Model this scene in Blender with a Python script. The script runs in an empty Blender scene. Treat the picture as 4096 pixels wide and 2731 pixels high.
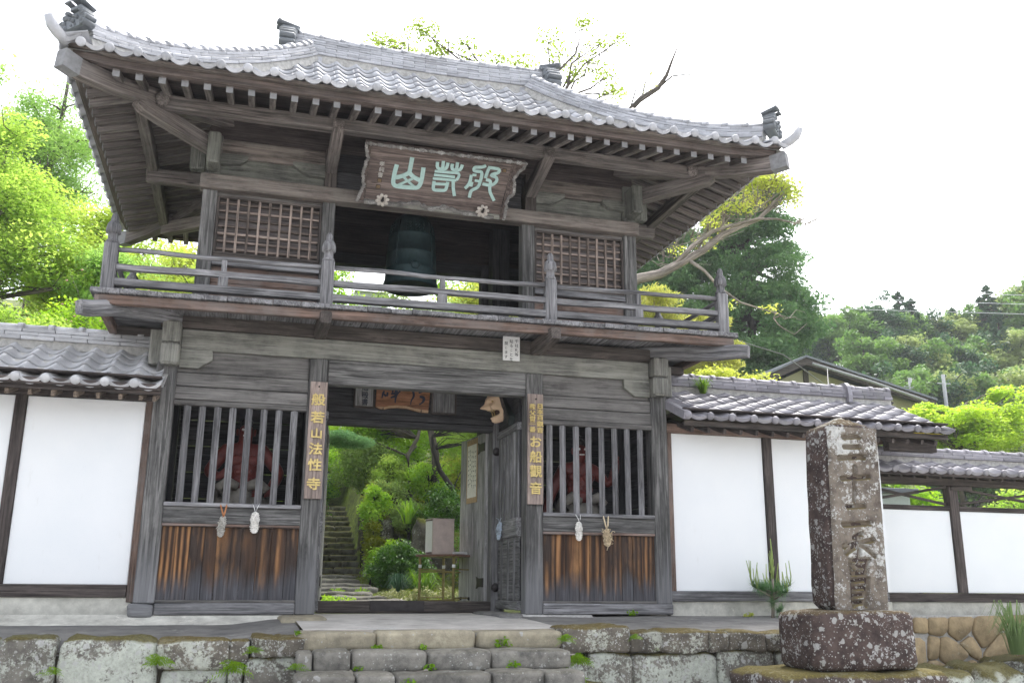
import bpy, math, random
import numpy as np
from mathutils import Vector, Matrix, noise
S = bpy.context.scene
COL = S.collection
R = math.radians
rng = np.random.default_rng(7)
rnd = random.Random(11)

# ------------------------------------------------------------------ camera, sky, sun, exposure
cam = bpy.data.cameras.new('camera')
cam.sensor_width = 36.0
cam.lens = 3770.54 / 4096 * 36
cam.clip_end = 2000
camo = bpy.data.objects.new('camera', cam)
COL.objects.link(camo)
yaw, pitch, roll = R(15.7172), R(14.4992), R(0.4045)
fw = Vector((math.sin(yaw) * math.cos(pitch), math.cos(yaw) * math.cos(pitch), math.sin(pitch)))
rt = Vector((math.cos(yaw), -math.sin(yaw), 0))
up = rt.cross(fw)
r2 = rt * math.cos(roll) + up * math.sin(roll)
u2 = up * math.cos(roll) - rt * math.sin(roll)
M = Matrix((r2, u2, -fw)).transposed().to_4x4()
M.translation = Vector((-1.931, -10.271, 0.167))
camo.matrix_world = M
S.camera = camo

SUN_EL, SUN_AZ = R(60), R(35)          # azimuth clockwise from +y (north)
world = bpy.data.worlds.new('World')
S.world = world
world.use_nodes = True
wn = world.node_tree
bg = wn.nodes['Background']
sky = wn.nodes.new('ShaderNodeTexSky')
sky.sky_type = 'NISHITA'
sky.sun_disc = False
sky.sun_elevation = SUN_EL
sky.sun_rotation = SUN_AZ
sky.air_density = 1.0
sky.dust_density = 4.0
hs = wn.nodes.new('ShaderNodeHueSaturation')
hs.inputs['Saturation'].default_value = 0.3
hs.inputs['Value'].default_value = 1.0
wn.links.new(sky.outputs[0], hs.inputs['Color'])
wn.links.new(hs.outputs[0], bg.inputs['Color'])
bg.inputs['Strength'].default_value = 0.15

sl = bpy.data.lights.new('sun', 'SUN')
sl.energy = 0.7
sl.angle = R(25)
sl.color = (1.0, 0.97, 0.93)
so = bpy.data.objects.new('sun', sl)
COL.objects.link(so)
sd = Vector((math.sin(SUN_AZ) * math.cos(SUN_EL), math.cos(SUN_AZ) * math.cos(SUN_EL), math.sin(SUN_EL)))
so.rotation_euler = sd.to_track_quat('Z', 'Y').to_euler()
so.location = (6, 8, 18)

S.view_settings.view_transform = 'Standard'
S.view_settings.look = 'None'
S.view_settings.exposure = 1.9
S.view_settings.gamma = 1.0
S.view_settings.use_curve_mapping = False
S.render.engine = 'CYCLES'
S.cycles.max_bounces = 6
S.cycles.diffuse_bounces = 4
S.cycles.transmission_bounces = 4
S.cycles.transparent_max_bounces = 4
S.cycles.use_denoising = True
S.cycles.sample_clamp_indirect = 8

# ------------------------------------------------------------------ mesh helpers
ORG = {}


class MB:
    """collects pieces; every piece carries grain coordinates (along the piece first) and a random id"""

    def __init__(s):
        s.v, s.f, s.g, s.p, s.mi, s.sm = [], [], [], [], [], []

    def add(s, vs, fs, ax=None, mi=0, smooth=False, g=None):
        vs = [Vector(v) for v in vs]
        b = len(s.v)
        s.v += vs
        s.f += [tuple(i + b for i in f) for f in fs]
        s.mi += [mi] * len(fs)
        s.sm += [smooth] * len(fs)
        off = Vector((rnd.uniform(0, 60), rnd.uniform(0, 60), rnd.uniform(0, 60)))
        pid = rnd.random()
        if g is None:
            if ax is None:
                lo = [min(v[i] for v in vs) for i in range(3)]
                hi = [max(v[i] for v in vs) for i in range(3)]
                k = max(range(3), key=lambda i: hi[i] - lo[i])
                ax = [(Vector((1, 0, 0)), Vector((0, 1, 0)), Vector((0, 0, 1))),
                      (Vector((0, 1, 0)), Vector((1, 0, 0)), Vector((0, 0, 1))),
                      (Vector((0, 0, 1)), Vector((1, 0, 0)), Vector((0, 1, 0)))][k]
            g = [Vector((v.dot(ax[0]), v.dot(ax[1]), v.dot(ax[2]))) for v in vs]
        s.g += [Vector(q) + off for q in g]
        s.p += [pid] * len(vs)
        return s

    def box(s, x0, x1, y0, y1, z0, z1, c=.005, ax=None, mi=0, jit=0.0):
        m = Matrix.Translation(((x0 + x1) / 2, (y0 + y1) / 2, (z0 + z1) / 2))
        return s.obox(m, (x1 - x0) / 2, (y1 - y0) / 2, (z1 - z0) / 2, c, mi, jit)

    def obox(s, m, hx, hy, hz, c=.005, mi=0, jit=0.0):
        c = min(c, .45 * min(hx, hy, hz))
        vs, idx = [], {}
        for sx in (-1, 1):
            for sy in (-1, 1):
                for sz in (-1, 1):
                    for k in range(3):
                        d = [hx, hy, hz]
                        for j in range(3):
                            if j != k:
                                d[j] -= c
                        idx[(sx, sy, sz, k)] = len(vs)
                        vs.append(Vector((sx * d[0], sy * d[1], sz * d[2])))
        if jit:
            for v in vs:
                v += Vector((rnd.uniform(-jit, jit), rnd.uniform(-jit, jit), rnd.uniform(-jit, jit)))
        f = []
        for k in range(3):
            a, b = [(1, 2), (2, 0), (0, 1)][k]
            for sg in (-1, 1):
                q = []
                for (p, r) in ((-1, -1), (1, -1), (1, 1), (-1, 1)):
                    t = [0, 0, 0]
                    t[k], t[a], t[b] = sg, p, r
                    q.append(idx[(t[0], t[1], t[2], k)])
                f.append(tuple(q if sg > 0 else q[::-1]))
        for k in range(3):      # edges along axis k
            a, b = [(1, 2), (2, 0), (0, 1)][k]
            for p in (-1, 1):
                for r in (-1, 1):
                    def vi(e, which):
                        t = [0, 0, 0]
                        t[k], t[a], t[b] = e, p, r
                        return idx[(t[0], t[1], t[2], which)]
                    q = [vi(-1, a), vi(1, a), vi(1, b), vi(-1, b)]
                    f.append(tuple(q if p * r < 0 else q[::-1]))
        for sx in (-1, 1):
            for sy in (-1, 1):
                for sz in (-1, 1):
                    q = [idx[(sx, sy, sz, k)] for k in range(3)]
                    f.append(tuple(q if sx * sy * sz > 0 else q[::-1]))
        h = (hx, hy, hz)
        k = max(range(3), key=lambda i: h[i])
        o = [(0, 1, 2), (1, 0, 2), (2, 0, 1)][k]
        g = [Vector((v[o[0]], v[o[1]], v[o[2]])) for v in vs]
        return s.add([m @ v for v in vs], f, mi=mi, g=g)

    def beam(s, p0, p1, w, h, c=.005, upv=(0, 0, 1), mi=0, jit=0.0):
        p0, p1 = Vector(p0), Vector(p1)
        x = (p1 - p0).normalized()
        y = Vector(upv).cross(x).normalized()
        z = x.cross(y)
        m = Matrix((x, y, z)).transposed().to_4x4()
        m.translation = (p0 + p1) / 2
        return s.obox(m, (p1 - p0).length / 2, w / 2, h / 2, c, mi, jit)

    def sweep(s, pts, prof, cap=True, smooth=True, mi=0, upv=(0, 0, 1), scale=None):
        """prof: list of 2D points (side, up) or a radius (float / list per point)"""
        pts = [Vector(p) for p in pts]
        n = len(pts)
        if not isinstance(prof, list) or not isinstance(prof[0], (tuple, list)):
            rr = prof if isinstance(prof, list) else [prof] * n
            k = 8 if max(rr) > .012 else 5
            base = [(math.cos(2 * math.pi * i / k), math.sin(2 * math.pi * i / k)) for i in range(k)]
            sc = rr
        else:
            base, sc = prof, scale or [1.0] * n
        k = len(base)
        vs, g, arc = [], [], 0
        for i, p in enumerate(pts):
            t = (pts[min(i + 1, n - 1)] - pts[max(i - 1, 0)]).normalized()
            u = Vector(upv)
            if abs(t.dot(u)) > .97:
                u = Vector((0, 1, 0))
            sd_ = t.cross(u).normalized()
            uu = sd_.cross(t)
            if i:
                arc += (p - pts[i - 1]).length
            for (a, b) in base:
                vs.append(p + sd_ * a * sc[i] + uu * b * sc[i])
                g.append(Vector((arc, a * sc[i], b * sc[i])))
        f = []
        for i in range(n - 1):
            for j in range(k):
                a, b = i * k + j, i * k + (j + 1) % k
                f.append((a, b, b + k, a + k))
        if cap:
            f.append(tuple(range(k))[::-1])
            f.append(tuple(range((n - 1) * k, n * k)))
        return s.add(vs, f, mi=mi, smooth=smooth, g=g)

    def lathe(s, prof, n=14, m=None, smooth=True, mi=0):
        m = m or Matrix()
        vs, g = [], []
        for (r, z) in prof:
            for j in range(n):
                a = 2 * math.pi * j / n
                vs.append(m @ Vector((r * math.cos(a), r * math.sin(a), z)))
                g.append(Vector((z, r * math.cos(a), r * math.sin(a))))
        f = []
        for i in range(len(prof) - 1):
            for j in range(n):
                a, b = i * n + j, i * n + (j + 1) % n
                f.append((a, b, b + n, a + n))
        f.append(tuple(range(n))[::-1])
        f.append(tuple(range((len(prof) - 1) * n, len(prof) * n)))
        return s.add(vs, f, mi=mi, smooth=smooth, g=g)

    def prism(s, out, m, d0, d1, mi=0, ax=None):
        """outline (a,b) in the local xy plane of m, extruded along local z from d0 to d1"""
        n = len(out)
        vs = [m @ Vector((a, b, d0)) for a, b in out] + [m @ Vector((a, b, d1)) for a, b in out]
        f = [tuple(range(n))[::-1], tuple(range(n, 2 * n))]
        f += [(i, (i + 1) % n, (i + 1) % n + n, i + n) for i in range(n)]
        return s.add(vs, f, mi=mi, ax=ax)

    def prism_xz(s, out, y0, y1, mi=0):
        m = Matrix(((1, 0, 0, 0), (0, 0, -1, 0), (0, 1, 0, 0), (0, 0, 0, 1)))
        return s.prism(out, m, -y1, -y0, mi, ax=(Vector((1, 0, 0)), Vector((0, 1, 0)), Vector((0, 0, 1))))

    def grid(s, fn, nu, nv, mi=0, smooth=True, g=None):
        vs = [fn(i / nu, j / nv) for j in range(nv + 1) for i in range(nu + 1)]
        f = [(j * (nu + 1) + i, j * (nu + 1) + i + 1, (j + 1) * (nu + 1) + i + 1, (j + 1) * (nu + 1) + i)
             for j in range(nv) for i in range(nu)]
        return s.add(vs, f, mi=mi, smooth=smooth, g=g)

    def ball(s, c, r, n=8, mi=0, sc=(1, 1, 1)):
        prof = [(max(1e-4, r * math.sin(math.pi * i / n)), -r * math.cos(math.pi * i / n)) for i in range(n + 1)]
        m = Matrix.Translation(c) @ Matrix.Diagonal((*sc, 1))
        return s.lathe(prof, n + 2, m, mi=mi)

    def mesh(s, name, mats, org=Vector()):
        me = bpy.data.meshes.new(name)
        me.from_pydata([v - org for v in s.v], [], s.f)
        for m in (mats if isinstance(mats, (list, tuple)) else [mats]):
            me.materials.append(m)
        if any(s.mi):
            me.polygons.foreach_set('material_index', s.mi)
        if any(s.sm):
            me.polygons.foreach_set('use_smooth', s.sm)
        a = me.attributes.new('gr', 'FLOAT_VECTOR', 'POINT')
        a.data.foreach_set('vector', np.array([tuple(q) for q in s.g], dtype=np.float32).ravel())
        a = me.attributes.new('pid', 'FLOAT', 'POINT')
        a.data.foreach_set('value', np.array(s.p, dtype=np.float32))
        return me

    def build(s, name, mats, parent=None, **props):
        org = ORG[parent] if parent else Vector()
        return link(name, s.mesh(name, mats, org), parent, **props)


def tag(o, label=None, cat=None, group=None, kind=None):
    for k, v in (('label', label), ('category', cat), ('group', group), ('kind', kind)):
        if v:
            o[k] = v
    return o


def link(name, me, parent=None, mw=None, **props):
    o = bpy.data.objects.new(name, me)
    COL.objects.link(o)
    if parent:
        o.parent = parent
        ORG[o] = ORG[parent]
    else:
        ORG[o] = Vector()
    if mw is not None:
        o.matrix_basis = (Matrix.Translation(-ORG[parent]) if parent else Matrix()) @ mw
    return tag(o, **props)


def thing(name, loc, label, cat, group=None):
    o = bpy.data.objects.new(name, None)
    COL.objects.link(o)
    o.empty_display_size = .1
    o.location = loc
    ORG[o] = Vector(loc)
    return tag(o, label, cat, group)


def solo(name, mb, mats, label=None, cat=None, group=None, kind=None):
    return mb.build(name, mats, None, label=label, cat=cat, group=group, kind=kind)


def copy_tree(root, loc, rz=0, sc=1.0, label=None):
    c = root.copy()
    COL.objects.link(c)
    c.location = loc
    c.rotation_euler = (0, 0, rz)
    c.scale = (sc, sc, sc)
    if label:
        c['label'] = label
    for ch in list(root.children):
        d = ch.copy()
        COL.objects.link(d)
        d.parent = c
    return c


# ------------------------------------------------------------------ materials
class NT:
    def __init__(s, name):
        s.m = bpy.data.materials.new(name)
        s.m.use_nodes = True
        s.t = s.m.node_tree
        s.b = s.t.nodes['Principled BSDF']
        s.out = s.t.nodes['Material Output']
        s.b.inputs['Specular IOR Level'].default_value = .25

    def n(s, typ, **kw):
        x = s.t.nodes.new('ShaderNode' + typ)
        for k, v in kw.items():
            if k.startswith('i_'):
                key = k[2:].replace('_', ' ')
                sock = x.inputs[int(key)] if key.isdigit() else x.inputs[key]
                if isinstance(v, bpy.types.NodeSocket):
                    s.t.links.new(v, sock)
                else:
                    sock.default_value = v
            else:
                setattr(x, k, v)
        return x

    def attr(s, name):
        a = s.n('Attribute')
        a.attribute_name = name
        return a

    def scale(s, vec, sc):
        return s.n('Mapping', i_Vector=vec, i_Scale=sc).outputs[0]

    def noise(s, vec, scale, detail=5, rough=.6, dist=0.0):
        return s.n('TexNoise', i_Vector=vec, i_Scale=scale, i_Detail=detail, i_Roughness=rough, i_Distortion=dist).outputs[0]

    def ramp(s, fac, stops):
        r = s.n('ValToRGB', i_Fac=fac)
        e = r.color_ramp.elements
        while len(e) < len(stops):
            e.new(.5)
        for i, (p, c) in enumerate(stops):
            e[i].position = p
            e[i].color = (*c, 1) if len(c) == 3 else c
        return r.outputs[0]

    def mix(s, fac, a, b, mode='MIX'):
        x = s.n('MixRGB', blend_type=mode)
        for k, v in ((0, fac), (1, a), (2, b)):
            if isinstance(v, bpy.types.NodeSocket):
                s.t.links.new(v, x.inputs[k])
            else:
                x.inputs[k].default_value = v if k == 0 else ((*v, 1) if len(v) == 3 else v)
        return x.outputs[0]

    def math(s, op, a, b=0.0, clamp=False):
        x = s.n('Math', operation=op, use_clamp=clamp)
        for k, v in ((0, a), (1, b)):
            if isinstance(v, bpy.types.NodeSocket):
                s.t.links.new(v, x.inputs[k])
            else:
                x.inputs[k].default_value = v
        return x.outputs[0]

    def rng(s, v, a, b, c=0.0, d=1.0):
        return s.n('MapRange', i_Value=v, i_From_Min=a, i_From_Max=b, i_To_Min=c, i_To_Max=d).outputs[0]

    def color(s, c):
        if isinstance(c, bpy.types.NodeSocket):
            s.t.links.new(c, s.b.inputs['Base Color'])
        else:
            s.b.inputs['Base Color'].default_value = (*c, 1)

    def rough(s, r):
        if isinstance(r, bpy.types.NodeSocket):
            s.t.links.new(r, s.b.inputs['Roughness'])
        else:
            s.b.inputs['Roughness'].default_value = r

    def bump(s, h, strength=.5, dist=.01):
        b = s.n('Bump', i_Height=h, i_Strength=strength, i_Distance=dist)
        s.t.links.new(b.outputs[0], s.b.inputs['Normal'])

    def vary(s, col, lo=.75, hi=1.25):
        a = s.attr('pid').outputs['Fac']
        o = s.n('ObjectInfo').outputs['Random']
        t = s.math('FRACT', s.math('ADD', a, o))
        v = s.rng(t, 0, 1, lo, hi)
        return s.n('HueSaturation', i_Color=col, i_Value=v).outputs[0]

    def pos(s):
        return s.n('NewGeometry').outputs['Position']


def sc3(c, k):
    return tuple(min(1, x * k) for x in c)


def wood(name, c, light=1.7, dark=.35, stain=None, stain_amt=.6, lo=.8, hi=1.2, crack=.55, rough=.82, zfade=None):
    t = NT(name)
    g = t.attr('gr').outputs['Vector']
    a = t.noise(t.scale(g, (1.0, 22, 22)), 1.6, 6, .62, .8)
    col = t.ramp(a, [(.33, sc3(c, dark)), (.49, c), (.68, sc3(c, light))])
    # knots and cathedral grain
    w = t.n('TexWave', wave_type='RINGS', rings_direction='X', i_Vector=t.scale(g, (.35, 9, 9)), i_Scale=1.4,
            i_Distortion=5.0, i_Detail=2.0, i_Detail_Scale=1.2).outputs[0]
    col = t.mix(.28, col, t.ramp(w, [(.0, sc3(c, .5)), (.6, sc3(c, 1.25))]))
    # fine dark checks along the grain
    ck = t.noise(t.scale(g, (.9, 60, 60)), 1.5, 3, .5, .3)
    ckm = t.ramp(ck, [(.34, (0, 0, 0)), (.43, (1, 1, 1))])
    col = t.mix(min(1, crack * 1.35), col, t.mix(ckm, sc3(c, .16), col))
    kn = t.n('TexVoronoi', i_Vector=t.scale(g, (1.1, 4.5, 4.5)), i_Scale=1.3, i_Randomness=1.0).outputs['Distance']
    col = t.mix(t.ramp(kn, [(.035, (.85, .85, .85)), (.10, (0, 0, 0))]), col, sc3(c, .22))
    p = t.pos()
    # blotchy weather marks
    big = t.noise(t.scale(g, (.9, 3.5, 3.5)), 1.7, 6, .7)
    col = t.mix(t.ramp(big, [(.47, (0, 0, 0)), (.68, (.75, .75, .75))]), col, sc3(c, .32))
    big2 = t.noise(t.scale(g, (.7, 5, 5)), 2.1, 6, .7, .5)
    col = t.mix(t.ramp(big2, [(.52, (0, 0, 0)), (.7, (.6, .6, .6))]), col, sc3(c, 2.1))
    if stain:
        st = t.noise(p, 2.3, 6, .7)
        col = t.mix(t.math('MULTIPLY', t.ramp(st, [(.42, (0, 0, 0)), (.62, (1, 1, 1))]), stain_amt), col, stain)
    if zfade:
        z0, z1, cc = zfade
        z = t.n('SeparateXYZ', i_Vector=p).outputs[2]
        nz = t.math('ADD', z, t.math('MULTIPLY', t.math('SUBTRACT', t.noise(t.scale(g, (.3, 14, 14)), 1.0, 3), .5), .5))
        col = t.mix(t.rng(nz, z0, z1, .85, 0), col, t.mix(a, sc3(cc, .45), sc3(cc, 1.45)))
    t.color(t.vary(col, lo, hi))
    t.rough(rough)
    h = t.mix(.5, a, ckm)
    t.bump(h, .55, .006)
    return t.m


def burnt(name):
    t = NT(name)
    g = t.attr('gr').outputs['Vector']
    p = t.pos()
    z = t.n('SeparateXYZ', i_Vector=p).outputs[2]
    a = t.noise(t.scale(g, (.7, 15, 15)), 1.8, 7, .68, 1.2)
    w = t.n('TexWave', wave_type='RINGS', rings_direction='X', i_Vector=t.scale(g, (.4, 3.2, 3.2)), i_Scale=1.8,
            i_Distortion=4.0, i_Detail=2.0, i_Detail_Scale=1.0).outputs[0]
    wv = t.mix(.5, a, w)
    orange = t.ramp(wv, [(.25, (.03, .016, .010)), (.5, (.13, .062, .028)), (.74, (.34, .175, .075))])
    dark = t.ramp(a, [(.3, (.016, .011, .009)), (.6, (.058, .040, .032)), (.85, (.11, .088, .078))])
    grey = t.ramp(a, [(.3, (.03, .03, .034)), (.55, (.085, .085, .095)), (.8, (.18, .18, .2))])
    n1 = t.noise(t.scale(g, (1.1, 4.5, 4.5)), 1.5, 5, .6)
    pid = t.attr('pid').outputs['Fac']
    m1 = t.ramp(t.math('ADD', t.math('MULTIPLY', pid, .26), n1), [(.45, (0, 0, 0)), (.76, (1, 1, 1))])
    col = t.mix(m1, dark, orange)
    nz = t.math('ADD', z, t.math('MULTIPLY', t.math('SUBTRACT', n1, .5), .55))
    col = t.mix(t.rng(nz, .10, .32, .95, 0), col, grey)
    t.color(col)
    t.rough(.75)
    t.bump(wv, .5, .005)
    return t.m


def tile_mat(name, c, lo=.85, hi=1.15, stain=(.16, .15, .12), rough=.42):
    t = NT(name)
    p = t.pos()
    a = t.noise(p, 9, 6, .7)
    col = t.mix(t.ramp(a, [(.4, (0, 0, 0)), (.8, (.6, .6, .6))]), c, sc3(c, .6))
    b = t.noise(p, 2.2, 5, .7)
    col = t.mix(t.ramp(b, [(.55, (0, 0, 0)), (.75, (.5, .5, .5))]), col, stain)
    f = t.noise(p, 60, 3, .6)
    col = t.mix(t.ramp(f, [(.58, (0, 0, 0)), (.72, (.35, .35, .35))]), col, sc3(c, 1.45))
    t.color(t.vary(col, lo, hi))
    t.rough(t.rng(a, .3, .7, rough - .08, rough + .2))
    t.b.inputs['Specular IOR Level'].default_value = .5
    t.bump(t.mix(.5, a, f), .18, .004)
    return t.m


def stone_mat(name, c, lichen=(.5, .5, .47), amt=.5, spots=.4, moss=.5, mossc=(.085, .075, .02), scale=1.0, dark=(.06, .055, .05), lo=.85, hi=1.15):
    t = NT(name)
    p = t.pos()
    a = t.noise(p, 7 * scale, 8, .7)
    col = t.ramp(a, [(.3, dark), (.52, c), (.75, sc3(c, 1.4))])
    # crusty lichen: broad crust broken by finer noise
    cr = t.noise(p, 3.2 * scale, 4, .6)
    fi = t.noise(p, 38 * scale, 5, .7, .4)
    m = t.math('ADD', t.math('MULTIPLY', cr, .7), t.math('MULTIPLY', fi, .5))
    th = .80 - .30 * amt
    lm = t.ramp(m, [(th, (0, 0, 0)), (th + .05, (1, 1, 1))])
    lc = t.ramp(t.noise(p, 24 * scale, 5, .7), [(.3, sc3(lichen, .62)), (.6, lichen), (.85, (min(1, lichen[0] * 1.15), lichen[1] * 1.2, lichen[2] * 1.05))])
    col = t.mix(lm, col, lc)
    if spots:
        clus = t.noise(p, 4.5 * scale, 3, .6)
        for (vs_, thr, cc) in ((15, .40, (.50, .50, .48)), (34, .36, (.44, .44, .41)), (62, .34, (.56, .56, .54))):
            wob = t.n('VectorMath', operation='ADD')
            t.t.links.new(p, wob.inputs[0])
            nz_ = t.n('TexNoise', i_Vector=p, i_Scale=vs_ * 1.3 * scale, i_Detail=3.0)
            ws = t.n('VectorMath', operation='SCALE')
            t.t.links.new(nz_.outputs['Color'], ws.inputs[0])
            ws.inputs['Scale'].default_value = .9 / (vs_ * scale)
            t.t.links.new(ws.outputs[0], wob.inputs[1])
            v = t.n('TexVoronoi', i_Vector=wob.outputs[0], i_Scale=vs_ * scale, i_Randomness=1.0)
            sep = t.n('SeparateXYZ', i_Vector=v.outputs['Color'])
            rad = t.math('MULTIPLY', t.math('ADD', sep.outputs[1], .25), thr)
            inside = t.rng(t.math('SUBTRACT', rad, v.outputs['Distance']), -.03, .05)
            gate = t.math('LESS_THAN', sep.outputs[0], t.math('MULTIPLY', t.rng(clus, .35, .65, .15, 1.5), spots))
            col = t.mix(t.math('MULTIPLY', t.math('MULTIPLY', inside, gate, True), .85), col, t.mix(t.noise(p, 90 * scale, 3), sc3(cc, .5), sc3(cc, .95)))
    if moss:
        nz = t.n('SeparateXYZ', i_Vector=t.n('NewGeometry').outputs['Normal']).outputs[2]
        mm = t.math('ADD', nz, t.math('SUBTRACT', t.noise(p, 6 * scale, 5, .7), .62))
        mk = t.math('MULTIPLY', t.ramp(mm, [(.35, (0, 0, 0)), (.6, (1, 1, 1))]), moss)
        mc = t.ramp(t.noise(p, 50, 4, .7), [(.35, sc3(mossc, .5)), (.6, mossc), (.8, sc3(mossc, 1.9))])
        col = t.mix(mk, col, mc)
    t.color(t.vary(col, lo, hi))
    t.rough(.92)
    t.b.inputs['Specular IOR Level'].default_value = .15
    t.bump(t.mix(.5, a, fi), .8, .012)
    return t.m


def leaf(name, c1, c2, trans=.5, rough=.55, spec=.25, c3=None):
    t = NT(name)
    pid = t.attr('pid').outputs['Fac']
    p = t.pos()
    big = t.noise(p, .9, 4, .6)
    col = t.mix(pid, c1, c2)
    col = t.mix(t.ramp(big, [(.4, (0, 0, 0)), (.68, (.5, .5, .5))]), col, c3 or sc3(c1, .6))
    t.color(col)
    t.rough(rough)
    t.b.inputs['Specular IOR Level'].default_value = spec
    tr = t.n('BsdfTranslucent')
    t.t.links.new(t.n('HueSaturation', i_Color=col, i_Value=1.35, i_Saturation=1.1).outputs[0], tr.inputs['Color'])
    mx = t.n('MixShader')
    mx.inputs[0].default_value = trans
    t.t.links.new(t.b.outputs[0], mx.inputs[1])
    t.t.links.new(tr.outputs[0], mx.inputs[2])
    t.t.links.new(mx.outputs[0], t.out.inputs['Surface'])
    return t.m


def plain(name, c, rough=.6, metal=0.0, var=.25, sc=20, spec=.3):
    t = NT(name)
    p = t.pos()
    a = t.noise(p, sc, 6, .65)
    t.color(t.vary(t.ramp(a, [(.3, sc3(c, 1 - var)), (.7, sc3(c, 1 + var))]), .93, 1.07))
    t.rough(rough)
    t.b.inputs['Metallic'].default_value = metal
    t.b.inputs['Specular IOR Level'].default_value = spec
    t.bump(a, .15, .004)
    return t.m


W = {
    'post': wood('weathered_grey_wood', (.116, .113, .110), light=2.6, dark=.22, zfade=(.12, .6, (.20, .20, .208))),
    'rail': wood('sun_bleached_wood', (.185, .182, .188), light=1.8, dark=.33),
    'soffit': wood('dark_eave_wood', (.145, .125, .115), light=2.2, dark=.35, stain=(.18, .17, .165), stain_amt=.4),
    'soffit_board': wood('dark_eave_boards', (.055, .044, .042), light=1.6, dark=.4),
    'beam': wood('greenish_beam_wood', (.19, .187, .17), light=1.8, stain=(.29, .29, .25), stain_amt=.55, crack=.4),
    'board': wood('grey_infill_boards', (.125, .119, .114), light=1.9, dark=.38, crack=.5, stain=(.2, .19, .18), stain_amt=.4),
    'brown': wood('reddish_brown_beam', (.17, .115, .092), light=1.8, stain=(.22, .2, .19), stain_amt=.5),
    'fascia': wood('dark_fascia_wood', (.095, .074, .066), light=2.2, dark=.35, stain=(.15, .13, .12), stain_amt=.4),
    'tie': wood('brown_tie_beam_wood', (.135, .113, .10), light=2.2, dark=.35, stain=(.2, .185, .165), stain_amt=.5),
    'beam2': wood('dark_mossy_beam_wood', (.115, .115, .103), light=2.0, dark=.4, stain=(.2, .205, .175), stain_amt=.6),
    'dim': wood('old_brown_wood', (.085, .072, .065), light=1.7),
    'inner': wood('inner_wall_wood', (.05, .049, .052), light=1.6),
    'lattice': wood('lattice_wood', (.22, .175, .15), light=2.0, lo=.55, hi=1.45),
    'lpanel': wood('lattice_back_board', (.12, .105, .102), light=1.6, lo=.8, hi=1.2),
    'door': wood('grey_door_wood', (.165, .163, .165), light=1.9, dark=.35),
    'pale': wood('pale_door_leaf', (.33, .325, .32), light=1.35, dark=.6),
    'sign': wood('sign_board_wood', (.27, .215, .19), light=1.35, dark=.6, crack=.25),
    'plaque': wood('plaque_board_wood', (.125, .098, .088), light=2.2, dark=.45, crack=.3),
    'rafter_end': plain('painted_rafter_end', (.22, .22, .225), .7, var=.2),
    'burnt': burnt('scorched_plank_wood'),
    'raftw': wood('wall_rafter_wood', (.21, .165, .13), light=1.5),
    'walldark': wood('wall_post_wood', (.07, .058, .054), light=2.0, dark=.4),
    'tan': wood('tan_slab_wood', (.23, .11, .06), light=1.5, dark=.6, crack=.15),
}
T_GATE = tile_mat('grey_roof_tile', (.41, .415, .44), stain=(.27, .255, .225), lo=.74, hi=1.2, rough=.38)
T_LEFT = tile_mat('pale_wall_tile', (.48, .48, .495), stain=(.30, .27, .19), lo=.78, hi=1.15, rough=.38)
T_RIGHT = tile_mat('purple_grey_wall_tile', (.235, .225, .25), stain=(.2, .21, .17), lo=.72, hi=1.3, rough=.4)
T_DARK = tile_mat('dark_ornament_tile', (.15, .165, .18), lo=.9, hi=1.1)
def plaster_mat():
    t = NT('white_plaster')
    p = t.pos()
    a = t.noise(p, 1.3, 5, .6)
    col = t.ramp(a, [(.3, (.80, .82, .84)), (.7, (.85, .86, .87))])
    f = t.noise(t.scale(p, (1, 1, .25)), 14, 4, .6)
    col = t.mix(t.ramp(f, [(.66, (0, 0, 0)), (.8, (.18, .18, .18))]), col, (.55, .53, .48))
    t.color(col)
    t.rough(.8)
    return t.m
PLASTER = plaster_mat()
BASEPL = stone_mat('stained_plaster_base', (.5, .49, .44), lichen=(.62, .6, .54), amt=.5, spots=0, moss=.0, dark=(.3, .29, .26), scale=.5)
MORTAR = plain('mortar', (.42, .41, .39), .9, var=.3)
CONCRETE = stone_mat('stained_concrete', (.20, .195, .19), lichen=(.30, .295, .285), amt=.42, spots=0, moss=.12, dark=(.11, .11, .115), scale=.45)
LANDING = stone_mat('landing_concrete', (.42, .40, .37), lichen=(.5, .485, .46), amt=.5, spots=0, moss=0, dark=(.3, .28, .26), scale=.5)
ST_WALL = stone_mat('lichen_wall_stone', (.16, .15, .13), lichen=(.42, .44, .385), amt=.74, spots=.4, moss=.9, mossc=(.10, .085, .02))
ST_CAP = stone_mat('mossy_cap_stone', (.13, .115, .095), lichen=(.40, .41, .355), amt=.52, spots=.4, moss=.8, mossc=(.12, .09, .02))
ST_STEP = stone_mat('step_stone', (.20, .19, .17), lichen=(.33, .33, .3), amt=.32, spots=.12, moss=.2, dark=(.07, .068, .064))
ST_TOPSTEP = stone_mat('top_step_stone', (.33, .295, .22), lichen=(.40, .36, .27), amt=.5, spots=0.05, moss=.1, dark=(.2, .18, .14))
ST_PILLAR = stone_mat('pillar_stone', (.085, .062, .056), lichen=(.52, .52, .51), amt=.36, spots=.5, moss=.3, mossc=(.20, .15, .03), dark=(.035, .027, .026))
ST_PILBASE = stone_mat('mossy_pillar_base_stone', (.085, .065, .058), lichen=(.5, .5, .49), amt=.4, spots=.5, moss=.8, mossc=(.15, .125, .03), dark=(.035, .03, .028))
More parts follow.
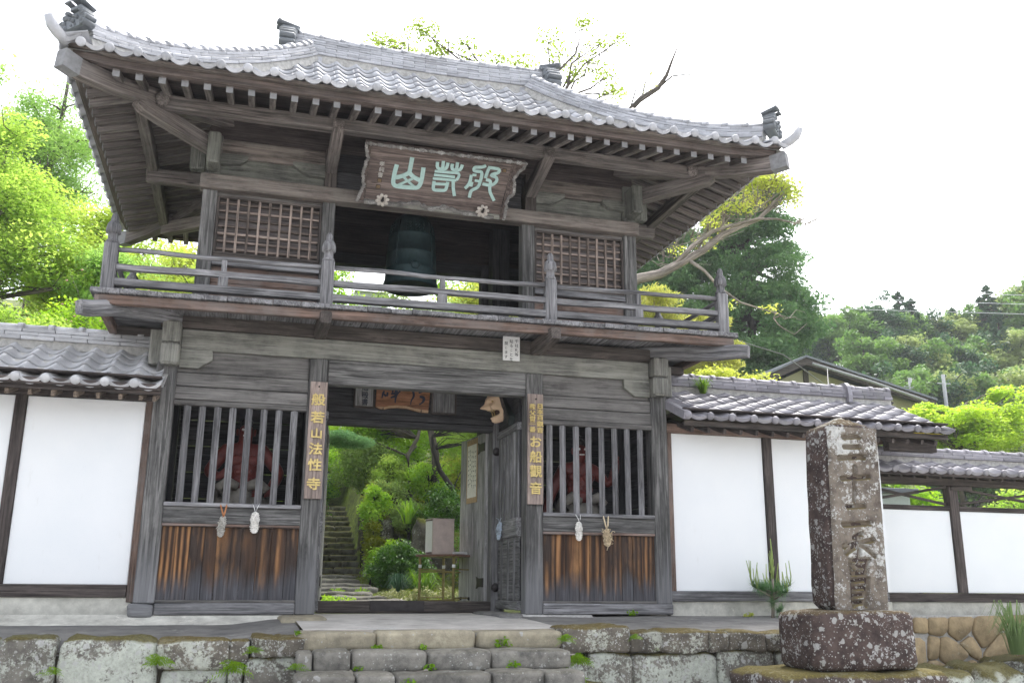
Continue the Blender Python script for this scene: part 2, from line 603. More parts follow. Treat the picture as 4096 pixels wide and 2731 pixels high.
def inscr():
    m = stone_mat('pillar_face_stone', (.17, .145, .12), lichen=(.50, .50, .48), amt=.60, spots=.22, moss=.85, mossc=(.2, .15, .03), dark=(.06, .048, .042), lo=1, hi=1)
    nt = m.node_tree
    bs = nt.nodes['Principled BSDF']
    src = bs.inputs['Base Color'].links[0].from_socket
    at = nt.nodes.new('ShaderNodeAttribute')
    at.attribute_name = 'carve'
    mx = nt.nodes.new('ShaderNodeMixRGB')
    nt.links.new(at.outputs['Fac'], mx.inputs[0])
    nt.links.new(src, mx.inputs[1])
    mx.inputs[2].default_value = (.20, .165, .125, 1)
    nt.links.new(mx.outputs[0], bs.inputs['Base Color'])
    return m
ST_INSCR = inscr()
ST_UNUSED = (lambda *a, **k: None)('pillar_face_stone', (.17, .14, .115), lichen=(.52, .52, .505), amt=.66, spots=.4, moss=.85, mossc=(.2, .15, .03), dark=(.06, .045, .04))
ST_BROWN = stone_mat('ochre_wall_stone', (.36, .275, .165), lichen=(.42, .35, .24), amt=.35, spots=0, moss=.0, dark=(.23, .18, .11))
ST_DARK = stone_mat('garden_stair_stone', (.15, .145, .115), lichen=(.3, .29, .2), amt=.3, spots=0, moss=.75, mossc=(.16, .15, .03), dark=(.025, .025, .02))
ST_ROCK = stone_mat('garden_rock', (.12, .11, .085), lichen=(.3, .29, .24), amt=.4, spots=.1, moss=.95, mossc=(.12, .13, .02), dark=(.04, .038, .03))
GOLD = plain('gold_lettering', (.64, .50, .20), .55, var=.2)
INK = plain('ink', (.012, .012, .014), .6, var=.1)
BLUEINK = plain('blue_black_brush_ink', (.03, .035, .055), .7)
TEAL = plain('pale_green_paint', (.37, .52, .49), .7, var=.12, sc=30)
WHITE = plain('white_paint', (.78, .78, .77), .7, var=.05)
PAPER = plain('paper', (.74, .72, .64), .8, var=.1)
IRON = plain('dark_iron', (.045, .04, .04), .5, .6)
BRONZE = plain('bell_bronze', (.03, .055, .06), .55, .35)
STRAW_W = plain('white_straw', (.72, .70, .66), .9, var=.3, sc=45)
STRAW_T = plain('tan_straw', (.60, .49, .33), .9, var=.35, sc=45)
STRAW_G = plain('grey_straw', (.48, .46, .42), .9, var=.35, sc=45)
CORD = plain('orange_cord', (.42, .18, .08), .8)
MASKM = plain('carved_mask_wood', (.55, .40, .27), .55, var=.12, sc=12)
REDSTAT = plain('red_lacquer_statue', (.125, .028, .023), .45, var=.35, sc=14)
CLOTH = plain('aged_cloth', (.22, .205, .18), .9, var=.35, sc=8)
OLIVE = plain('brass_table_leg', (.23, .19, .07), .45, .3)
TABLEB = plain('table_top_brown', (.16, .09, .065), .4)
GRASSM = leaf('grass_blade', (.10, .20, .02), (.20, .32, .05), .45)

# ------------------------------------------------------------------ the ground and the terrace (setting)
def lerp_tab(tab, y):
    for (a, b), (c, d) in zip(tab, tab[1:]):
        if y <= c:
            t = max(0, (y - a) / (c - a))
            return b + (d - b) * t
    return tab[-1][1]


def sst(a, b, x):
    t = min(1, max(0, (x - a) / (b - a)))
    return t * t * (3 - 2 * t)


STAIR0, RISE, TREAD = 9.0, .135, .32


def hf(x, y):
    path = lerp_tab([(1.2, -.17), (2.4, -.16), (4, -.04), (6, .07), (8, .25), (8.95, .31), (9.05, .18), (13.2, 1.85), (18, 3.6), (30, 6), (60, 14), (400, 120)], y)
    slope = lerp_tab([(1.2, -.17), (4, -.03), (6.3, .12), (7.0, .35), (8.2, 1.45), (11, 2.3), (14, 3.6), (20, 5.5), (30, 7), (60, 15), (400, 130)], y)
    right = lerp_tab([(1.2, -.6), (12, -.3), (20, .8), (26, 2.0), (34, 4.4), (60, 14), (150, 46), (400, 130)], y)
    left = lerp_tab([(1.2, -.2), (6, .4), (12, 3.0), (20, 6), (60, 18), (400, 130)], y)
    w = sst(.52, .78, x) if x > 0 else 1 - sst(-1.5, -.65, x)
    z = path * (1 - w) + slope * w
    if x > 3.5:
        k = sst(3.5, 8, x)
        z = z * (1 - k) + right * k
    if x < -2:
        k = sst(-2, -5, x) if False else sst(2, 5, -x)
        z = z * (1 - k) + left * k
    return z + .05 * noise.noise(Vector((x * .9, y * .9, 0)))


def sheet(name, xs, ys, zf, mat, kind='structure', mi=None):
    b = MB()
    nx = len(xs)
    vs = [Vector((x, y, zf(x, y))) for y in ys for x in xs]
    fs = [(j * nx + i, j * nx + i + 1, (j + 1) * nx + i + 1, (j + 1) * nx + i) for j in range(len(ys) - 1) for i in range(nx - 1)]
    b.add(vs, fs, smooth=True, g=vs)
    return b.build(name, mat, None, kind=kind)


def ground_mat():
    t = NT('mossy_garden_soil')
    p = t.pos()
    a = t.noise(p, 1.6, 8, .7)
    b = t.noise(p, 14, 5, .7)
    m = t.mix(.5, a, b)
    t.color(t.ramp(m, [(.35, (.035, .03, .018)), (.47, (.075, .10, .02)), (.6, (.16, .20, .03)), (.75, (.20, .21, .05))]))
    t.rough(.95)
    t.bump(b, .8, .03)
    return t.m


GARDEN_SOIL = ground_mat()
STREET = stone_mat('pale_gravel_street', (.40, .39, .37), lichen=(.46, .45, .43), amt=.4, spots=0, moss=0, dark=(.2, .2, .19), scale=.5)


def spread(a, b, n, p=1.0):
    return [a + (b - a) * (i / n) ** p for i in range(n + 1)]


xs = sorted(set([round(v, 3) for v in spread(-14, 22, 120)] + [-120, -90, -70, -45, -30, -20, 28, 36, 45, 60, 80, 110, 140]))
ys = sorted(set([round(v, 3) for v in spread(1.22, 16, 70)] + spread(17, 40, 12) + [46, 54, 62, 72, 82]))
sheet('garden_ground', xs, ys, hf, GARDEN_SOIL)
sheet('street', [-120, -60, -12, 0, 12, 60, 140], [-120, -60, -12, -4, -1.6], lambda x, y: -1.42 + .0 * x, STREET)

# concrete terrace either side of the landing
sheet('terrace', spread(-9, -1.36, 40), spread(-1.95, 1.25, 14),
      lambda x, y: -.212 + .046 * sst(-2.1, -1.36, x) - .043 * min(2, max(0, -y)) + .012 * noise.noise(Vector((x * 1.3, y * 1.3, 3))) - (.09 if y < -1.85 else 0), CONCRETE)
sheet('terrace', spread(1.02, 4.36, 30), spread(-1.95, 1.25, 14),
      lambda x, y: -.158 - .042 * min(2, max(0, -y)) + .012 * noise.noise(Vector((x * 1.3, y * 1.3, 9)))
      - (.09 if y < -1.85 else 0), CONCRETE)
sheet('side_ground', [4.2, 6, 9, 20, 60, 140], [-1.7, -.6, .3, 1.3], lambda x, y: -1.05 + .0 * y, GARDEN_SOIL)
sheet('landing', spread(-1.355, 1.015, 16), spread(-1.75, 1.22, 12),
      lambda x, y: -.158 - .03 * max(0, -y) + .004 * noise.noise(Vector((x * 2, y * 2, 5))), LANDING)

# sloping mortar apron below the left sill and right sill
b = MB()
N_ = 60
def apron(x0, x1, ytop, ztop, ybot, zbot, seed):
    def fn(u, v):
        x = x0 + (x1 - x0) * u
        w = .5 + .5 * noise.noise(Vector((x * 2.2, seed, 0)))
        yb = ybot - .12 * w
        zb = zbot - .03 * w
        s = v ** .7
        return Vector((x, ytop + (yb - ytop) * v, ztop + (zb - ztop) * s + .006 * noise.noise(Vector((x * 9, v * 3, seed)))))
    return fn
b.grid(apron(-7.5, -1.38, .02, -.135, -.30, -.225, 1), N_, 6)
b.build('mortar_apron', BASEPL, None, kind='structure')
b = MB()
b.grid(apron(1.05, 1.9, .02, -.135, -.10, -.172, 4), N_, 6)
b.build('mortar_apron', MORTAR, None, kind='structure')


def stone_piece(x0, x1, y0, y1, z0, z1, seed, rough=.02, power=5.0, n=5, taper=0.0, lean=0.0):
    """a rounded, uneven block"""
    b = MB()
    c = Vector(((x0 + x1) / 2, (y0 + y1) / 2, (z0 + z1) / 2))
    h = Vector(((x1 - x0) / 2, (y1 - y0) / 2, (z1 - z0) / 2))
    keys, vs, fs = {}, [], []
    so = Vector((seed * 3.17, seed * 1.31, seed * 2.07))

    def vert(q):
        k = tuple(round(t, 4) for t in q)
        if k in keys:
            return keys[k]
        p = Vector(q)
        L = (abs(p.x) ** power + abs(p.y) ** power + abs(p.z) ** power) ** (1 / power)
        d = p / L
        w = Vector((d.x * h.x, d.y * h.y, d.z * h.z))
        nv = noise.noise_vector((w + c) * 3.2 + so) * rough * 1.3 + noise.noise_vector((w + c) * 9 + so) * rough * .7 + noise.noise_vector((w + c) * 24 + so) * rough * .25
        w += nv
        if taper:
            w.x *= 1 - taper * (w.z / h.z)
            w.y *= 1 - taper * (w.z / h.z)
        w.x += lean * w.z
        keys[k] = len(vs)
        vs.append(w + c)
        return keys[k]
    for ax in range(3):
        for sg in (-1, 1):
            for i in range(n):
                for j in range(n):
                    q = []
                    for (a, e) in ((i, j), (i + 1, j), (i + 1, j + 1), (i, j + 1)):
                        t = [0, 0, 0]
                        t[ax] = sg
                        t[(ax + 1) % 3] = -1 + 2 * a / n
                        t[(ax + 2) % 3] = -1 + 2 * e / n
                        q.append(vert(t))
                    fs.append(tuple(q if sg > 0 else q[::-1]))
    b.add(vs, fs, smooth=True, g=vs)
    return b


# ------------------------------------------------------------------ retaining walls and front steps
wl = thing('stone_retaining_wall', (-3, -1.9, -1.4), 'low dry stone retaining wall left of the steps, crusted with pale lichen', 'stone wall')
LW = [(-4.55, -3.65, -.80, -.27), (-3.625, -3.235, -.85, -.262), (-3.205, -2.488, -.88, -.266), (-2.500, -1.942, -.49, -.290),
      (-1.940, -1.796, -.452, -.292), (-1.776, -1.372, -.406, -.268), (-2.465, -1.95, -.90, -.496), (-1.925, -1.825, -.8, -.47),
      (-1.805, -1.392, -.90, -.410), (-5.5, -4.58, -.85, -.28), (-6.6, -5.52, -.8, -.27)]
for i, (x0, x1, z0, z1) in enumerate(LW):
    cap = i in (3, 5)
    stone_piece(x0 - .006, x1 + .006, -2.0 - (.03 if cap else 0), -1.62, z0 - .006, z1 + .02, i + 1, .021 if x1 - x0 > .2 else .012, 9, 9).build('stone', ST_CAP if cap or i == 4 else ST_WALL, wl)
for i in range(7):
    stone_piece(-6.6 + .75 * i, -5.87 + .75 * i, -2.0, -1.62, -1.46, -.88, i + 40, .02, 5).build('stone', ST_WALL, wl)
MB().box(-6.6, -1.42, -1.93, -1.6, -1.42, -.36).build('fill', plain('wall_joint_earth', (.035, .03, .022), .95), wl)

wr = thing('stone_retaining_wall', (2.5, -1.9, -1.4), 'low dry stone retaining wall right of the steps, mossy cap stones on lichened blocks', 'stone wall')
RW = [(.872, 1.522, -.405, -.19), (1.524, 1.831, -.408, -.249), (1.834, 2.299, -.418, -.241), (2.305, 2.496, -.416, -.249), (2.502, 2.885, -.415, -.256),
      (2.888, 3.30, -.405, -.262), (1.125, 1.549, -.86, -.409), (1.555, 2.398, -.88, -.419), (2.402, 2.996, -.88, -.417), (3.002, 3.5, -.88, -.42),
      (3.31, 3.9, -.42, -.26), (3.91, 4.33, -.40, -.25), (3.51, 4.36, -.88, -.43)]
for i, (x0, x1, z0, z1) in enumerate(RW):
    cap = i < 6 or i in (10, 11)
    stone_piece(x0 - .006, x1 + .006, -2.0 - (.03 if cap else 0), -1.62, z0 - .006, z1 + .02, i + 21, .021, 9, 9).build('stone', ST_CAP if cap else ST_WALL, wr)
for i in range(5):
    stone_piece(.95 + .7 * i, 1.63 + .7 * i, -2.0, -1.62, -1.46, -.88, i + 60, .02, 5).build('stone', ST_WALL, wr)
# returns beside the flight and at the far end
for i, (y0, y1, z0, z1) in enumerate([(-2.9, -2.03, -1.46, -.62), (-2.45, -2.03, -.62, -.42)]):
    pass
for i, (y0, z0, z1) in enumerate([(-1.6, -.88, -.42), (-1.0, -.88, -.42), (-.5, -.88, -.3)]):
    stone_piece(4.0, 4.36, y0 - .04, y0 + .6, -1.44, z1, i + 70, .02, 5).build('stone', ST_WALL, wr)
MB().box(1.2, 3.9, -1.93, -1.7, -1.42, -.36).build('fill', bpy.data.materials['wall_joint_earth'], wr)

st = thing('stone_steps', (-.3, -2.3, -1.4), 'worn flight of stone steps leading up to the gate', 'steps')
def step_row(blocks, y0, y1, z0, z1, mat, seed):
    for i, (x0, x1) in enumerate(blocks):
        dz = rnd.uniform(-.006, .006)
        stone_piece(x0 + .003, x1 - .003, y0 - rnd.uniform(0, .015), y1, z0, z1 + dz, seed + i, .009, 9.0, 7).build('step_block', mat, st)
step_row([(-1.432, -.762), (-.762, .096), (.096, .90)], -2.0, -1.66, -.372, -.212, ST_TOPSTEP, 101)
step_row([(-1.43, -1.305), (-1.305, -1.004), (-1.004, -.389), (-.389, .153), (.153, .86)], -2.33, -1.95, -.515, -.352, ST_STEP, 111)
step_row([(-1.46, -.996), (-.996, -.691), (-.691, .079), (.079, .508), (.508, .86)], -2.66, -2.28, -.66, -.495, ST_STEP, 121)
step_row([(-1.46, -.8), (-.8, -.2), (-.2, .4), (.4, .9)], -2.99, -2.6, -.81, -.64, ST_STEP, 131)
step_row([(-1.46, -.6), (-.6, .2), (.2, .9)], -3.32, -2.93, -.965, -.79, ST_STEP, 141)
step_row([(-1.46, -.5), (-.5, .9)], -3.65, -3.26, -1.12, -.945, ST_STEP, 151)
step_row([(-1.46, -.7), (-.7, .9)], -3.98, -3.59, -1.275, -1.1, ST_STEP, 161)
step_row([(-1.46, -.3), (-.3, .9)], -4.31, -3.92, -1.43, -1.255, ST_STEP, 171)
stone_piece(.90, 1.14, -2.02, -1.6, -1.44, -.44, 181, .025, 6).build('cheek_stone', ST_WALL, st)
stone_piece(.88, 1.12, -2.5, -2.0, -1.44, -.60, 182, .025, 6).build('cheek_stone', ST_WALL, st)
stone_piece(.88, 1.12, -3.4, -2.5, -1.44, -.95, 183, .025, 6).build('cheek_stone', ST_WALL, st)
stone_piece(-1.68, -1.465, -3.2, -2.02, -1.44, -.8, 184, .025, 6).build('cheek_stone', ST_WALL, st)

# ------------------------------------------------------------------ the gate
G = thing('temple_gate', (0, 1.2, -.15), 'two storey weathered timber temple gate with grey tiled hip roof and railed balcony', 'gate')


def part(name, mat, parent=None, **kw):
    """one box part: call with box extents"""
    def f(*ext, c=.006, jit=.0015):
        return MB().box(*ext, c=c, jit=jit).build(name, W.get(mat, mat) if isinstance(mat, str) else mat, parent or G, **kw)
    return f


def beam_part(name, mat, p0, p1, w, h, parent=None, c=.006, jit=.001):
    return MB().beam(p0, p1, w, h, c=c, jit=jit).build(name, W[mat] if isinstance(mat, str) else mat, parent or G)


K = .0125
# posts of the lower storey
for s in (-1, 1):
    x0, x1 = sorted((s * 2.9, s * 2.7))
    part('corner_post', 'post')(x0, x1, 0, .2, -.03, 2.42, c=.012)
    part('rear_corner_post', 'post')(x0, x1, 2.2, 2.4, -.1, 2.42, c=.012)
    part('middle_side_post', 'inner')(x0 + .01, x1 - .01, 1.1, 1.3, -.1, 2.42)
    x0, x1 = sorted((s * 1.337, s * 1.134))
    part('door_post', 'post')(x0, x1, -.004, .196, -.14, 2.562, c=.012)
    part('rear_door_post', 'post')(x0, x1, 2.2, 2.4, -.14, 2.56, c=.012)
    x0, x1 = sorted((s * 1.20, s * 1.03))
    part('door_jamb', 'door')(x0, x1, 1.12, 1.32, -.14, 2.56, c=.01)
stone_piece(-2.945, -2.695, -.05, .25, -.17, -.032, 201, .008, 7).build('foot_block', W['post'], G)
stone_piece(-1.50, -1.04, -.62, .26, -.27, -.144, 202, .012, 8).build('base_stone', ST_TOPSTEP, G)
stone_piece(1.04, 1.40, -.12, .26, -.24, -.142, 203, .014, 8).build('base_stone', MORTAR, G)
stone_piece(.78, 1.06, -.30, 1.1, -.23, -.125, 204, .012, 8).build('base_stone', CONCRETE, G)
# big tie beams and their ends
part('header_beam', 'beam')(-2.682, 2.682, .0, .19, 2.566, 2.79, c=.008)
part('rear_header_beam', 'beam')(-2.682, 2.682, 2.2, 2.39, 2.566, 2.79)
for s in (-1, 1):
    a, b_ = sorted((s * 3.0, s * 2.684))
    part('beam_end', 'beam')(a, b_, .035, .175, 2.395, 2.77, c=.01)
    a, b_ = sorted((s * 2.868, s * 2.684))
    part('corner_block', 'beam')(a, b_, -.165, .03, 2.603, 2.828, c=.012)
    a, b_ = sorted((s * 2.872, s * 2.68))
    part('corner_block', 'beam')(a, b_, -.15, .03, 2.37, 2.599, c=.025)
    a, b_ = sorted((s * 2.90, s * 2.70))
    part('side_tie_beam', 'beam')(a, b_, .21, 2.39, 2.57, 2.79)
    out = [(-2.693, 2.564), (-2.356, 2.564), (-2.352, 2.462), (-2.40, 2.43), (-2.49, 2.366), (-2.678, 2.366)]
    out = [(x * -s, z) for x, z in out]
    MB().prism_xz(out, -.012, .12).build('bracket_nose', W['beam'], G)
part('lintel', 'post')(-1.13, 1.13, -.0, .15, 2.286, 2.562, c=.008)
part('rear_lintel', 'inner')(-1.13, 1.13, 2.22, 2.38, 2.286, 2.562, c=.008)
# lattice bays
BL = [-2.56, -2.41, -2.255, -2.10, -1.935, -1.78, -1.625, -1.465]
BR = [1.43, 1.59, 1.755, 1.91, 2.07, 2.235, 2.395, 2.56]
pr = (.008, .012, .006)
for s, bars in ((-1, BL), (1, BR)):
    def X(a, b):
        return sorted((s * a, s * b))
    a, b_ = X(2.70, 1.337)
    part('infill_board', 'board')(a, b_, .05, .09, 2.328, 2.566)
    part('infill_board', 'board')(a, b_, .03, .09, 2.179, 2.320)
    part('infill_board', 'board')(a, b_, .022, .09, 2.034, 2.170)
    part('lattice_head', 'board')(a, b_, .0, .10, 1.972, 2.027)
    part('lattice_sill', 'rail')(a, b_, -.02, .11, .926, .968)
    part('mid_rail', 'post')(a, b_, .004, .12, .758, .924)
    part('nail_strip', 'brown')(a, b_, -.006, .03, .728, .756)
    part('bottom_strip', 'board')(a, b_, -.0, .06, -.022, .004)
    a2, b2 = (a, b_) if s < 0 else (a, 2.9)
    part('sill_beam', 'rail')(a2, b2, -.012, .16, -.142, -.024, c=.012, jit=.004)
    for x in bars:
        m = Matrix.Translation((x, .045, 1.468)) @ Matrix.Rotation(R(45 + rnd.uniform(-3, 3)), 4, 'Z')
        MB().obox(m, .0275, .0275, .504, .005, jit=.002).build('lattice_bar', W['rail'], G)
    n = 10
    ws = [rnd.uniform(.8, 1.25) for _ in range(n)]
    acc = a
    for w_ in ws:
        dx = (b_ - a) * w_ / sum(ws)
        part('plank', 'burnt' if False else W['burnt'])(acc + .0015, acc + dx - .0015, .034 + rnd.uniform(-.004, .004), .07, .003, .727, c=.003)
        acc += dx
    # room of the guardian: back, side, ceiling, floor
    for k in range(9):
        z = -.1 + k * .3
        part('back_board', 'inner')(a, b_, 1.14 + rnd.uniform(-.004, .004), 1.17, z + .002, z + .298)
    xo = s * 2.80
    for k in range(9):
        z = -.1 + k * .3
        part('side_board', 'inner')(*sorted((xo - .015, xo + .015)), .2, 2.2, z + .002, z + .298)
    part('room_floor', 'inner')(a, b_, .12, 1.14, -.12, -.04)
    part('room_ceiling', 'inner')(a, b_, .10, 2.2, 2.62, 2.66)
    # wing wall beside the passage
    xw = s * 1.12
    x0, x1 = sorted((xw - .02, xw + .03 * s)) if False else (xw - .022, xw + .022)
    part('wing_rail', 'door')(x0 - .012, x1 + .012, .2, 1.115, 1.93, 2.02)
    part('wing_rail', 'door')(x0 - .014, x1 + .014, .2, 1.115, .71, .92)
    part('wing_rail', 'door')(x0 - .012, x1 + .012, .2, 1.115, -.10, .0)
    for k in range(6):
        y = .235 + k * .15
        part('wing_slat', 'door')(x0 + .004, x1 - .004, y, y + .085, .918, 1.932)
    part('wing_panel', 'door')(xw - .008, xw + .008, .2, 1.115, .0, .71)
    part('wing_panel', 'inner')(xw + s * .012 - .006, xw + s * .012 + .006, .2, 1.115, .92, 1.93)
    for y in (.35, .62, .9):
        part('wing_batten', 'door')(x0 + .002, x1 - .002, y, y + .05, .001, .709)
    part('wing_top_board', 'inner')(xw - .012, xw + .012, .2, 1.115, 2.021, 2.6)
    # rear half side of the passage
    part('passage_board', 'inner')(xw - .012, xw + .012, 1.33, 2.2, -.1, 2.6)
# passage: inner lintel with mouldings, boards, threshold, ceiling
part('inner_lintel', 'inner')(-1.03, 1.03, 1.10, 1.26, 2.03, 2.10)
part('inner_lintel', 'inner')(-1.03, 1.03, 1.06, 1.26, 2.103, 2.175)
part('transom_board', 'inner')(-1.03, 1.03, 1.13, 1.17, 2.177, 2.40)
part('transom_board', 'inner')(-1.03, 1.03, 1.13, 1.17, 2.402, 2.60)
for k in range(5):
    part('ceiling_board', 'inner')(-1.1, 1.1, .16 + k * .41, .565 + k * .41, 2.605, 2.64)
part('threshold', 'dim')(-1.032, 1.032, 1.12, 1.30, -.155, -.018, c=.012)
part('threshold_plate', IRON, label='rusty iron plate nailed over the worn middle of the threshold')(-.42, .22, 1.112, 1.2, -.13, -.012, c=.003)
# folded back door leaves
for s in (-1, 1):
    h0 = Vector((s * 1.02, 1.34, 0))
    h1 = Vector((s * .915, 2.28, 0))
    d = (h1 - h0).normalized()
    nrm = Vector((-d.y, d.x, 0)) * s
    lf = MB().beam((h0 + h1) / 2 + Vector((0, 0, -.04)), (h0 + h1) / 2 + Vector((0, 0, 2.06)), (h1 - h0).length, .05, c=.006,
                   upv=nrm).build('door_leaf', W['pale'], G)
    def LP(t, off):
        return h0 + d * (t * .945) + nrm * off
    inn = .028
    mb = MB()
    mb.beam(LP(.985, inn) + Vector((0, 0, -.02)), LP(.985, inn) + Vector((0, 0, 2.04)), .03, .02)
    mb.build('edge_strip', W['pale'], lf)
    for z in (1.88, .2):
        mb = MB()
        a0, a1 = LP(.02, inn + .004), LP(.27, inn + .004)
        o = d
        pts = [(0, -.055), (.16, -.05), (.245, -.075), (.22, 0), (.245, .075), (.16, .05), (0, .055)]
        m = Matrix((d, Vector((0, 0, 1)), nrm)).transposed().to_4x4()
        m.translation = LP(.01, inn - .004) + Vector((0, 0, z))
        mb.prism(pts, m, 0, .012)
        mb.build('hinge_strap', IRON, lf)
    for t, z in ((.88, 1.06), (.88, .95), (.55, 1.08), (.55, .97)):
        MB().ball(LP(t, inn), .022, 6).build('door_stud', IRON, lf)
    for z in (1.786, .143):
        MB().lathe([(.055, 0), (.05, .016), (.036, .032), (.012, .04)], 14,
                   Matrix.Translation((s * 1.085, 1.12, z)) @ Matrix.Rotation(R(90), 4, 'X')).build('nail_boss', IRON, G)
part('lock_plate', plain('rust_red_plate', (.11, .035, .025), .7))(1.09, 1.10, .235, .34, .76, .86)

# ---- balcony
def tl(x, z):
    return z + K * x
jx = [-3.52, -3.246, -2.893, -2.672, -2.454, -2.235, -2.003, -1.783, -1.493, -1.263]
while jx[-1] < 3.3:
    jx.append(jx[-1] + rnd.uniform(.19, .27))
jx[-1] = 3.52
for a, b_ in zip(jx, jx[1:]):
    m_ = (a + b_) / 2
    dz = rnd.uniform(-.004, .004)
    part('floor_board', 'rail')(a + .002, b_ - .002, -.70 - rnd.uniform(0, .012), .10, tl(m_, 2.958) + dz, tl(m_, 3.007) + dz, c=.004, jit=.003)
for s in (-1, 1):
    y = .103
    while y < 2.9:
        w_ = rnd.uniform(.2, .27)
        x0, x1 = sorted((s * 3.52, s * 2.5))
        part('floor_board', 'rail')(x0, x1, y + .002, y + w_ - .002, tl(s * 3, 2.958), tl(s * 3, 3.007), c=.004)
        y += w_
part('upper_floor', 'inner')(-2.5, 2.5, .103, 2.9, 2.90, 2.955)
beam_part('edge_beam', 'brown', (-3.44, -.635, tl(-3.44, 2.902)), (3.44, -.635, tl(3.44, 2.902)), .075, .095)
beam_part('inner_joist', 'dim', (-2.9, .0, 2.868), (2.9, .0, 2.868), .07, .15)
for s in (-1, 1):
    beam_part('edge_beam', 'brown', (s * 3.44, -.67, tl(s * 3.44, 2.9)), (s * 3.44, 3.1, tl(s * 3.44, 2.9)), .075, .095)
    MB().sweep([(s * 2.62, .13, 2.93), (s * 2.95, -.2, 2.885), (s * 3.25, -.50, 2.825), (s * 3.50, -.75, tl(s * 3.5, 2.772)), (s * 3.575, -.825, tl(s * 3.5, 2.76))],
               [(-.062, -.055), (-.04, -.078), (.04, -.078), (.062, -.055), (.062, .055), (.04, .078), (-.04, .078), (-.062, .055)], smooth=False,
               scale=[1.1, 1.08, 1.02, 1.0, .9]).build('corner_bracket_beam', W['rail'], G)
    beam_part('corner_bracket_beam', 'rail', (s * 2.65, 2.3, 2.9), (s * 3.5, 3.15, 2.78), .12, .15)
    beam_part('side_bracket', 'dim', (s * 2.7, .6, 2.86), (s * 3.42, .6, 2.86), .1, .1)
    beam_part('side_bracket', 'dim', (s * 2.7, 1.2, 2.86), (s * 3.42, 1.2, 2.86), .12, .14)
    x = s * 1.245
    MB().sweep([(x, .05, 2.86), (x, -.45, 2.845), (x, -.70, tl(x, 2.838)), (x, -.775, tl(x, 2.842))],
               [(-.062, -.05), (-.05, -.072), (.05, -.072), (.062, -.05), (.062, .06), (.05, .072), (-.05, .072), (-.062, .06)], smooth=False,
               scale=[1.1, 1.05, 1.0, .9]).build('bracket_beam', W['dim'], G)


def finial_post(x, y, zb):
    rot = Matrix.Translation((x, y, zb))
    b = MB()
    b.obox(rot @ Matrix.Translation((0, 0, .255)), .066, .066, .255, .02, jit=.002)
    o = b.build('railing_post', W['rail'], G)
    b = MB()
    b.lathe([(.055, .505), (.066, .515), (.062, .53), (.05, .54), (.048, .60), (.06, .605), (.074, .615), (.074, .66), (.066, .70), (.045, .735), (.036, .74), (.038, .765), (.032, .80), (.016, .825)],
            14, rot)
    b.build('finial', W['rail'], o)
def wavy(p0, p1, n, amp, seed):
    p0, p1 = Vector(p0), Vector(p1)
    return [p0.lerp(p1, i / n) + Vector((0, amp * noise.noise(Vector((i * .35, seed, 0))), amp * noise.noise(Vector((i * .35, seed, 7))))) for i in range(n + 1)]
PX = [-3.385, -1.243, 1.243, 3.385]
for x in PX:
    finial_post(x, -.58, tl(x, 3.004))
    finial_post(x, 3.0, tl(x, 3.004))
for x in (-3.385, 3.385):
    finial_post(x, 1.2, tl(x, 3.004))
for i in range(3):
    x0, x1 = PX[i] + .06, PX[i + 1] - .06
    for y in (-.58, 3.0):
        beam_part('base_rail', 'rail', (x0, y, tl(x0, 3.102)), (x1, y, tl(x1, 3.102)), .09, .075, jit=.002)
        MB().sweep(wavy((x0, y, tl(x0, 3.265)), (x1, y, tl(x1, 3.265)), 10, .012, i + y), [(-.032, -.03), (.032, -.03), (.032, .03), (-.032, .03)],
                   smooth=False).build('middle_rail', W['rail'], G)
        MB().sweep(wavy((x0, y, tl(x0, 3.44)), (x1, y, tl(x1, 3.44)), 10, .018, i + y + 9), .027).build('top_rail', W['rail'], G)
        xm = (x0 + x1) / 2 + (.02 if i == 0 else 0)
        b = MB()
        b.box(xm - .05, xm + .05, y - .035, y + .035, tl(xm, 3.138), tl(xm, 3.238), c=.004)
        b.box(xm - .027, xm + .027, y - .027, y + .027, tl(xm, 3.293), tl(xm, 3.42), c=.004)
        b.build('rail_strut', W['rail'], G)
for x in (-3.385, 3.385):
    for y0, y1 in ((-.52, 1.14), (1.26, 2.94)):
        z = tl(x, 0)
        beam_part('base_rail', 'rail', (x, y0, z + 3.102), (x, y1, z + 3.102), .09, .075)
        beam_part('middle_rail', 'rail', (x, y0, z + 3.265), (x, y1, z + 3.265), .062, .06)
        MB().sweep(wavy((x, y0, z + 3.44), (x, y1, z + 3.44), 6, .01, x), .027).build('top_rail', W['rail'], G)

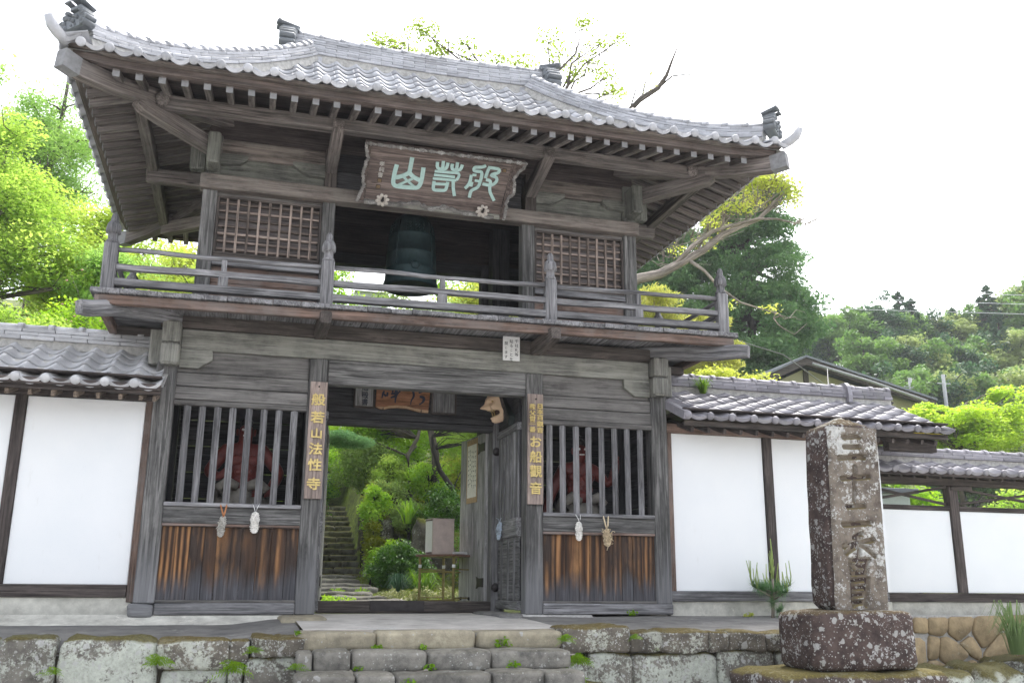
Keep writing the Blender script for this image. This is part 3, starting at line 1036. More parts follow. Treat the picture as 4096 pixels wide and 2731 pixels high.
# ---- upper storey
UX = [(-2.62, -2.46), (-1.293, -1.15), (1.11, 1.272), (2.445, 2.613)]
for x0, x1 in UX:
    part('upper_post', 'post')(x0, x1, .11, .27, 2.96, 4.60, c=.01)
    part('upper_rear_post', 'inner')(x0, x1, 2.16, 2.32, 2.96, 4.60)
part('inner_bell_post', 'inner')(1.16, 1.40, 1.72, 1.96, 2.96, 5.0)
part('inner_bell_post', 'inner')(-1.35, -1.15, 1.72, 1.92, 2.96, 5.0)
part('upper_tie_beam', 'tie')(-2.655, 2.625, .03, .20, 4.445, 4.61, c=.012, jit=.004)
part('upper_tie_beam', 'inner')(-2.655, 2.625, 2.2, 2.36, 4.445, 4.61)
for s in (-1, 1):
    x0, x1 = (-2.46, -1.293) if s < 0 else (1.272, 2.445)
    part('head_board', 'board')(x0, x1, .16, .2, 4.375, 4.444)
    pn = part('lattice_panel', 'lpanel')(x0, x1, .205, .225, 3.70, 4.40)
    for k in range(1, 6):
        pass
    fx0, fx1, fz0, fz1 = x0 + .03, x1 - .03, 3.735, 4.372
    b = MB()
    b.box(fx0 - .028, fx0, .13, .2, fz0 - .03, fz1 + .02)
    b.box(fx1, fx1 + .028, .13, .2, fz0 - .03, fz1 + .02)
    b.box(fx0, fx1, .132, .2, fz1, fz1 + .03)
    b.box(fx0, fx1, .132, .2, fz0 - .03, fz0)
    b.build('lattice_frame', W['dim'], pn)
    for k in range(9):
        x = fx0 + (fx1 - fx0) * (k + .75) / 9.5
        MB().box(x - .0125, x + .0125, .138, .165, fz0, fz1, c=.002, jit=.0015).build('lattice_slat', W['lattice'], pn)
    for k in range(7):
        z = fz0 + (fz1 - fz0) * (k + .5) / 7
        MB().box(fx0, fx1, .166, .196, z - .012, z + .012, c=.002, jit=.0015).build('lattice_slat', W['lattice'], pn)
    part('lattice_rail', 'rail')(x0, x1, .10, .2, 3.572, 3.645)
    part('lattice_rail', 'dim')(x0, x1, .13, .2, 3.647, 3.702)
    for k in range(3):
        z = 3.0 + k * .19
        part('dado_board', 'brown')(x0, x1, .17, .2, z + .001, z + .189)
    for k in range(9):
        z = 3.0 + k * .27
        part('side_board', 'board')(*sorted((s * 2.53 - .015, s * 2.53 + .015)), .27, 2.16, z + .001, z + .269)
    part('rear_panel', 'inner')(x0, x1, 2.2, 2.24, 3.9, 4.44)
    # brackets above the tie beam
    part('upper_neck', 'beam2')(*sorted((s * 2.61, s * 2.452)), .11, .27, 4.61, 5.12)
    part('upper_block', 'beam2')(*sorted((s * 2.60, s * 2.462)), -.17, .13, 4.665, 5.035, c=.02)
    part('upper_block', 'beam2')(*sorted((s * 2.79, s * 2.612)), .125, .265, 4.69, 4.975, c=.02)
    part('mid_neck', 'dim')(*sorted((s * 1.29, s * 1.15)), .11, .27, 4.61, 5.12)
    o1 = [(2.46, 4.90), (2.165, 4.90), (2.165, 4.85), (2.24, 4.79), (2.46, 4.765)]
    o2 = [(1.29, 4.90), (1.66, 4.90), (1.66, 4.862), (1.58, 4.80), (1.47, 4.75), (1.29, 4.745)]
    for o in (o1, o2):
        o = [(x * s, z) for x, z in o]
        MB().prism_xz(o, .095, .2).build('bracket_arm', W['beam2'], G)
    part('wall_board', 'tie')(x0, x1, .135, .2, 4.876, 5.09)
    part('wall_board', 'beam2')(x0, x1, .165, .2, 4.612, 4.874)
    # brackets carrying the eave purlin
    x = s * 1.22
    MB().sweep([(x, .2, 4.87), (x, -.35, 4.985), (x, -.60, 5.045), (x, -.66, 5.06)], [(-.065, -.06), (-.05, -.078), (.05, -.078), (.065, -.06), (.065, .078), (-.065, .078)],
               smooth=False, scale=[1, 1, 1, .92]).build('eave_bracket', W['soffit'], G)
    beam_part('side_eave_bracket', 'soffit', (s * 2.5, 1.2, 4.985), (s * 3.36, 1.2, 4.985), .13, .18, c=.02)
    for y in (.2,):
        MB().sweep([(s * 2.5, .1, 4.92), (s * 2.8, -.2, 4.945), (s * 3.1, -.5, 4.975), (s * 3.24, -.64, 4.99), (s * 3.30, -.70, 5.01)],
                   [(-.065, -.08), (.065, -.08), (.065, .085), (-.065, .085)], smooth=False, scale=[1, 1, 1, .95, .7]).build('corner_eave_bracket', W['soffit'], G)
    beam_part('corner_eave_bracket', 'soffit', (s * 2.5, 2.3, 4.93), (s * 3.28, 3.08, 4.99), .13, .17)
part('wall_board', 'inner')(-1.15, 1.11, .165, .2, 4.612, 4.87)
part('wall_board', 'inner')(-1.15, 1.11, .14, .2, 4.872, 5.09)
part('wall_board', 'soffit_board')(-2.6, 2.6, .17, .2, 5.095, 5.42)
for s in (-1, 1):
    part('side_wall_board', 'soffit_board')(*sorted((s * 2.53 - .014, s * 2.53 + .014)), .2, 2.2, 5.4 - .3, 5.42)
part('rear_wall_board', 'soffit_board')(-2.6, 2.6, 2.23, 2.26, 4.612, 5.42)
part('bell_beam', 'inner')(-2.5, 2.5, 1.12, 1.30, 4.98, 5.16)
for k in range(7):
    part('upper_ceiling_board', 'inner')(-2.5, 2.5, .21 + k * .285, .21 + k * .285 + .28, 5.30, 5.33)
part('eave_purlin', 'soffit')(-3.22, 3.22, -.612, -.49, 5.02, 5.165, c=.008)
part('eave_purlin', 'soffit')(-3.22, 3.22, 2.92, 3.042, 5.02, 5.165, c=.008)
for s in (-1, 1):
    x0, x1 = sorted((s * 3.225, s * 3.347))
    part('eave_purlin', 'soffit')(x0, x1, -.62, 3.05, 5.02, 5.165, c=.008)
    MB().lathe([(.06, -.07), (.075, -.05), (.078, 0), (.075, .05), (.06, .07)], 12, Matrix.Translation((s * 3.06, -.62, 5.10)) @ Matrix.Rotation(R(90), 4, 'X') @ Matrix.Diagonal((.9, 1.1, .4, 1))).build('purlin_nose', W['soffit'], G)

# ---- rafters and eave boards
CY = 1.215
HALFX, HALFY = 3.97, 2.585          # eave line of the tiles from the centre
def lift(t):
    t = max(0, (abs(t) - 3.15) / .75)
    return .075 * t ** 2
def rafz(d):                        # d = distance in from the rafter tips
    return 5.02 + .29 * d
raft_mesh = {}
def rafter(px, py, dx, dy, L, zl):
    key = (round(L, 2))
    if key not in raft_mesh:
        b = MB()
        b.beam((0, 0, 0), (0, L, .29 * L), .066, .076, c=.003)
        b.box(-.034, .034, -.006, .003, -.040, .042, c=.001, mi=1)
        raft_mesh[key] = b.mesh('rafter', [W['soffit'], W['rafter_end']])
    ang = math.atan2(-dx, dy)
    link('rafter', raft_mesh[key], G, Matrix.Translation((px, py, 5.02 + zl)) @ Matrix.Rotation(ang, 4, 'Z'))
for k in range(33):
    x = -3.446 + 6.892 * k / 32
    tip = 1.18
    L = min(1.36, max(.22, (HALFX - .19 - abs(x)) + .0))
    rafter(x, -1.18, 0, 1, L, lift(x) * .7)
    rafter(x, 2 * CY + 1.18, 0, -1, L, lift(x) * .7)
for s in (-1, 1):
    for k in range(21):
        y = CY - 2.1 + 4.2 * k / 20
        L = min(1.25, max(.22, HALFY - .19 - abs(y - CY)))
        rafter(s * 3.78, y, -s, 0, L, lift(abs(y - CY) + 1.385) * .7)
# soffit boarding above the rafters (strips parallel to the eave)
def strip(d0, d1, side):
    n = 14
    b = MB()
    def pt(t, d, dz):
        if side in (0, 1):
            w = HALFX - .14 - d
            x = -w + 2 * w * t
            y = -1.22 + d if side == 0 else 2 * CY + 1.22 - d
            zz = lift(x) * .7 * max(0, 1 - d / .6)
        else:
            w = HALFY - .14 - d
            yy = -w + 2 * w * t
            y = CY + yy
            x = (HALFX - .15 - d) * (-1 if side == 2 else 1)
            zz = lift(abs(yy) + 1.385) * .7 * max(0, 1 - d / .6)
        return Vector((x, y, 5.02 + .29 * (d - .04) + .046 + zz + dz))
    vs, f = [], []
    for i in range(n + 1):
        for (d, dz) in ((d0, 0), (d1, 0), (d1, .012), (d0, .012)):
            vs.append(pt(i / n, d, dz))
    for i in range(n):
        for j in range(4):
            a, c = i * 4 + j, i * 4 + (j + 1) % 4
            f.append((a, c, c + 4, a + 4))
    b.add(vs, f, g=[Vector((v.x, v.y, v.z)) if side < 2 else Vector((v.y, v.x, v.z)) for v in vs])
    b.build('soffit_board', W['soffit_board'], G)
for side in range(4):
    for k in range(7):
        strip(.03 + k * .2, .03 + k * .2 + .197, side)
# eave fascia boards, two layers, rising to the corners
def fascia(y_in, z0, z1, th, mat):
    for side in range(4):
        hx = HALFX - y_in
        hy = HALFY - y_in
        n = 24
        b = MB()
        vs, g = [], []
        for i in range(n + 1):
            t = -1 + 2 * i / n
            w = (hx if side < 2 else hy)
            a = t * w
            li = lift(a if side < 2 else abs(a) + 1.385)
            for (o, z) in ((0, z0), (0, z1), (th, z1), (th, z0)):
                sgn = -1 if side in (0, 2) else 1
                aa = t * (w - o)
                if side < 2:
                    v = Vector((aa, CY + sgn * (hy - o), z + li))
                    g.append(Vector((v.x, v.y, v.z)))
                else:
                    v = Vector((sgn * (hx - o), CY + aa, z + li))
                    g.append(Vector((v.y, v.x, v.z)))
                vs.append(v)
        f = [(i * 4 + j, i * 4 + (j + 1) % 4, (i + 1) * 4 + (j + 1) % 4, (i + 1) * 4 + j) for i in range(n) for j in range(4)]
        b.add(vs, f, g=g)
        b.build('eave_board', mat, G)
fascia(.075, 5.128, 5.165, .14, W['tie'])
fascia(.125, 5.052, 5.125, .11, W['fascia'])
for s in (-1, 1):
    for fr in (-1, 1):
        Y = lambda y: y if fr < 0 else 2 * CY - y
        MB().sweep([(s * 2.4, Y(.2), 5.36), (s * 3.0, Y(-.40), 5.17), (s * 3.5, Y(-.90), 5.04), (s * 3.78, Y(-1.18), 5.005), (s * 3.90, Y(-1.32), 5.015)],
                   [(-.06, -.09), (.06, -.09), (.06, .09), (-.06, .09)], smooth=False).build('hip_rafter', W['soffit'], G)
        MB().sweep([(s * 3.80, Y(-1.205), 5.003), (s * 3.925, Y(-1.345), 5.02)], [(-.064, -.094), (.064, -.094), (.064, .094), (-.064, .094)], smooth=False).build('hip_rafter_cap', W['rafter_end'], G)

# ------------------------------------------------------------------ tiles
def tprof(u, cr, tr):
    return cr - (cr + tr) * (math.sqrt(math.sin(math.pi * u) ** 2 + .035) - .187) / .83


def tile_geo(b, w, L, cr, tr, th=.011, eave=False, m=None, n=13, mi=0, clip=None):
    m = m or Matrix()
    us = [-.2 + 1.04 * i / n for i in range(n + 1)]
    if eave:
        us = [-.2 + 1.16 * i / (n + 3) for i in range(n + 4)]
    vs = []
    for u in us:
        h = tprof(u, cr, tr)
        drop = th
        if eave:
            drop = .016 + .026 * max(0, math.sin(math.pi * min(1, max(0, (u - .02) / .96)))) ** .35
        vs += [Vector((u * w, 0, h + .011 - drop)), Vector((u * w, -.004 if eave else 0, h + .011)), Vector((u * w, L, h)), Vector((u * w, L, h - th))]
    f = []
    k = len(us)
    for i in range(k - 1):
        a, c = i * 4, i * 4 + 4
        f += [(a, c, c + 1, a + 1), (a + 1, c + 1, c + 2, a + 2), (a, a + 3, c + 3, c)]
    f += [(0, 1, 2, 3), ((k - 1) * 4 + 3, (k - 1) * 4 + 2, (k - 1) * 4 + 1, (k - 1) * 4)]
    wv = [m @ v for v in vs]
    if clip:
        wv = [clip(v) for v in wv]
    s0 = len(b.sm)
    b.add(wv, f, smooth=False, g=vs, mi=mi)
    for i in range((k - 1) * 3):
        b.sm[s0 + i] = i % 3 == 1
    if eave:
        r = .047
        q = m @ Matrix.Translation((0, .012, cr * .35)) @ Matrix.Rotation(R(90), 4, 'X')
        if not clip:
            b.lathe([(r, 0), (r, .018), (r * .93, .026), (r * .6, .034), (.004, .038)], 14, q, mi=mi)
    return b


def smooth_tile(me):
    return me


class TileSet:
    def __init__(s, w, cr, tr, mat, L=.285):
        s.w, s.cr, s.tr, s.mat, s.L = w, cr, tr, mat, L
        b = tile_geo(MB(), w, L, cr, tr)
        s.tile = b.mesh('roof_tile', mat)
        s.eave = tile_geo(MB(), w, L, cr, tr, eave=True).mesh('eave_tile', mat)


def tmat(x, y, z, ang, slope, tilt=0.0):
    return (Matrix.Translation((x, y, z)) @ Matrix.Rotation(ang, 4, 'Z') @ Matrix.Rotation(slope + tilt, 4, 'X')
            @ Matrix.Rotation(R(rnd.uniform(-.7, .7)), 4, 'Z') @ Matrix.Rotation(R(rnd.uniform(-.8, .8)), 4, 'Y'))


def surf(d):
    return 5.168 + .33 * d + .135 * d * d


def dsurf(d):
    return .33 + .27 * d


rows, d = [], 0.0
while d < 2.52:
    rows.append(d)
    d += .235 * math.cos(math.atan(dsurf(d)))
TG = TileSet(.2593, .034, .022, T_GATE)
ROOF = MB().box(-.05, .05, CY - .05, CY + .05, 5.6, 6.9).build('roof', W['soffit_board'], G)
# solid roof deck below the tiles
b = MB()
nd = 10
for side in range(4):
    vs, f = [], []
    for i in range(nd + 1):
        d = .06 + 2.5 * i / nd
        z = surf(d) - .035
        wx, wy = HALFX - d, HALFY - d
        wy = max(wy, .004)
        if side == 0:
            vs += [Vector((-wx, CY - wy, z)), Vector((wx, CY - wy, z))]
        elif side == 1:
            vs += [Vector((wx, CY + wy, z)), Vector((-wx, CY + wy, z))]
        elif side == 2:
            vs += [Vector((-wx, CY + wy, z)), Vector((-wx, CY - wy, z))]
        else:
            vs += [Vector((wx, CY - wy, z)), Vector((wx, CY + wy, z))]
    f = [(2 * i, 2 * i + 1, 2 * i + 3, 2 * i + 2) for i in range(nd)]
    b.add(vs, f)
b.build('roof_deck', MORTAR, ROOF)
cols = [-3.76 + .2593 * k for k in range(30)]
other = MB()
def lift2(t, d):
    return lift(t) * .8 * max(0, 1 - d / 1.0)
def hipclip(v):
    lim = max(.0, HALFX - (HALFY - abs(v.y - CY)) - .03)
    return Vector((max(-lim, min(lim, v.x)), v.y, v.z))
def hipclip2(v):
    lim = max(.0, HALFY - (HALFX - abs(v.x)) - .03)
    return Vector((v.x, CY + max(-lim, min(lim, v.y - CY)), v.z))
for fr in (-1, 1):
    m_ = tmat(-4.02 * -fr, CY + fr * HALFY, surf(0) + .08, 0 if fr < 0 else math.pi, math.atan(.35))
    tile_geo(MB(), TG.w, TG.L, TG.cr, TG.tr, eave=True, m=m_, clip=hipclip).build('eave_tile', T_GATE, ROOF)
for r, d in enumerate(rows):
    sl = math.atan(dsurf(d + .1)) - .025
    for xk in cols:
        xc = xk + .13
        if abs(xc) > HALFX - d + .10:
            continue
        edge = abs(xc) > HALFX - d - .42
        mw = tmat(xk, CY - HALFY + d, surf(d) + lift2(xc, d), 0, sl)
        if edge and r:
            tile_geo(MB(), TG.w, TG.L, TG.cr, TG.tr, m=mw, clip=hipclip).build('roof_tile', T_GATE, ROOF)
        else:
            link('eave_tile' if r == 0 else 'roof_tile', TG.eave if r == 0 else TG.tile, ROOF, mw)
        xr = -xk
        mr = tmat(xr, CY + HALFY - d, surf(d) + lift2(xc, d), math.pi, sl)
        if r == 0:
            link('eave_tile', TG.eave, ROOF, mr)
        else:
            tile_geo(other, TG.w, TG.L, TG.cr, TG.tr, m=mr, n=5, clip=hipclip)
    for k in range(19):
        yk = -2.33 + .2593 * k
        yc = yk + .13
        if abs(yc) > HALFY - d + .10:
            continue
        for s in (-1, 1):
            # along +x side the local x axis runs +y ; along -x side it runs -y
            ang = -math.pi / 2 if s < 0 else math.pi / 2
            y = CY + (yk if s > 0 else -yk)
            mw = tmat(s * (HALFX - d), y, surf(d) + lift2(abs(yc) + 1.385, d), ang, sl)
            if r == 0:
                link('eave_tile', TG.eave, ROOF, mw)
            else:
                tile_geo(other, TG.w, TG.L, TG.cr, TG.tr, m=mw, n=5, clip=hipclip2)
ob_ = other.build('side_and_rear_tiles', T_GATE, ROOF, kind='stuff')

# ---- ridges: stacked courses of flat tiles with a round cap
slab_cache = {}
def ridge_slab(L, w, h, mat):
    k = (round(L, 3), round(w, 3), round(h, 3), mat.name)
    if k not in slab_cache:
        b = MB()
        b.obox(Matrix(), L / 2, w / 2, h / 2, .004, jit=.0015)
        slab_cache[k] = b.mesh('ridge_tile', mat)
    return slab_cache[k]
def ridge_cap(L, r, mat, knob=True):
    k = ('cap', round(L, 3), round(r, 3), mat.name)
    if k not in slab_cache:
        b = MB()
        prof = [(r * math.cos(a), r * math.sin(a) * 1.05) for a in [math.pi * i / 8 for i in range(9)]]
        b.sweep([(-L / 2, 0, 0), (L / 2, 0, 0)], prof, upv=(0, 0, 1))
        if knob:
            p2 = [(x * 1.22, z * 1.22) for x, z in prof]
            b.sweep([(L / 2 - .05, 0, 0), (L / 2 + .015, 0, 0)], p2, upv=(0, 0, 1))
        slab_cache[k] = b.mesh('ridge_cap', mat)
    return slab_cache[k]
def ridge(parent, path, courses, w0, w1, h, seg, mat, capr, merge=None, base=.02):
    """path: function t(0..1)->point on the roof surface; horizontal length known by sampling"""
    pts = [Vector(path(i / 60)) for i in range(61)]
    acc = [0]
    for a, c in zip(pts, pts[1:]):
        acc.append(acc[-1] + (c - a).length)
    T = acc[-1]
    def at(s):
        s = min(max(s, 0), T)
        for i in range(60):
            if acc[i + 1] >= s:
                return pts[i].lerp(pts[i + 1], (s - acc[i]) / max(1e-6, acc[i + 1] - acc[i]))
        return pts[-1]
    def frame(s0, s1, up_):
        a, c = at(s0), at(s1)
        x = (c - a).normalized()
        y = Vector((0, 0, 1)).cross(x).normalized()
        z = x.cross(y)
        m = Matrix((x, y, z)).transposed().to_4x4()
        m.translation = (a + c) / 2 + z * up_
        return m, (c - a).length
    for c in range(courses + 1):
        cap = c == courses
        L = seg * (1.0 if not cap else .92)
        off = -(c % 2) * L / 2
        w = w0 + (w1 - w0) * c / max(1, courses - 1)
        s = off
        while s < T - .02:
            a, e = max(0, s), min(T, s + L)
            s += L
            if e - a < .05:
                continue
            m, ln = frame(a, e, base + h * (c + .5) if not cap else base + h * courses)
            jm = m @ Matrix.Translation((0, rnd.uniform(-.004, .004), rnd.uniform(-.0015, .0015))) @ Matrix.Rotation(R(rnd.uniform(-.5, .5)), 4, 'Z')
            full = abs((e - a) - L) < 1e-4
            LL_ = L - .004 if full else round(ln - .004, 2)
            if merge is not None:
                if cap:
                    merge.sweep([jm @ Vector((-ln / 2, 0, 0)), jm @ Vector((ln / 2, 0, 0))], [(capr * math.cos(q), capr * math.sin(q)) for q in [math.pi * i / 6 for i in range(7)]])
                else:
                    merge.obox(jm, LL_ / 2, w / 2, h / 2 - .002, .004)
            elif cap:
                link('ridge_cap', ridge_cap(LL_, capr, mat), parent, jm)
            else:
                link('ridge_tile', ridge_slab(LL_, w, h - .004, mat), parent, jm)


def hip_path(s, fr):
    def f(t):
        d = .22 + (2.50 - .22) * t
        x = s * (HALFX - d)
        y = CY + fr * (HALFY - d)
        return (x, y, surf(d) + .03 + .05 * max(0, 1 - t * 3) ** 2)
    return f
merge = MB()
for s in (-1, 1):
    hr = MB().sweep([Vector(hip_path(s, -1)(i / 10)) - Vector((0, 0, .03)) for i in range(11)], [(-.095, -.06), (.095, -.06), (.08, .05), (-.08, .05)], smooth=False).build('hip_ridge', MORTAR, G)
    ridge(hr, hip_path(s, -1), 4, .20, .15, .036, .29, T_GATE, .062)
    ridge(None, hip_path(s, 1), 4, .20, .15, .036, .29, T_GATE, .062, merge=merge)
merge.build('rear_hip_ridges', T_GATE, G, kind='stuff')
mr = part('main_ridge', MORTAR)(-1.74, 1.74, CY - .10, CY + .10, 6.80, 6.925)
ridge(mr, lambda t: (-1.78 + 3.56 * t, CY, 6.895 + .05 * (2 * t - 1) ** 2), 7, .24, .17, .037, .30, T_GATE, .07, base=.0)
# little gables closing the ridge ends
for s in (-1, 1):
    b = MB()
    m = Matrix(((0, 0, s, s * 1.36), (1, 0, 0, CY), (0, 1, 0, 0), (0, 0, 0, 1)))
    b.prism([(-.13, 6.80), (.13, 6.80), (.08, 6.96), (-.08, 6.96)], m, 0, .38)
    b.build('ridge_gable', T_GATE, G)


def ogre_end(name, loc, ang, k=1.0, tubes=3, label=None):
    """ridge-end ornament: stacked scroll blocks with round tubes on top"""
    b = MB()
    m = Matrix.Translation(loc) @ Matrix.Rotation(ang, 4, 'Z') @ Matrix.Diagonal((k * 1.45, k * 1.6, k, 1))
    b.obox(m @ Matrix.Translation((0, 0, .10)), .07, .15, .11, .02)
    b.obox(m @ Matrix.Translation((-.02, 0, .26)), .06, .115, .07, .02)
    b.obox(m @ Matrix.Translation((-.01, 0, .36)), .085, .085, .035, .012)
    for sy in (-1, 1):
        for (z, r, y) in ((.04, .055, .15), (.13, .05, .165), (.22, .045, .125), (.29, .035, .10)):
            b.lathe([(r * .6, -.075), (r, -.06), (r, .07), (r * .55, .085), (r * .35, .07)], 10, m @ Matrix.Translation((.015, sy * y, z)) @ Matrix.Rotation(R(90), 4, 'Y'))
    # brow, nose and fangs of the face
    for (y, z, r) in ((-.05, .17, .035), (.05, .17, .035), (0, .12, .04), (-.03, .05, .022), (.03, .05, .022), (0, .21, .03)):
        b.ball(m @ Vector((.075, y, z)), r * k, 6)
    o = b.build(name, T_DARK, G)
    b = MB()
    for t in range(tubes):
        y = (t - (tubes - 1) / 2) * .085
        zz = .43 if abs(y) < .01 else .40
        q = m @ Matrix.Translation((-.06, y, zz)) @ Matrix.Rotation(R(68), 4, 'Y')
        b.lathe([(.036, -.04), (.036, .16), (.043, .165), (.043, .19), (.028, .19)], 10, q)
    b.build('ornament_tube', T_DARK, o)
    return o
for s in (-1, 1):
    ogre_end('corner_ornament', (s * 3.83, -1.20, 5.41), R(-135) if s < 0 else R(-45), .62)
    ogre_end('corner_ornament', (s * 3.83, 2 * CY + 1.20, 5.41), R(135) if s < 0 else R(45), .62)
    ogre_end('ridge_ornament', (s * 1.80, CY, 6.93), R(180) if s < 0 else 0, .9, tubes=2)
    for fr in (-1, 1):
        y = (lambda v: v if fr < 0 else 2 * CY - v)
        P_ = [(s * 3.89, y(-1.29), 5.22), (s * 3.965, y(-1.365), 5.26), (s * 4.02, y(-1.42), 5.31), (s * 4.05, y(-1.45), 5.395)]
        MB().sweep(P_, [.05, .055, .054, .048]).build('corner_horn_tile', T_GATE, G)

# ------------------------------------------------------------------ roofed plaster walls
def wall_roof(root, x0, x1, y_e, z_e, y_r, z_r, ts, ncourse, onig=False, seed=0, cap_end=True):
    run, rise = y_r - y_e, z_r - z_e
    sl = math.atan2(rise, run)
    Ls = math.hypot(run, rise)
    nr = max(2, round(Ls / .235))
    ex = Ls / nr
    b = MB()
    for sg in (-1, 1):
        yy = lambda v: v if sg < 0 else 2 * y_r - v
        b.add([(x0, yy(y_e + .05), z_e - .005), (x1, yy(y_e + .05), z_e - .005), (x1, y_r, z_r - .03), (x0, y_r, z_r - .03)], [(0, 1, 2, 3)])
    rf = b.build('roof', MORTAR, root)
    n = int((x1 - x0) / ts.w)
    rest = MB()
    for r in range(nr):
        for k in range(n):
            x = x0 + ts.w * (k + .2)
            t = r / nr
            mw = tmat(x, y_e + run * t, z_e + rise * t + .006 * noise.noise(Vector((x, r * .3, seed))), 0, sl, -.022)
            link('eave_tile' if r == 0 else 'roof_tile', ts.eave if r == 0 else ts.tile, rf, mw)
            mb_ = tmat(x + ts.w, 2 * y_r - y_e - run * t, z_e + rise * t, math.pi, sl, -.022)
            tile_geo(rest, ts.w, ts.L, ts.cr, ts.tr, m=mb_, n=5)
    rest.build('rear_tiles', ts.mat, rf, kind='stuff')
    rg = MB().box(x0, x1, y_r - .07, y_r + .07, z_r - .06, z_r + .04).build('ridge', MORTAR, root)
    ridge(rg, lambda t: (x0 + (x1 - x0) * t, y_r, z_r + .03), ncourse, .22, .17, .042, .33, ts.mat, .058, base=0.0)
    return rf
TL = TileSet(.268, .036, .028, T_LEFT)
TR = TileSet(.2846, .020, .014, T_RIGHT)

wL = thing('plaster_wall', (-5, .3, -.2), 'white plaster wall with pale tiled roof left of the gate', 'wall')
def pw(root, name, mat, *e, c=.005, jit=.001):
    return MB().box(*e, c=c, jit=jit).build(name, W.get(mat, mat) if isinstance(mat, str) else mat, root)
pw(wL, 'plaster_panel', PLASTER, -4.10, -2.975, .10, .16, .148, 1.995)
pw(wL, 'plaster_panel', PLASTER, -6.3, -4.215, .10, .16, .148, 1.995)
pw(wL, 'wall_post', 'walldark', -4.212, -4.103, .075, .2, .15, 2.02)
pw(wL, 'wall_post', 'brown', -2.972, -2.905, .07, .2, -.02, 2.12)
pw(wL, 'sill_beam', 'walldark', -6.3, -2.975, .06, .2, .03, .147)
pw(wL, 'plaster_base', BASEPL, -6.3, -2.92, .09, .2, -.30, .028)
pw(wL, 'wall_plate', 'walldark', -6.3, -2.76, .04, .22, 1.998, 2.10)
pw(wL, 'eave_board', 'walldark', -6.3, -2.80, -.46, -.40, 2.02, 2.085)
pw(wL, 'eave_board', 'walldark', -6.3, -2.80, -.40, -.36, 1.985, 2.05)
for x in [-4.205 - .205 * i for i in range(10)] + [-4.0, -3.795, -3.59, -3.385, -3.18, -2.99, -2.86]:
    beam_part('wall_rafter', 'raftw', (x, -.345, 1.955), (x, .3, 2.14), .038, .06, parent=wL)
pw(wL, 'roof_board', 'walldark', -6.3, -2.8, -.44, .85, 2.15, 2.17)
wall_roof(wL, -6.32, -2.78, -.47, 2.065, .62, 2.645, TL, 3, seed=1)
pw(wL, 'rear_panel', PLASTER, -6.3, -2.92, 1.10, 1.16, -.1, 2.3)

wR = thing('plaster_wall', (4.5, .3, -.2), 'taller white plaster wall with purple-grey tiled roof right of the gate', 'wall')
pw(wR, 'plaster_panel', PLASTER, 2.985, 4.215, .10, .16, .118, 1.962)
pw(wR, 'plaster_panel', PLASTER, 4.345, 5.90, .10, .16, .118, 1.962)
pw(wR, 'wall_post', 'brown', 2.905, 2.982, .07, .2, .0, 2.05)
pw(wR, 'wall_post', 'walldark', 4.222, 4.338, .07, .2, .12, 2.0)
pw(wR, 'wall_post', 'walldark', 5.70, 5.84, .07, .2, .12, 2.0)
pw(wR, 'sill_beam', 'rail', 2.905, 5.84, .05, .2, .005, .116, jit=.004)
pw(wR, 'plaster_base', BASEPL, 2.905, 4.36, .085, .2, -.25, .003)
pw(wR, 'plaster_base', BASEPL, 4.363, 5.895, .085, .2, -1.1, .003)
pw(wR, 'wall_plate', 'brown', 2.905, 6.0, .04, .22, 1.964, 2.07)
pw(wR, 'eave_board', 'walldark', 2.93, 6.62, -.42, -.36, 2.055, 2.10)
pw(wR, 'eave_board', 'dim', 2.95, 6.60, -.37, -.33, 1.985, 2.05)
pw(wR, 'purlin_end', 'walldark', 5.9, 6.62, -.12, .0, 1.86, 1.99)
for i in range(17):
    x = 3.07 + .2115 * i
    beam_part('wall_rafter', 'walldark', (x, -.32, 1.945), (x, .45, 2.2), .042, .06, parent=wR)
pw(wR, 'roof_board', 'walldark', 2.93, 6.6, -.40, .95, 2.17, 2.19)
wall_roof(wR, 2.90, 6.66, -.45, 2.085, .80, 2.66, TR, 3, seed=2)
MB().sweep([(2.95, -.46, 2.09), (2.93, .1, 2.33), (2.92, .6, 2.55)], [(-.05, -.05), (.03, -.05), (.03, .045), (-.05, .045)], smooth=False).build('verge_tile', T_RIGHT, wR)
# upright end tile of the ridge
b = MB()
m = Matrix(((0, 0, 1, 5.93), (1, 0, 0, .80), (0, 1, 0, 2.62), (0, 0, 0, 1)))
b.prism([(-.14, 0), (.14, 0), (.15, .1), (.12, .23), (.06, .285), (-.06, .285), (-.12, .23), (-.15, .1)], m, 0, .06)
b.lathe([(.07, 0), (.07, .03), (.02, .04)], 12, Matrix.Translation((5.99, .80, 2.79)) @ Matrix.Rotation(R(90), 4, 'Y'))
b.build('ridge_end_tile', T_RIGHT, wR)

wS = thing('plaster_wall', (7.5, .6, -.2), 'lower white plaster wall with a tiled roof raised over an open strip, right of the pillar', 'wall')
for x0, x1 in ((5.9, 7.237), (7.383, 9.1), (9.25, 11)):
    pw(wS, 'plaster_panel', PLASTER, x0, x1, .50, .56, .112, 1.178)
    pw(wS, 'panel_rail', 'walldark', x0, x1, .475, .585, 1.18, 1.24)
for x in (5.80, 7.31, 9.18):
    pw(wS, 'wall_post', 'walldark', x - .07, x + .07, .47, .60, .11, 1.51)
    pw(wS, 'post_bracket', 'dim', x - .05, x + .30, .455, .5, 1.45, 1.512)
pw(wS, 'sill_beam', 'walldark', 5.84, 11, .44, .6, .0, .109)
pw(wS, 'plaster_base', BASEPL, 5.84, 11, .47, .6, -.20, -.003)
pw(wS, 'wall_plate', 'dim', 5.6, 11, .47, .58, 1.515, 1.625)
pw(wS, 'eave_board', 'walldark', 5.6, 11, .19, .24, 1.60, 1.65)
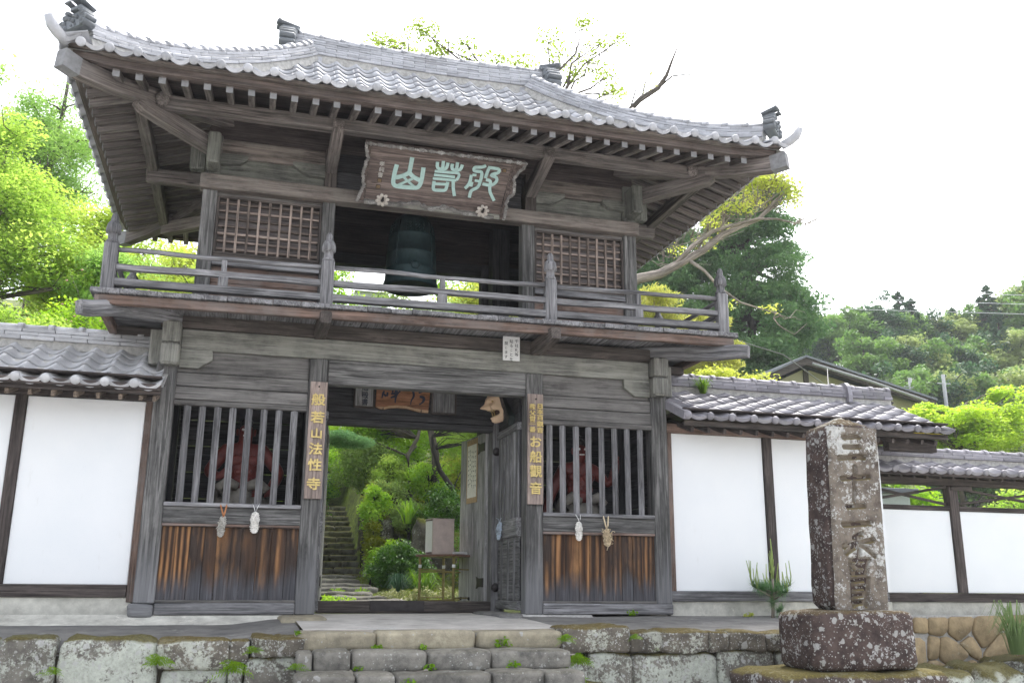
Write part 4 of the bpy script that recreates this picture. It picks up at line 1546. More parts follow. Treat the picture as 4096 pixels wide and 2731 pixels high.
pw(wS, 'eave_board', 'raftw', 5.6, 11, .23, .27, 1.645, 1.668)
for i in range(26):
    x = 5.75 + .2 * i
    beam_part('wall_rafter', 'dim', (x, .26, 1.595), (x, .9, 1.72), .04, .05, parent=wS)
for x0, x1 in ((5.87, 7.24), (7.38, 9.11)):
    beam_part('brace', 'dim', (x0, .53, 1.27), (x1, .53, 1.50), .03, .035, parent=wS)
    beam_part('brace', 'dim', (x0, .56, 1.50), (x1, .56, 1.27), .03, .035, parent=wS)
wall_roof(wS, 5.55, 10.9, .16, 1.665, .56, 1.85, TR, 2, seed=3)

# ochre stone footing below the low wall
sf = thing('stone_wall', (7.2, .3, -.9), 'ochre crazy paved stone footing under the low plaster wall', 'stone wall')
BS = [[(6.325, -.184), (6.523, -.192), (6.509, -.385), (6.303, -.376)], [(6.533, -.188), (6.83, -.185), (6.799, -.355), (6.713, -.424), (6.518, -.392)],
      [(6.84, -.182), (7.24, -.178), (7.166, -.358), (6.964, -.488), (6.814, -.386)], [(7.26, -.17), (7.828, -.163), (7.78, -.345), (7.618, -.36), (7.328, -.592), (7.183, -.373)],
      [(6.517, -.4), (6.684, -.432), (6.622, -.69), (6.479, -.704)], [(6.693, -.432), (6.791, -.417), (6.953, -.495), (7.106, -.651), (6.834, -.815), (6.641, -.691)],
      [(6.971, -.503), (7.159, -.407), (7.289, -.591), (7.279, -.73), (7.123, -.666)], [(7.345, -.607), (7.617, -.368), (7.951, -.409), (7.824, -.706), (7.285, -.761)],
      [(6.478, -.711), (6.603, -.698), (6.832, -.83), (6.465, -.824)], [(5.9, -.19), (6.30, -.19), (6.28, -.42), (5.9, -.42)], [(5.9, -.43), (6.46, -.43), (6.45, -.85), (5.9, -.85)],
      [(7.84, -.16), (8.5, -.16), (8.5, -.5), (7.96, -.40), (7.8, -.34)], [(7.9, -.45), (8.5, -.52), (8.5, -.9), (7.84, -.85)], [(7.13, -.70), (7.27, -.76), (7.8, -.73), (7.83, -.95), (6.86, -.95), (6.86, -.82)]]
for o in BS:
    cx, cz = sum(p[0] for p in o) / len(o), sum(p[1] for p in o) / len(o)
    b = MB()
    ring = []
    n = len(o)
    for i in range(n):
        (ax, az), (bx, bz) = o[i], o[(i + 1) % n]
        for t in (.12, .5, .88):
            ring.append((ax + (bx - ax) * t, az + (bz - az) * t))
    vs = []
    for (k, y) in ((.995, .36), (.988, .258), (.93, .242)):
        for (x, z) in ring:
            vs.append(Vector((cx + (x - cx) * k, y + .008 * noise.noise(Vector((x * 6, z * 6, k))), cz + (z - cz) * k)))
    nr_ = len(ring)
    f = [(j * nr_ + i, (j + 1) * nr_ + i, (j + 1) * nr_ + (i + 1) % nr_, j * nr_ + (i + 1) % nr_) for j in range(2) for i in range(nr_)]
    ctr = len(vs)
    vs.append(Vector((cx, .238, cz)))
    f += [(2 * nr_ + i, ctr, 2 * nr_ + (i + 1) % nr_) for i in range(nr_)]
    b.add(vs, f, smooth=True, g=vs)
    b.build('stone', ST_BROWN, sf)
MB().box(5.9, 11, .285, .6, -.98, -.165).build('mortar_bed', MORTAR, sf)
lw = thing('stone_wall', (6.4, -.5, -1.4), 'rough grey lichen covered stones at the foot of the ochre footing', 'stone wall')
for i, (x0, x1, z1) in enumerate([(4.4, 5.5, -.74), (5.52, 6.25, -.72), (6.27, 6.95, -.68), (6.97, 7.6, -.62), (7.62, 8.6, -.56)]):
    stone_piece(x0, x1, -.95, .2, -1.44, z1, 300 + i, .05, 4.5, 9).build('stone', ST_WALL, lw)

# ------------------------------------------------------------------ lettering from the built-in font
def glyphs(chars, bold=.012, ext=.02, res=2):
    made = {}
    for ch in chars:
        c = bpy.data.curves.new('glyph', 'FONT')
        c.body = ch
        c.resolution_u = res
        c.offset = bold
        c.extrude = ext
        o = bpy.data.objects.new('glyph', c)
        COL.objects.link(o)
        made[ch] = o
    dg = bpy.context.evaluated_depsgraph_get()
    out = {}
    for ch, o in made.items():
        me = bpy.data.meshes.new_from_object(o.evaluated_get(dg))
        vs = [v.co.copy() for v in me.vertices]
        fs = [tuple(p.vertices) for p in me.polygons]
        cx = (min(v.x for v in vs) + max(v.x for v in vs)) / 2
        cy = (min(v.y for v in vs) + max(v.y for v in vs)) / 2
        if ch in 'しじすまるこをとお':
            pass
        out[ch] = ([Vector((v.x - cx, v.y - cy, v.z)) for v in vs], fs)
        bpy.data.meshes.remove(me)
        cu = o.data
        bpy.data.objects.remove(o)
        bpy.data.curves.remove(cu)
    return out
GB = glyphs('般若山法性寺お音父丗二日本百船觀秩番', .004, .02)
GN = glyphs('千社札等貼ることを禁じます孝純書岩殿印', .008, .006)


def put_glyph(b, G_, ch, m, sx, sy=None, sz=1.0, bold=0.0):
    vs, fs = G_[ch]
    sy = sy or sx
    q = m @ Matrix.Diagonal((sx, sy, sz, 1))
    for i, (dx, dy) in enumerate(((0, 0), (-1, 0), (1, 0), (0, 1), (0, -1)) if bold else ((0, 0),)):
        b.add([q @ (v + Vector((dx * bold, dy * bold, i * .003 / max(sz, .01) / max(sx, .01) * .15))) for v in vs], fs)


FRONT = Matrix(((1, 0, 0, 0), (0, 0, -1, 0), (0, 1, 0, 0), (0, 0, 0, 1)))       # local xy -> world xz, normal -y
def at_front(x, y, z):
    return Matrix.Translation((x, y, z)) @ FRONT

# ------------------------------------------------------------------ the inscribed stone pillar
pl = thing('stone_pillar', (3.4, -2.6, -1.4), 'tall lichen spotted stone pillar with carved numerals on a square pedestal', 'stone pillar')
PIL = [[(3.35, 1.514), (3.521, 1.526)], [(3.354, 1.424), (3.512, 1.431)], [(3.29, 1.322), (3.558, 1.337)], [(3.3, 1.133), (3.586, 1.156)], [(3.447, 1.241), (3.412, 0.932)],
       [(3.339, 0.88), (3.517, 0.892)], [(3.275, 0.718), (3.556, 0.737)], [(3.461, 0.642), (3.385, 0.604)], [(3.266, 0.525), (3.389, 0.553), (3.574, 0.592)], [(3.428, 0.623), (3.416, 0.424)],
       [(3.391, 0.53), (3.288, 0.471)], [(3.464, 0.539), (3.581, 0.448)], [(3.314, 0.405), (3.328, 0.288)], [(3.314, 0.405), (3.516, 0.414)], [(3.512, 0.414), (3.468, 0.292)],
       [(3.328, 0.288), (3.468, 0.295)], [(3.324, 0.348), (3.492, 0.356)], [(3.414, 0.406), (3.399, 0.291)], [(3.327, 0.228), (3.319, 0.02)], [(3.327, 0.228), (3.488, 0.247)],
       [(3.485, 0.247), (3.448, 0.023)], [(3.334, 0.165), (3.469, 0.178)], [(3.331, 0.103), (3.46, 0.115)], [(3.325, 0.038), (3.45, 0.05)]]
nu, nv = 84, 250
X0, X1, Z0, Z1_ = -.272, .272, 0.0, 1.58
gu, gv = np.meshgrid(np.linspace(0, 1, nu + 1), np.linspace(0, 1, nv + 1))
zz = -.02 + gv * 1.625
lean = .028 * zz
xx = 3.418 + lean + (-.272 + .544 * gu) * (1 - .02 * gv)
dist = np.full(xx.shape, 9.0)
for s_ in PIL:
    for (a, c) in zip(s_, s_[1:]):
        ax, az, cx, cz = a[0], a[1], c[0], c[1]
        L2 = (cx - ax) ** 2 + (cz - az) ** 2
        t = np.clip(((xx - ax) * (cx - ax) + (zz - az) * (cz - az)) / L2, 0, 1)
        dist = np.minimum(dist, np.hypot(xx - ax - t * (cx - ax), zz - az - t * (cz - az)))
carve = np.clip(1 - (dist - .013) / .014, 0, 1)
face = MB()
vs = []
for j in range(nv + 1):
    for i in range(nu + 1):
        x, z = xx[j, i], zz[j, i]
        e = min(gu[j, i], 1 - gu[j, i]) * .54
        rnd_ = .028 * max(0, 1 - e / .03) ** 2
        nz = noise.noise(Vector((x * 6, z * 6, 1))) * .008 + noise.noise(Vector((x * 22, z * 22, 2))) * .004
        vs.append(Vector((x, -2.8 + .05 * float(carve[j, i]) + rnd_ + nz, z)))
fs = [(j * (nu + 1) + i, j * (nu + 1) + i + 1, (j + 1) * (nu + 1) + i + 1, (j + 1) * (nu + 1) + i) for j in range(nv) for i in range(nu)]
face.add(vs, fs, smooth=True, g=vs)
sh = stone_piece(3.146, 3.69, -2.75, -2.43, -.02, 1.66, 401, .008, 14, 9, .012, .03)
for v in sh.v:       # peaked top
    if v.z > 1.50:
        k = max(0, 1 - max(abs(v.x - 3.46) / .27, abs(v.y + 2.6) / .18))
        v.z = min(v.z, 1.60 + .05 * (v.z - 1.5)) + .13 * k
sh.build('shaft', ST_PILLAR, pl)
fo_ = face.build('inscribed_face', ST_INSCR, pl)
ca = fo_.data.attributes.new('carve', 'FLOAT', 'POINT')
ca.data.foreach_set('value', (carve.ravel() * .85).astype(np.float32))
stone_piece(2.775, 3.805, -2.99, -2.38, -.52, -.022, 402, .014, 12, 10, .0).build('pedestal', ST_PILLAR, pl)
stone_piece(2.33, 4.02, -3.14, -2.2, -.92, -.515, 403, .02, 10, 9).build('pedestal_base', ST_PILBASE, pl)
stone_piece(2.2, 4.15, -3.3, -2.1, -1.44, -.90, 404, .03, 8, 8).build('foundation_block', ST_WALL, pl)

# ------------------------------------------------------------------ name plaque under the eaves
SV = Vector((0, -.6837, .7298))
NV = Vector((0, -.7298, -.6837))
PO = Vector((0, -.075, 4.440))
PM = Matrix((Vector((1, 0, 0)), SV, NV)).transposed().to_4x4()
PM.translation = PO
pq = thing('name_plaque', PO, 'carved wooden name plaque with pale green seal script tilted under the upper eave', 'sign')
def PP(x, s, n=0):
    return PM @ Vector((x, s, n))
b = MB()
b.prism([(-.845, .03), (.765, .02), (.80, .69), (-.835, .69)], PM, -.03, 0.0, ax=(Vector((1, 0, 0)), SV, NV))
b.build('plaque_board', W['plaque'], pq)
FRW = stone_mat('carved_frame_grey', (.20, .19, .18), lichen=(.42, .41, .39), amt=.55, spots=0, moss=0, dark=(.09, .085, .08), scale=2.5)
def frame_side(pts, sgn):
    """a side of the frame that flares out and forward, with a scalloped edge"""
    b = MB()
    n = 26
    vs = []
    for i in range(n + 1):
        t = i / n * (len(pts) - 1)
        k = min(int(t), len(pts) - 2)
        f_ = t - k
        x = pts[k][0] + (pts[k + 1][0] - pts[k][0]) * f_
        s = pts[k][1] + (pts[k + 1][1] - pts[k][1]) * f_
        wob = .008 * math.sin(i * 2.1) + .006 * math.sin(i * 4.7)
        xi = (-.838 if sgn < 0 else .785) + (.0 if sgn < 0 else .02 * (s - .35))
        vs += [PP(xi, s, .0), PP(x + wob, s, .085), PP(x + wob + sgn * .018, s, .075), PP(xi + sgn * .02, s, -.03)]
    f = []
    for i in range(n):
        for j in range(4):
            a, c = i * 4 + j, i * 4 + (j + 1) % 4
            f.append((a, c, c + 4, a + 4))
    f += [(0, 1, 2, 3), (n * 4 + 3, n * 4 + 2, n * 4 + 1, n * 4)]
    b.add(vs, f, g=vs)
    o = b.build('frame_side', W['plaque'], pq)
    b = MB()
    for i in range(n):
        v0 = (vs[i * 4 + 1] + vs[i * 4 + 2]) / 2
        v1 = (vs[i * 4 + 5] + vs[i * 4 + 6]) / 2
        b.beam(v0, v1, .03 + rnd.uniform(0, .012), .022, c=.006, upv=NV, jit=.003)
    b.build('carved_edge', FRW, o)
frame_side([(-.893, .716), (-.886, .615), (-.855, .544), (-.88, .457), (-.895, .36), (-.881, .276), (-.867, .201), (-.892, .14), (-.923, .015)], -1)
frame_side([(.937, .718), (.909, .641), (.824, .532), (.847, .416), (.863, .338), (.786, .228), (.802, .149), (.804, -.014)], 1)
b = MB()
b.beam(PP(-.91, .705, .045), PP(.945, .705, .045), .10, .03, upv=SV)
tb = b.build('frame_top', W['plaque'], pq)
b = MB()
n = 60
for i in range(n):
    x0 = -.905 + 1.85 * i / n
    b.beam(PP(x0, .712, .10), PP(x0 + 1.85 / n, .712, .10), .028, .034 + .012 * math.sin(i * 1.7), c=.006, upv=SV, jit=.003)
b.build('carved_edge', FRW, tb)
b = MB()
bp = [(-.848, .0), (-.7, .015), (-.526, .009), (-.38, .03), (-.243, .063), (-.16, .03), (-.091, -.004), (.02, .03), (.119, .052), (.24, .01), (.36, -.005), (.55, .0), (.745, -.021)]
fine = []
for (a, c) in zip(bp, bp[1:]):
    for t in range(4):
        fine.append((a[0] + (c[0] - a[0]) * t / 4, a[1] + (c[1] - a[1]) * t / 4 + .006 * math.sin(len(fine) * 1.9)))
b.sweep([PP(x, s, .03) for x, s in fine], [(-.018, -.02), (.018, -.02), (.018, .02), (-.018, .02)], upv=NV, smooth=False, scale=[1 + .3 * math.sin(i * 1.3) for i in range(len(fine))])
b.build('carved_edge', FRW, pq)
b = MB()
b.prism([(-.84, -.02), (.77, -.035), (.765, .02), (-.845, .03)], PM, -.03, .02)
b.build('frame_bottom', W['beam'], pq)
for (x, s) in ((-.644, .051), (.544, .055)):
    b = MB()
    for k in range(8):
        a = 2 * math.pi * k / 8 + .2
        c = PP(x + .047 * math.cos(a), s + .047 * math.sin(a), .05)
        q = Matrix.Translation(c) @ PM.to_3x3().to_4x4() @ Matrix.Rotation(a, 4, 'Z') @ Matrix.Diagonal((1.25, .82, .45, 1))
        b.lathe([(.004, -.03), (.024, -.02), (.030, 0), (.024, .018), (.004, .026)], 8, q)
    fo = b.build('rosette', plain('pale_carved_flower', (.44, .40, .36), .8), pq)
    b = MB()
    b.beam(PP(x + .004, s + .05, .075), PP(x - .004, s - .01, .078), .022, .02, upv=NV)
    b.ball(PP(x, s, .06), .02, 6)
    b.build('nail', IRON, fo)
PLQ = [[(-0.529, 0.479), (-0.541, 0.396), (-0.544, 0.319), (-0.546, 0.241), (-0.518, 0.223), (-0.388, 0.224), (-0.249, 0.232), (-0.229, 0.281), (-0.222, 0.36), (-0.223, 0.483)], [(-0.368, 0.585), (-0.371, 0.494), (-0.376, 0.403)], [(-0.376, 0.403), (-0.418, 0.369), (-0.469, 0.343), (-0.522, 0.326)], [(-0.376, 0.403), (-0.323, 0.356), (-0.245, 0.328)], [(-0.443, 0.351), (-0.38, 0.301), (-0.298, 0.243)], [(-0.325, 0.337), (-0.398, 0.294), (-0.483, 0.239)], [(-0.073, 0.571), (-0.07, 0.495), (-0.027, 0.489), (0.042, 0.498), (0.048, 0.577)], [(-0.008, 0.589), (-0.001, 0.475)], [(0.1, 0.57), (0.1, 0.502), (0.205, 0.506), (0.217, 0.575)], [(0.157, 0.596), (0.158, 0.481)], [(-0.088, 0.459), (0.043, 0.463), (0.202, 0.472), (0.202, 0.428), (0.179, 0.383)], [(-0.09, 0.415), (0.031, 0.418), (0.154, 0.419)], [(-0.097, 0.371), (0.038, 0.376), (0.179, 0.381)], [(0.142, 0.376), (0.155, 0.29), (0.187, 0.19)], [(-0.078, 0.339), (-0.076, 0.232), (0.074, 0.242), (0.082, 0.349)], [(-0.073, 0.308), (0.08, 0.32)], [(0.493, 0.601), (0.464, 0.578), (0.352, 0.564), (0.356, 0.516), (0.464, 0.525), (0.464, 0.446), (0.453, 0.347), (0.43, 0.314), (0.368, 0.284), (0.365, 0.192)], [(0.34, 0.47), (0.342, 0.402), (0.329, 0.341), (0.294, 0.297)], [(0.354, 0.472), (0.401, 0.473)], [(0.394, 0.408), (0.442, 0.406)], [(0.364, 0.385), (0.351, 0.354), (0.36, 0.33)], [(0.541, 0.598), (0.523, 0.542), (0.511, 0.452)], [(0.544, 0.584), (0.664, 0.582), (0.66, 0.53), (0.595, 0.517), (0.562, 0.488), (0.644, 0.484), (0.663, 0.452), (0.629, 0.388), (0.594, 0.369), (0.49, 0.379)], [(0.523, 0.434), (0.587, 0.431), (0.578, 0.372), (0.593, 0.294), (0.666, 0.191)]]


def resample(pts, step):
    out = [pts[0]]
    for a, c in zip(pts, pts[1:]):
        L = math.hypot(c[0] - a[0], c[1] - a[1])
        n = max(1, int(L / step))
        out += [(a[0] + (c[0] - a[0]) * i / n, a[1] + (c[1] - a[1]) * i / n) for i in range(1, n + 1)]
    for _ in range(2):
        out = [out[0]] + [((a[0] + 2 * p[0] + c[0]) / 4, (a[1] + 2 * p[1] + c[1]) / 4) for a, p, c in zip(out, out[1:], out[2:])] + [out[-1]]
    return out


def ribbon(b, pts, w, m, top, depth, wf=None):
    pts = resample(pts, .02)
    n = len(pts)
    vs = []
    for i, p in enumerate(pts):
        a, c = pts[max(0, i - 1)], pts[min(n - 1, i + 1)]
        tx, ty = c[0] - a[0], c[1] - a[1]
        l = math.hypot(tx, ty) or 1
        nx, ny = -ty / l, tx / l
        ww = w / 2 * (wf(i / max(1, n - 1)) if wf else 1)
        for sgn, z in ((-1, top - depth), (-1, top), (1, top), (1, top - depth)):
            vs.append(m @ Vector((p[0] + nx * ww * sgn, p[1] + ny * ww * sgn, z)))
    f = []
    for i in range(n - 1):
        for j in range(3):
            f.append((i * 4 + j, i * 4 + j + 1, (i + 1) * 4 + j + 1, (i + 1) * 4 + j))
    f += [(0, 3, 2, 1), ((n - 1) * 4, (n - 1) * 4 + 1, (n - 1) * 4 + 2, (n - 1) * 4 + 3)]
    b.add(vs, f)
for (i0, i1) in ((0, 6), (6, 16), (16, 24)):
    b = MB()
    for i in range(i0, i1):
        wv = .048 if i0 == 0 else (.037 if i0 == 6 else .036)
        if i in (10, 11, 12, 15):
            wv = .03
        if i in (4, 5, 18, 19):
            wv = .028
        ribbon(b, PLQ[i], wv, PM, .010 + i * .0004, .012)
    b.build('character', TEAL, pq)
b = MB()
for ch, (x, s) in zip('孝純書', [(-.696, .466), (-.692, .40), (-.699, .335)]):
    put_glyph(b, GN, ch, PM @ Matrix.Translation((x, s, .003)), .062)
b.build('signature', plain('faded_white_ink', (.42, .40, .37), .8), pq)
for (x, s) in ((-.70, .268), (-.707, .192), (.721, .566)):
    b = MB()
    m = PM @ Matrix.Translation((x, s, .002))
    b.obox(m, .026, .024, .003, .001)
    so_ = b.build('seal', plain('dark_seal', (.05, .04, .03), .8), pq)
    b = MB()
    for k in (-1, 0, 1):
        b.obox(m @ Matrix.Translation((k * .014, 0, .0035)), .003, .018, .001, .0005)
        b.obox(m @ Matrix.Translation((0, k * .012, .0045)), .02, .0025, .001, .0005)
    b.build('seal_marks', plain('seal_ochre', (.22, .15, .08), .8), so_)

# ------------------------------------------------------------------ long sign boards on the door posts
def nail_part(root, x, y, z):
    b = MB()
    b.lathe([(.005, 0), (.005, .02), (.010, .022), (.008, .028)], 8, Matrix.Translation((x, y, z)) @ Matrix.Rotation(R(80), 4, 'X'))
    b.build('nail', IRON, root)
sb = thing('hanging_signboard', (-1.225, -.04, 1.04), 'tall wooden board with six large gold characters on the left door post', 'sign')
MB().box(-1.315, -1.134, -.042, -.008, 1.038, 2.296, c=.003).build('board', W['sign'], sb)
for ch, z in zip('般若山法性寺', [2.098, 1.905, 1.73, 1.565, 1.395, 1.195]):
    b = MB()
    put_glyph(b, GB, ch, at_front(-1.224, -.044, z), .152 if ch != '山' else .135, .135 if ch != '山' else .115, .15, bold=.022)
    b.build('character', GOLD, sb)
nail_part(sb, -1.225, -.042, 2.235)
sb = thing('hanging_signboard', (1.235, -.04, 1.05), 'tall wooden board with two fine gold columns above large characters, right door post', 'sign')
MB().box(1.143, 1.328, -.042, -.008, 1.05, 2.310, c=.003).build('board', W['sign'], sb)
for ch, z in zip('お船觀音', [1.755, 1.585, 1.42, 1.23]):
    b = MB()
    put_glyph(b, GB, ch, at_front(1.236, -.044, z), .150, .140, .15, bold=.018)
    b.build('character', GOLD, sb)
for ch, z in zip('日本百觀音', [2.165, 2.103, 2.035, 1.962, 1.89]):
    b = MB()
    put_glyph(b, GB, ch, at_front(1.284, -.044, z), .080, .066, .12, bold=.006)
    b.build('character', GOLD, sb)
for ch, z in zip('秩父丗二番', [2.16, 2.085, 2.02, 1.97, 1.893]):
    b = MB()
    put_glyph(b, GB, ch, at_front(1.194, -.044, z), .074, .064 if ch != '二' else .04, .12, bold=.006)
    b.build('character', GOLD, sb)
nail_part(sb, 1.236, -.042, 2.245)

nt = thing('notice', (.935, -.06, 2.68), 'small white notice with three columns of black writing under the balcony', 'sign')
MB().box(.833, 1.036, -.064, -.058, 2.68, 2.967, c=.001).build('board', WHITE, nt)
MB().box(.9, .97, -.058, .0, 2.7, 2.78, c=.001).build('mount', W['dim'], nt)
b = MB()
for col, x, z0 in (('千社札等', .997, 2.915), ('貼ることを', .934, 2.91), ('禁じます', .872, 2.882)):
    for i, ch in enumerate(col):
        k = .046 if ch not in 'こじ' else .036
        put_glyph(b, GN, ch, at_front(x, -.0646, z0 - i * .053), k, k, .02)
b.build('lettering', INK, nt)

# ------------------------------------------------------------------ tablets above the passage
def tablet(label, x0, x1, z0, z1, mat, frame=None):
    t = thing('hanging_tablet', ((x0 + x1) / 2, 1.09, z0), label, 'tablet')
    MB().box(x0, x1, 1.09, 1.115, z0, z1, c=.002).build('board', mat, t)
    if frame:
        b = MB()
        for e in ((x0 - .02, x0 + .002, z0 - .02, z1), (x1 - .002, x1 + .02, z0 - .02, z1), (x0 + .002, x1 - .002, z0 - .02, z0 + .002)):
            b.box(e[0], e[1], 1.078, 1.12, e[2], e[3], c=.003)
        b.build('frame', frame, t)
    return t
t1 = tablet('narrow greyish tablet with dark brush writing at the left over the passage', -.71, -.49, 2.262, 2.56, W['pale'], W['dim'])
b = MB()
for ch, z in (('岩', 2.50), ('殿', 2.40), ('書', 2.315)):
    put_glyph(b, GN, ch, at_front(-.59, 1.089, z), .085)
b.build('lettering', BLUEINK, t1)
t3 = tablet('weathered grey framed tablet right of the tan slab over the passage', .25, .53, 2.235, 2.56, W['door'], W['dim'])
t2 = thing('wooden_slab', (-.12, 1.08, 2.22), 'tan live edged wooden slab with bold brush calligraphy over the passage', 'tablet')
o = [(-.452, 2.56), (-.46, 2.26), (-.41, 2.238), (-.36, 2.232), (-.30, 2.25), (-.2, 2.262), (-.08, 2.258), (.02, 2.238), (.10, 2.222), (.19, 2.222), (.215, 2.56)]
MB().prism_xz(o, 1.07, 1.10).build('slab', W['tan'], t2)
o2 = [(x, z) for x, z in o[1:-1]] + [(.19, 2.262), (.0, 2.278), (-.2, 2.30), (-.4, 2.268)]
MB().prism_xz(o[1:-1] + [(.195, 2.25), (.02, 2.268), (-.08, 2.29), (-.2, 2.293), (-.30, 2.28), (-.36, 2.262), (-.41, 2.266)], 1.0675, 1.072).build('bark_edge', plain('pale_sapwood', (.40, .27, .16), .7), t2)
TAB = [[(-0.362, 2.464), (-0.381, 2.415), (-0.387, 2.372)], [(-0.361, 2.427), (-0.343, 2.389), (-0.314, 2.43)], [(-0.32, 2.451), (-0.332, 2.423), (-0.318, 2.398)], [(-0.252, 2.52), (-0.261, 2.433)], [(-0.28, 2.384), (-0.218, 2.409), (-0.163, 2.482)], [(-0.211, 2.52), (-0.218, 2.409), (-0.223, 2.323)], [(-0.277, 2.432), (-0.199, 2.447), (-0.162, 2.466)], [(-0.02, 2.51), (0.008, 2.444), (0.004, 2.401), (-0.029, 2.367), (-0.03, 2.313)], [(0.066, 2.464), (0.108, 2.493), (0.14, 2.484)], [(0.078, 2.416), (0.132, 2.419), (0.138, 2.377), (0.108, 2.332), (0.076, 2.317)]]
b = MB()
for i, s_ in enumerate(TAB):
    ribbon(b, s_, .022 if i not in (5, 9) else .03, FRONT, -1.0685 * -1 if False else -1.0685 + .0003 * i, .002, wf=lambda t: .55 + .75 * math.sin(math.pi * min(1, t + .15)))
for v in b.v:
    pass
b.build('calligraphy', BLUEINK, t2)
for x in (-.37, .10):
    b = MB()
    b.sweep([(x, 1.10, 2.225), (x, 1.05, 2.222), (x, 1.045, 2.25)], .006)
    b.build('hook', IRON, t2)

# scroll pinned to the open door leaf
h0, h1 = Vector((1.02, 1.34, 0)), Vector((.915, 2.28, 0))
dd = (h1 - h0).normalized()
nn = Vector((-dd.y, dd.x, 0))
SM = Matrix((-dd, Vector((0, 0, 1)), nn)).transposed().to_4x4()
SM.translation = h0 + dd * .46 + nn * .034
sc_ = thing('hanging_scroll', SM.translation + Vector((0, 0, 1.2)), 'paper scroll with brush writing hung on the open door leaf', 'scroll')
def flat(b, m, x0, x1, z0, z1, t0, t1, mi=0):
    b.obox(m @ Matrix.Translation(((x0 + x1) / 2, (z0 + z1) / 2, (t0 + t1) / 2)), (x1 - x0) / 2, (z1 - z0) / 2, (t1 - t0) / 2, .0008, mi)
b = MB(); flat(b, SM, -.20, .20, 1.20, 2.03, 0, .006); b.build('mount', plain('tan_scroll_mount', (.42, .30, .17), .8), sc_)
b = MB(); flat(b, SM, -.165, .175, 1.27, 1.955, .0065, .0085); b.build('paper', PAPER, sc_)
b = MB()
for c in range(5):
    z = 1.90 - rnd.uniform(0, .05)
    x = .14 - c * .065
    while z > 1.36 + rnd.uniform(0, .1):
        n_ = rnd.randint(3, 5)
        p = [(x + rnd.uniform(-.016, .016), z - i * .012 + rnd.uniform(-.008, .008)) for i in range(n_)]
        ribbon(b, p, .007, SM, .0092, .001)
        ribbon(b, [(x - .015, z - .01), (x + .014, z - .004)], .006, SM, .0095, .001)
        z -= .062
b.build('writing', INK, sc_, kind='stuff')

# ------------------------------------------------------------------ carved mask on the passage wall
mk = thing('carved_mask', (1.0, .70, 2.05), 'tan carved demon mask with gaping mouth hung high in the passage', 'mask')
MM = Matrix.Translation((.99, .66, 2.29)) @ Matrix.Rotation(R(-82), 4, 'Z') @ Matrix.Rotation(R(16), 4, 'X')   # local -y is the face direction
def g2(u, v, a, c, su, sv_):
    return math.exp(-((u - a) / su) ** 2 - ((v - c) / sv_) ** 2)
def mface(u, v):
    # u -1..1 across, v -1..1 up
    x = .135 * u * math.sqrt(max(.03, 1 - .93 * abs(v) ** 2.6))
    z = .205 * v
    y = -.13 * math.sqrt(max(0, 1 - .92 * u * u)) * math.sqrt(max(.05, 1 - .55 * v * v))
    y -= .10 * g2(u, v, 0, .02, .16, .15) + .055 * g2(u, v, 0, .25, .12, .28)         # nose
    y -= .035 * (g2(u, v, -.42, .46, .3, .13) + g2(u, v, .42, .46, .3, .13))            # brows
    y += .045 * (g2(u, v, -.4, .28, .2, .1) + g2(u, v, .4, .28, .2, .1))                # eyes
    y -= .04 * (g2(u, v, -.55, .0, .24, .2) + g2(u, v, .55, .0, .24, .2))               # cheeks
    y += .13 * g2(u, v, 0, -.40, .62, .16)                                              # mouth
    y -= .045 * g2(u, v, 0, -.19, .5, .06) + .05 * g2(u, v, 0, -.63, .42, .08)          # lips
    y -= .05 * g2(u, v, 0, -.85, .3, .16)                                               # chin
    return MM @ Vector((x, y, z))
b = MB()
b.grid(lambda a, c: mface(-1 + 2 * a, -1 + 2 * c), 34, 44)
f_ = b.build('face', MASKM, mk)
mod_b = MB()
mod_b.grid(lambda a, c: MM @ Vector((.115 * (-1 + 2 * a) * math.sqrt(max(.03, 1 - .95 * abs(2 * c - 1) ** 2.6)), .012 - .05 * (1 - (-1 + 2 * a) ** 2), .19 * (-1 + 2 * c))), 8, 10)
mod_b.build('mask_back', W['dim'], mk)
b = MB()
b.obox(MM @ Matrix.Translation((0, -.075, -.082)), .092, .02, .027, .01)
b.build('mouth_cavity', plain('mask_mouth_dark', (.04, .018, .014), .7), f_)
b = MB()
for s in (-1, 1):
    b.lathe([(.004, -.022), (.008, 0), (.008, .012)], 6, MM @ Matrix.Translation((s * .032, -.105, -.06)))
    b.lathe([(.008, -.012), (.008, 0), (.004, .02)], 6, MM @ Matrix.Translation((s * .032, -.105, -.10)))
    b.ball(MM @ Vector((s * .054, -.10, .06)), .014, 6)
b.build('teeth_and_eyes', plain('mask_gilt', (.35, .25, .10), .5), f_)
b = MB()
b.beam((1.13, .98, 2.46), (1.085, .40, 2.06), .10, .12, c=.006)
b.build('mount_board', plain('green_black_board', (.018, .024, .022), .6), mk)

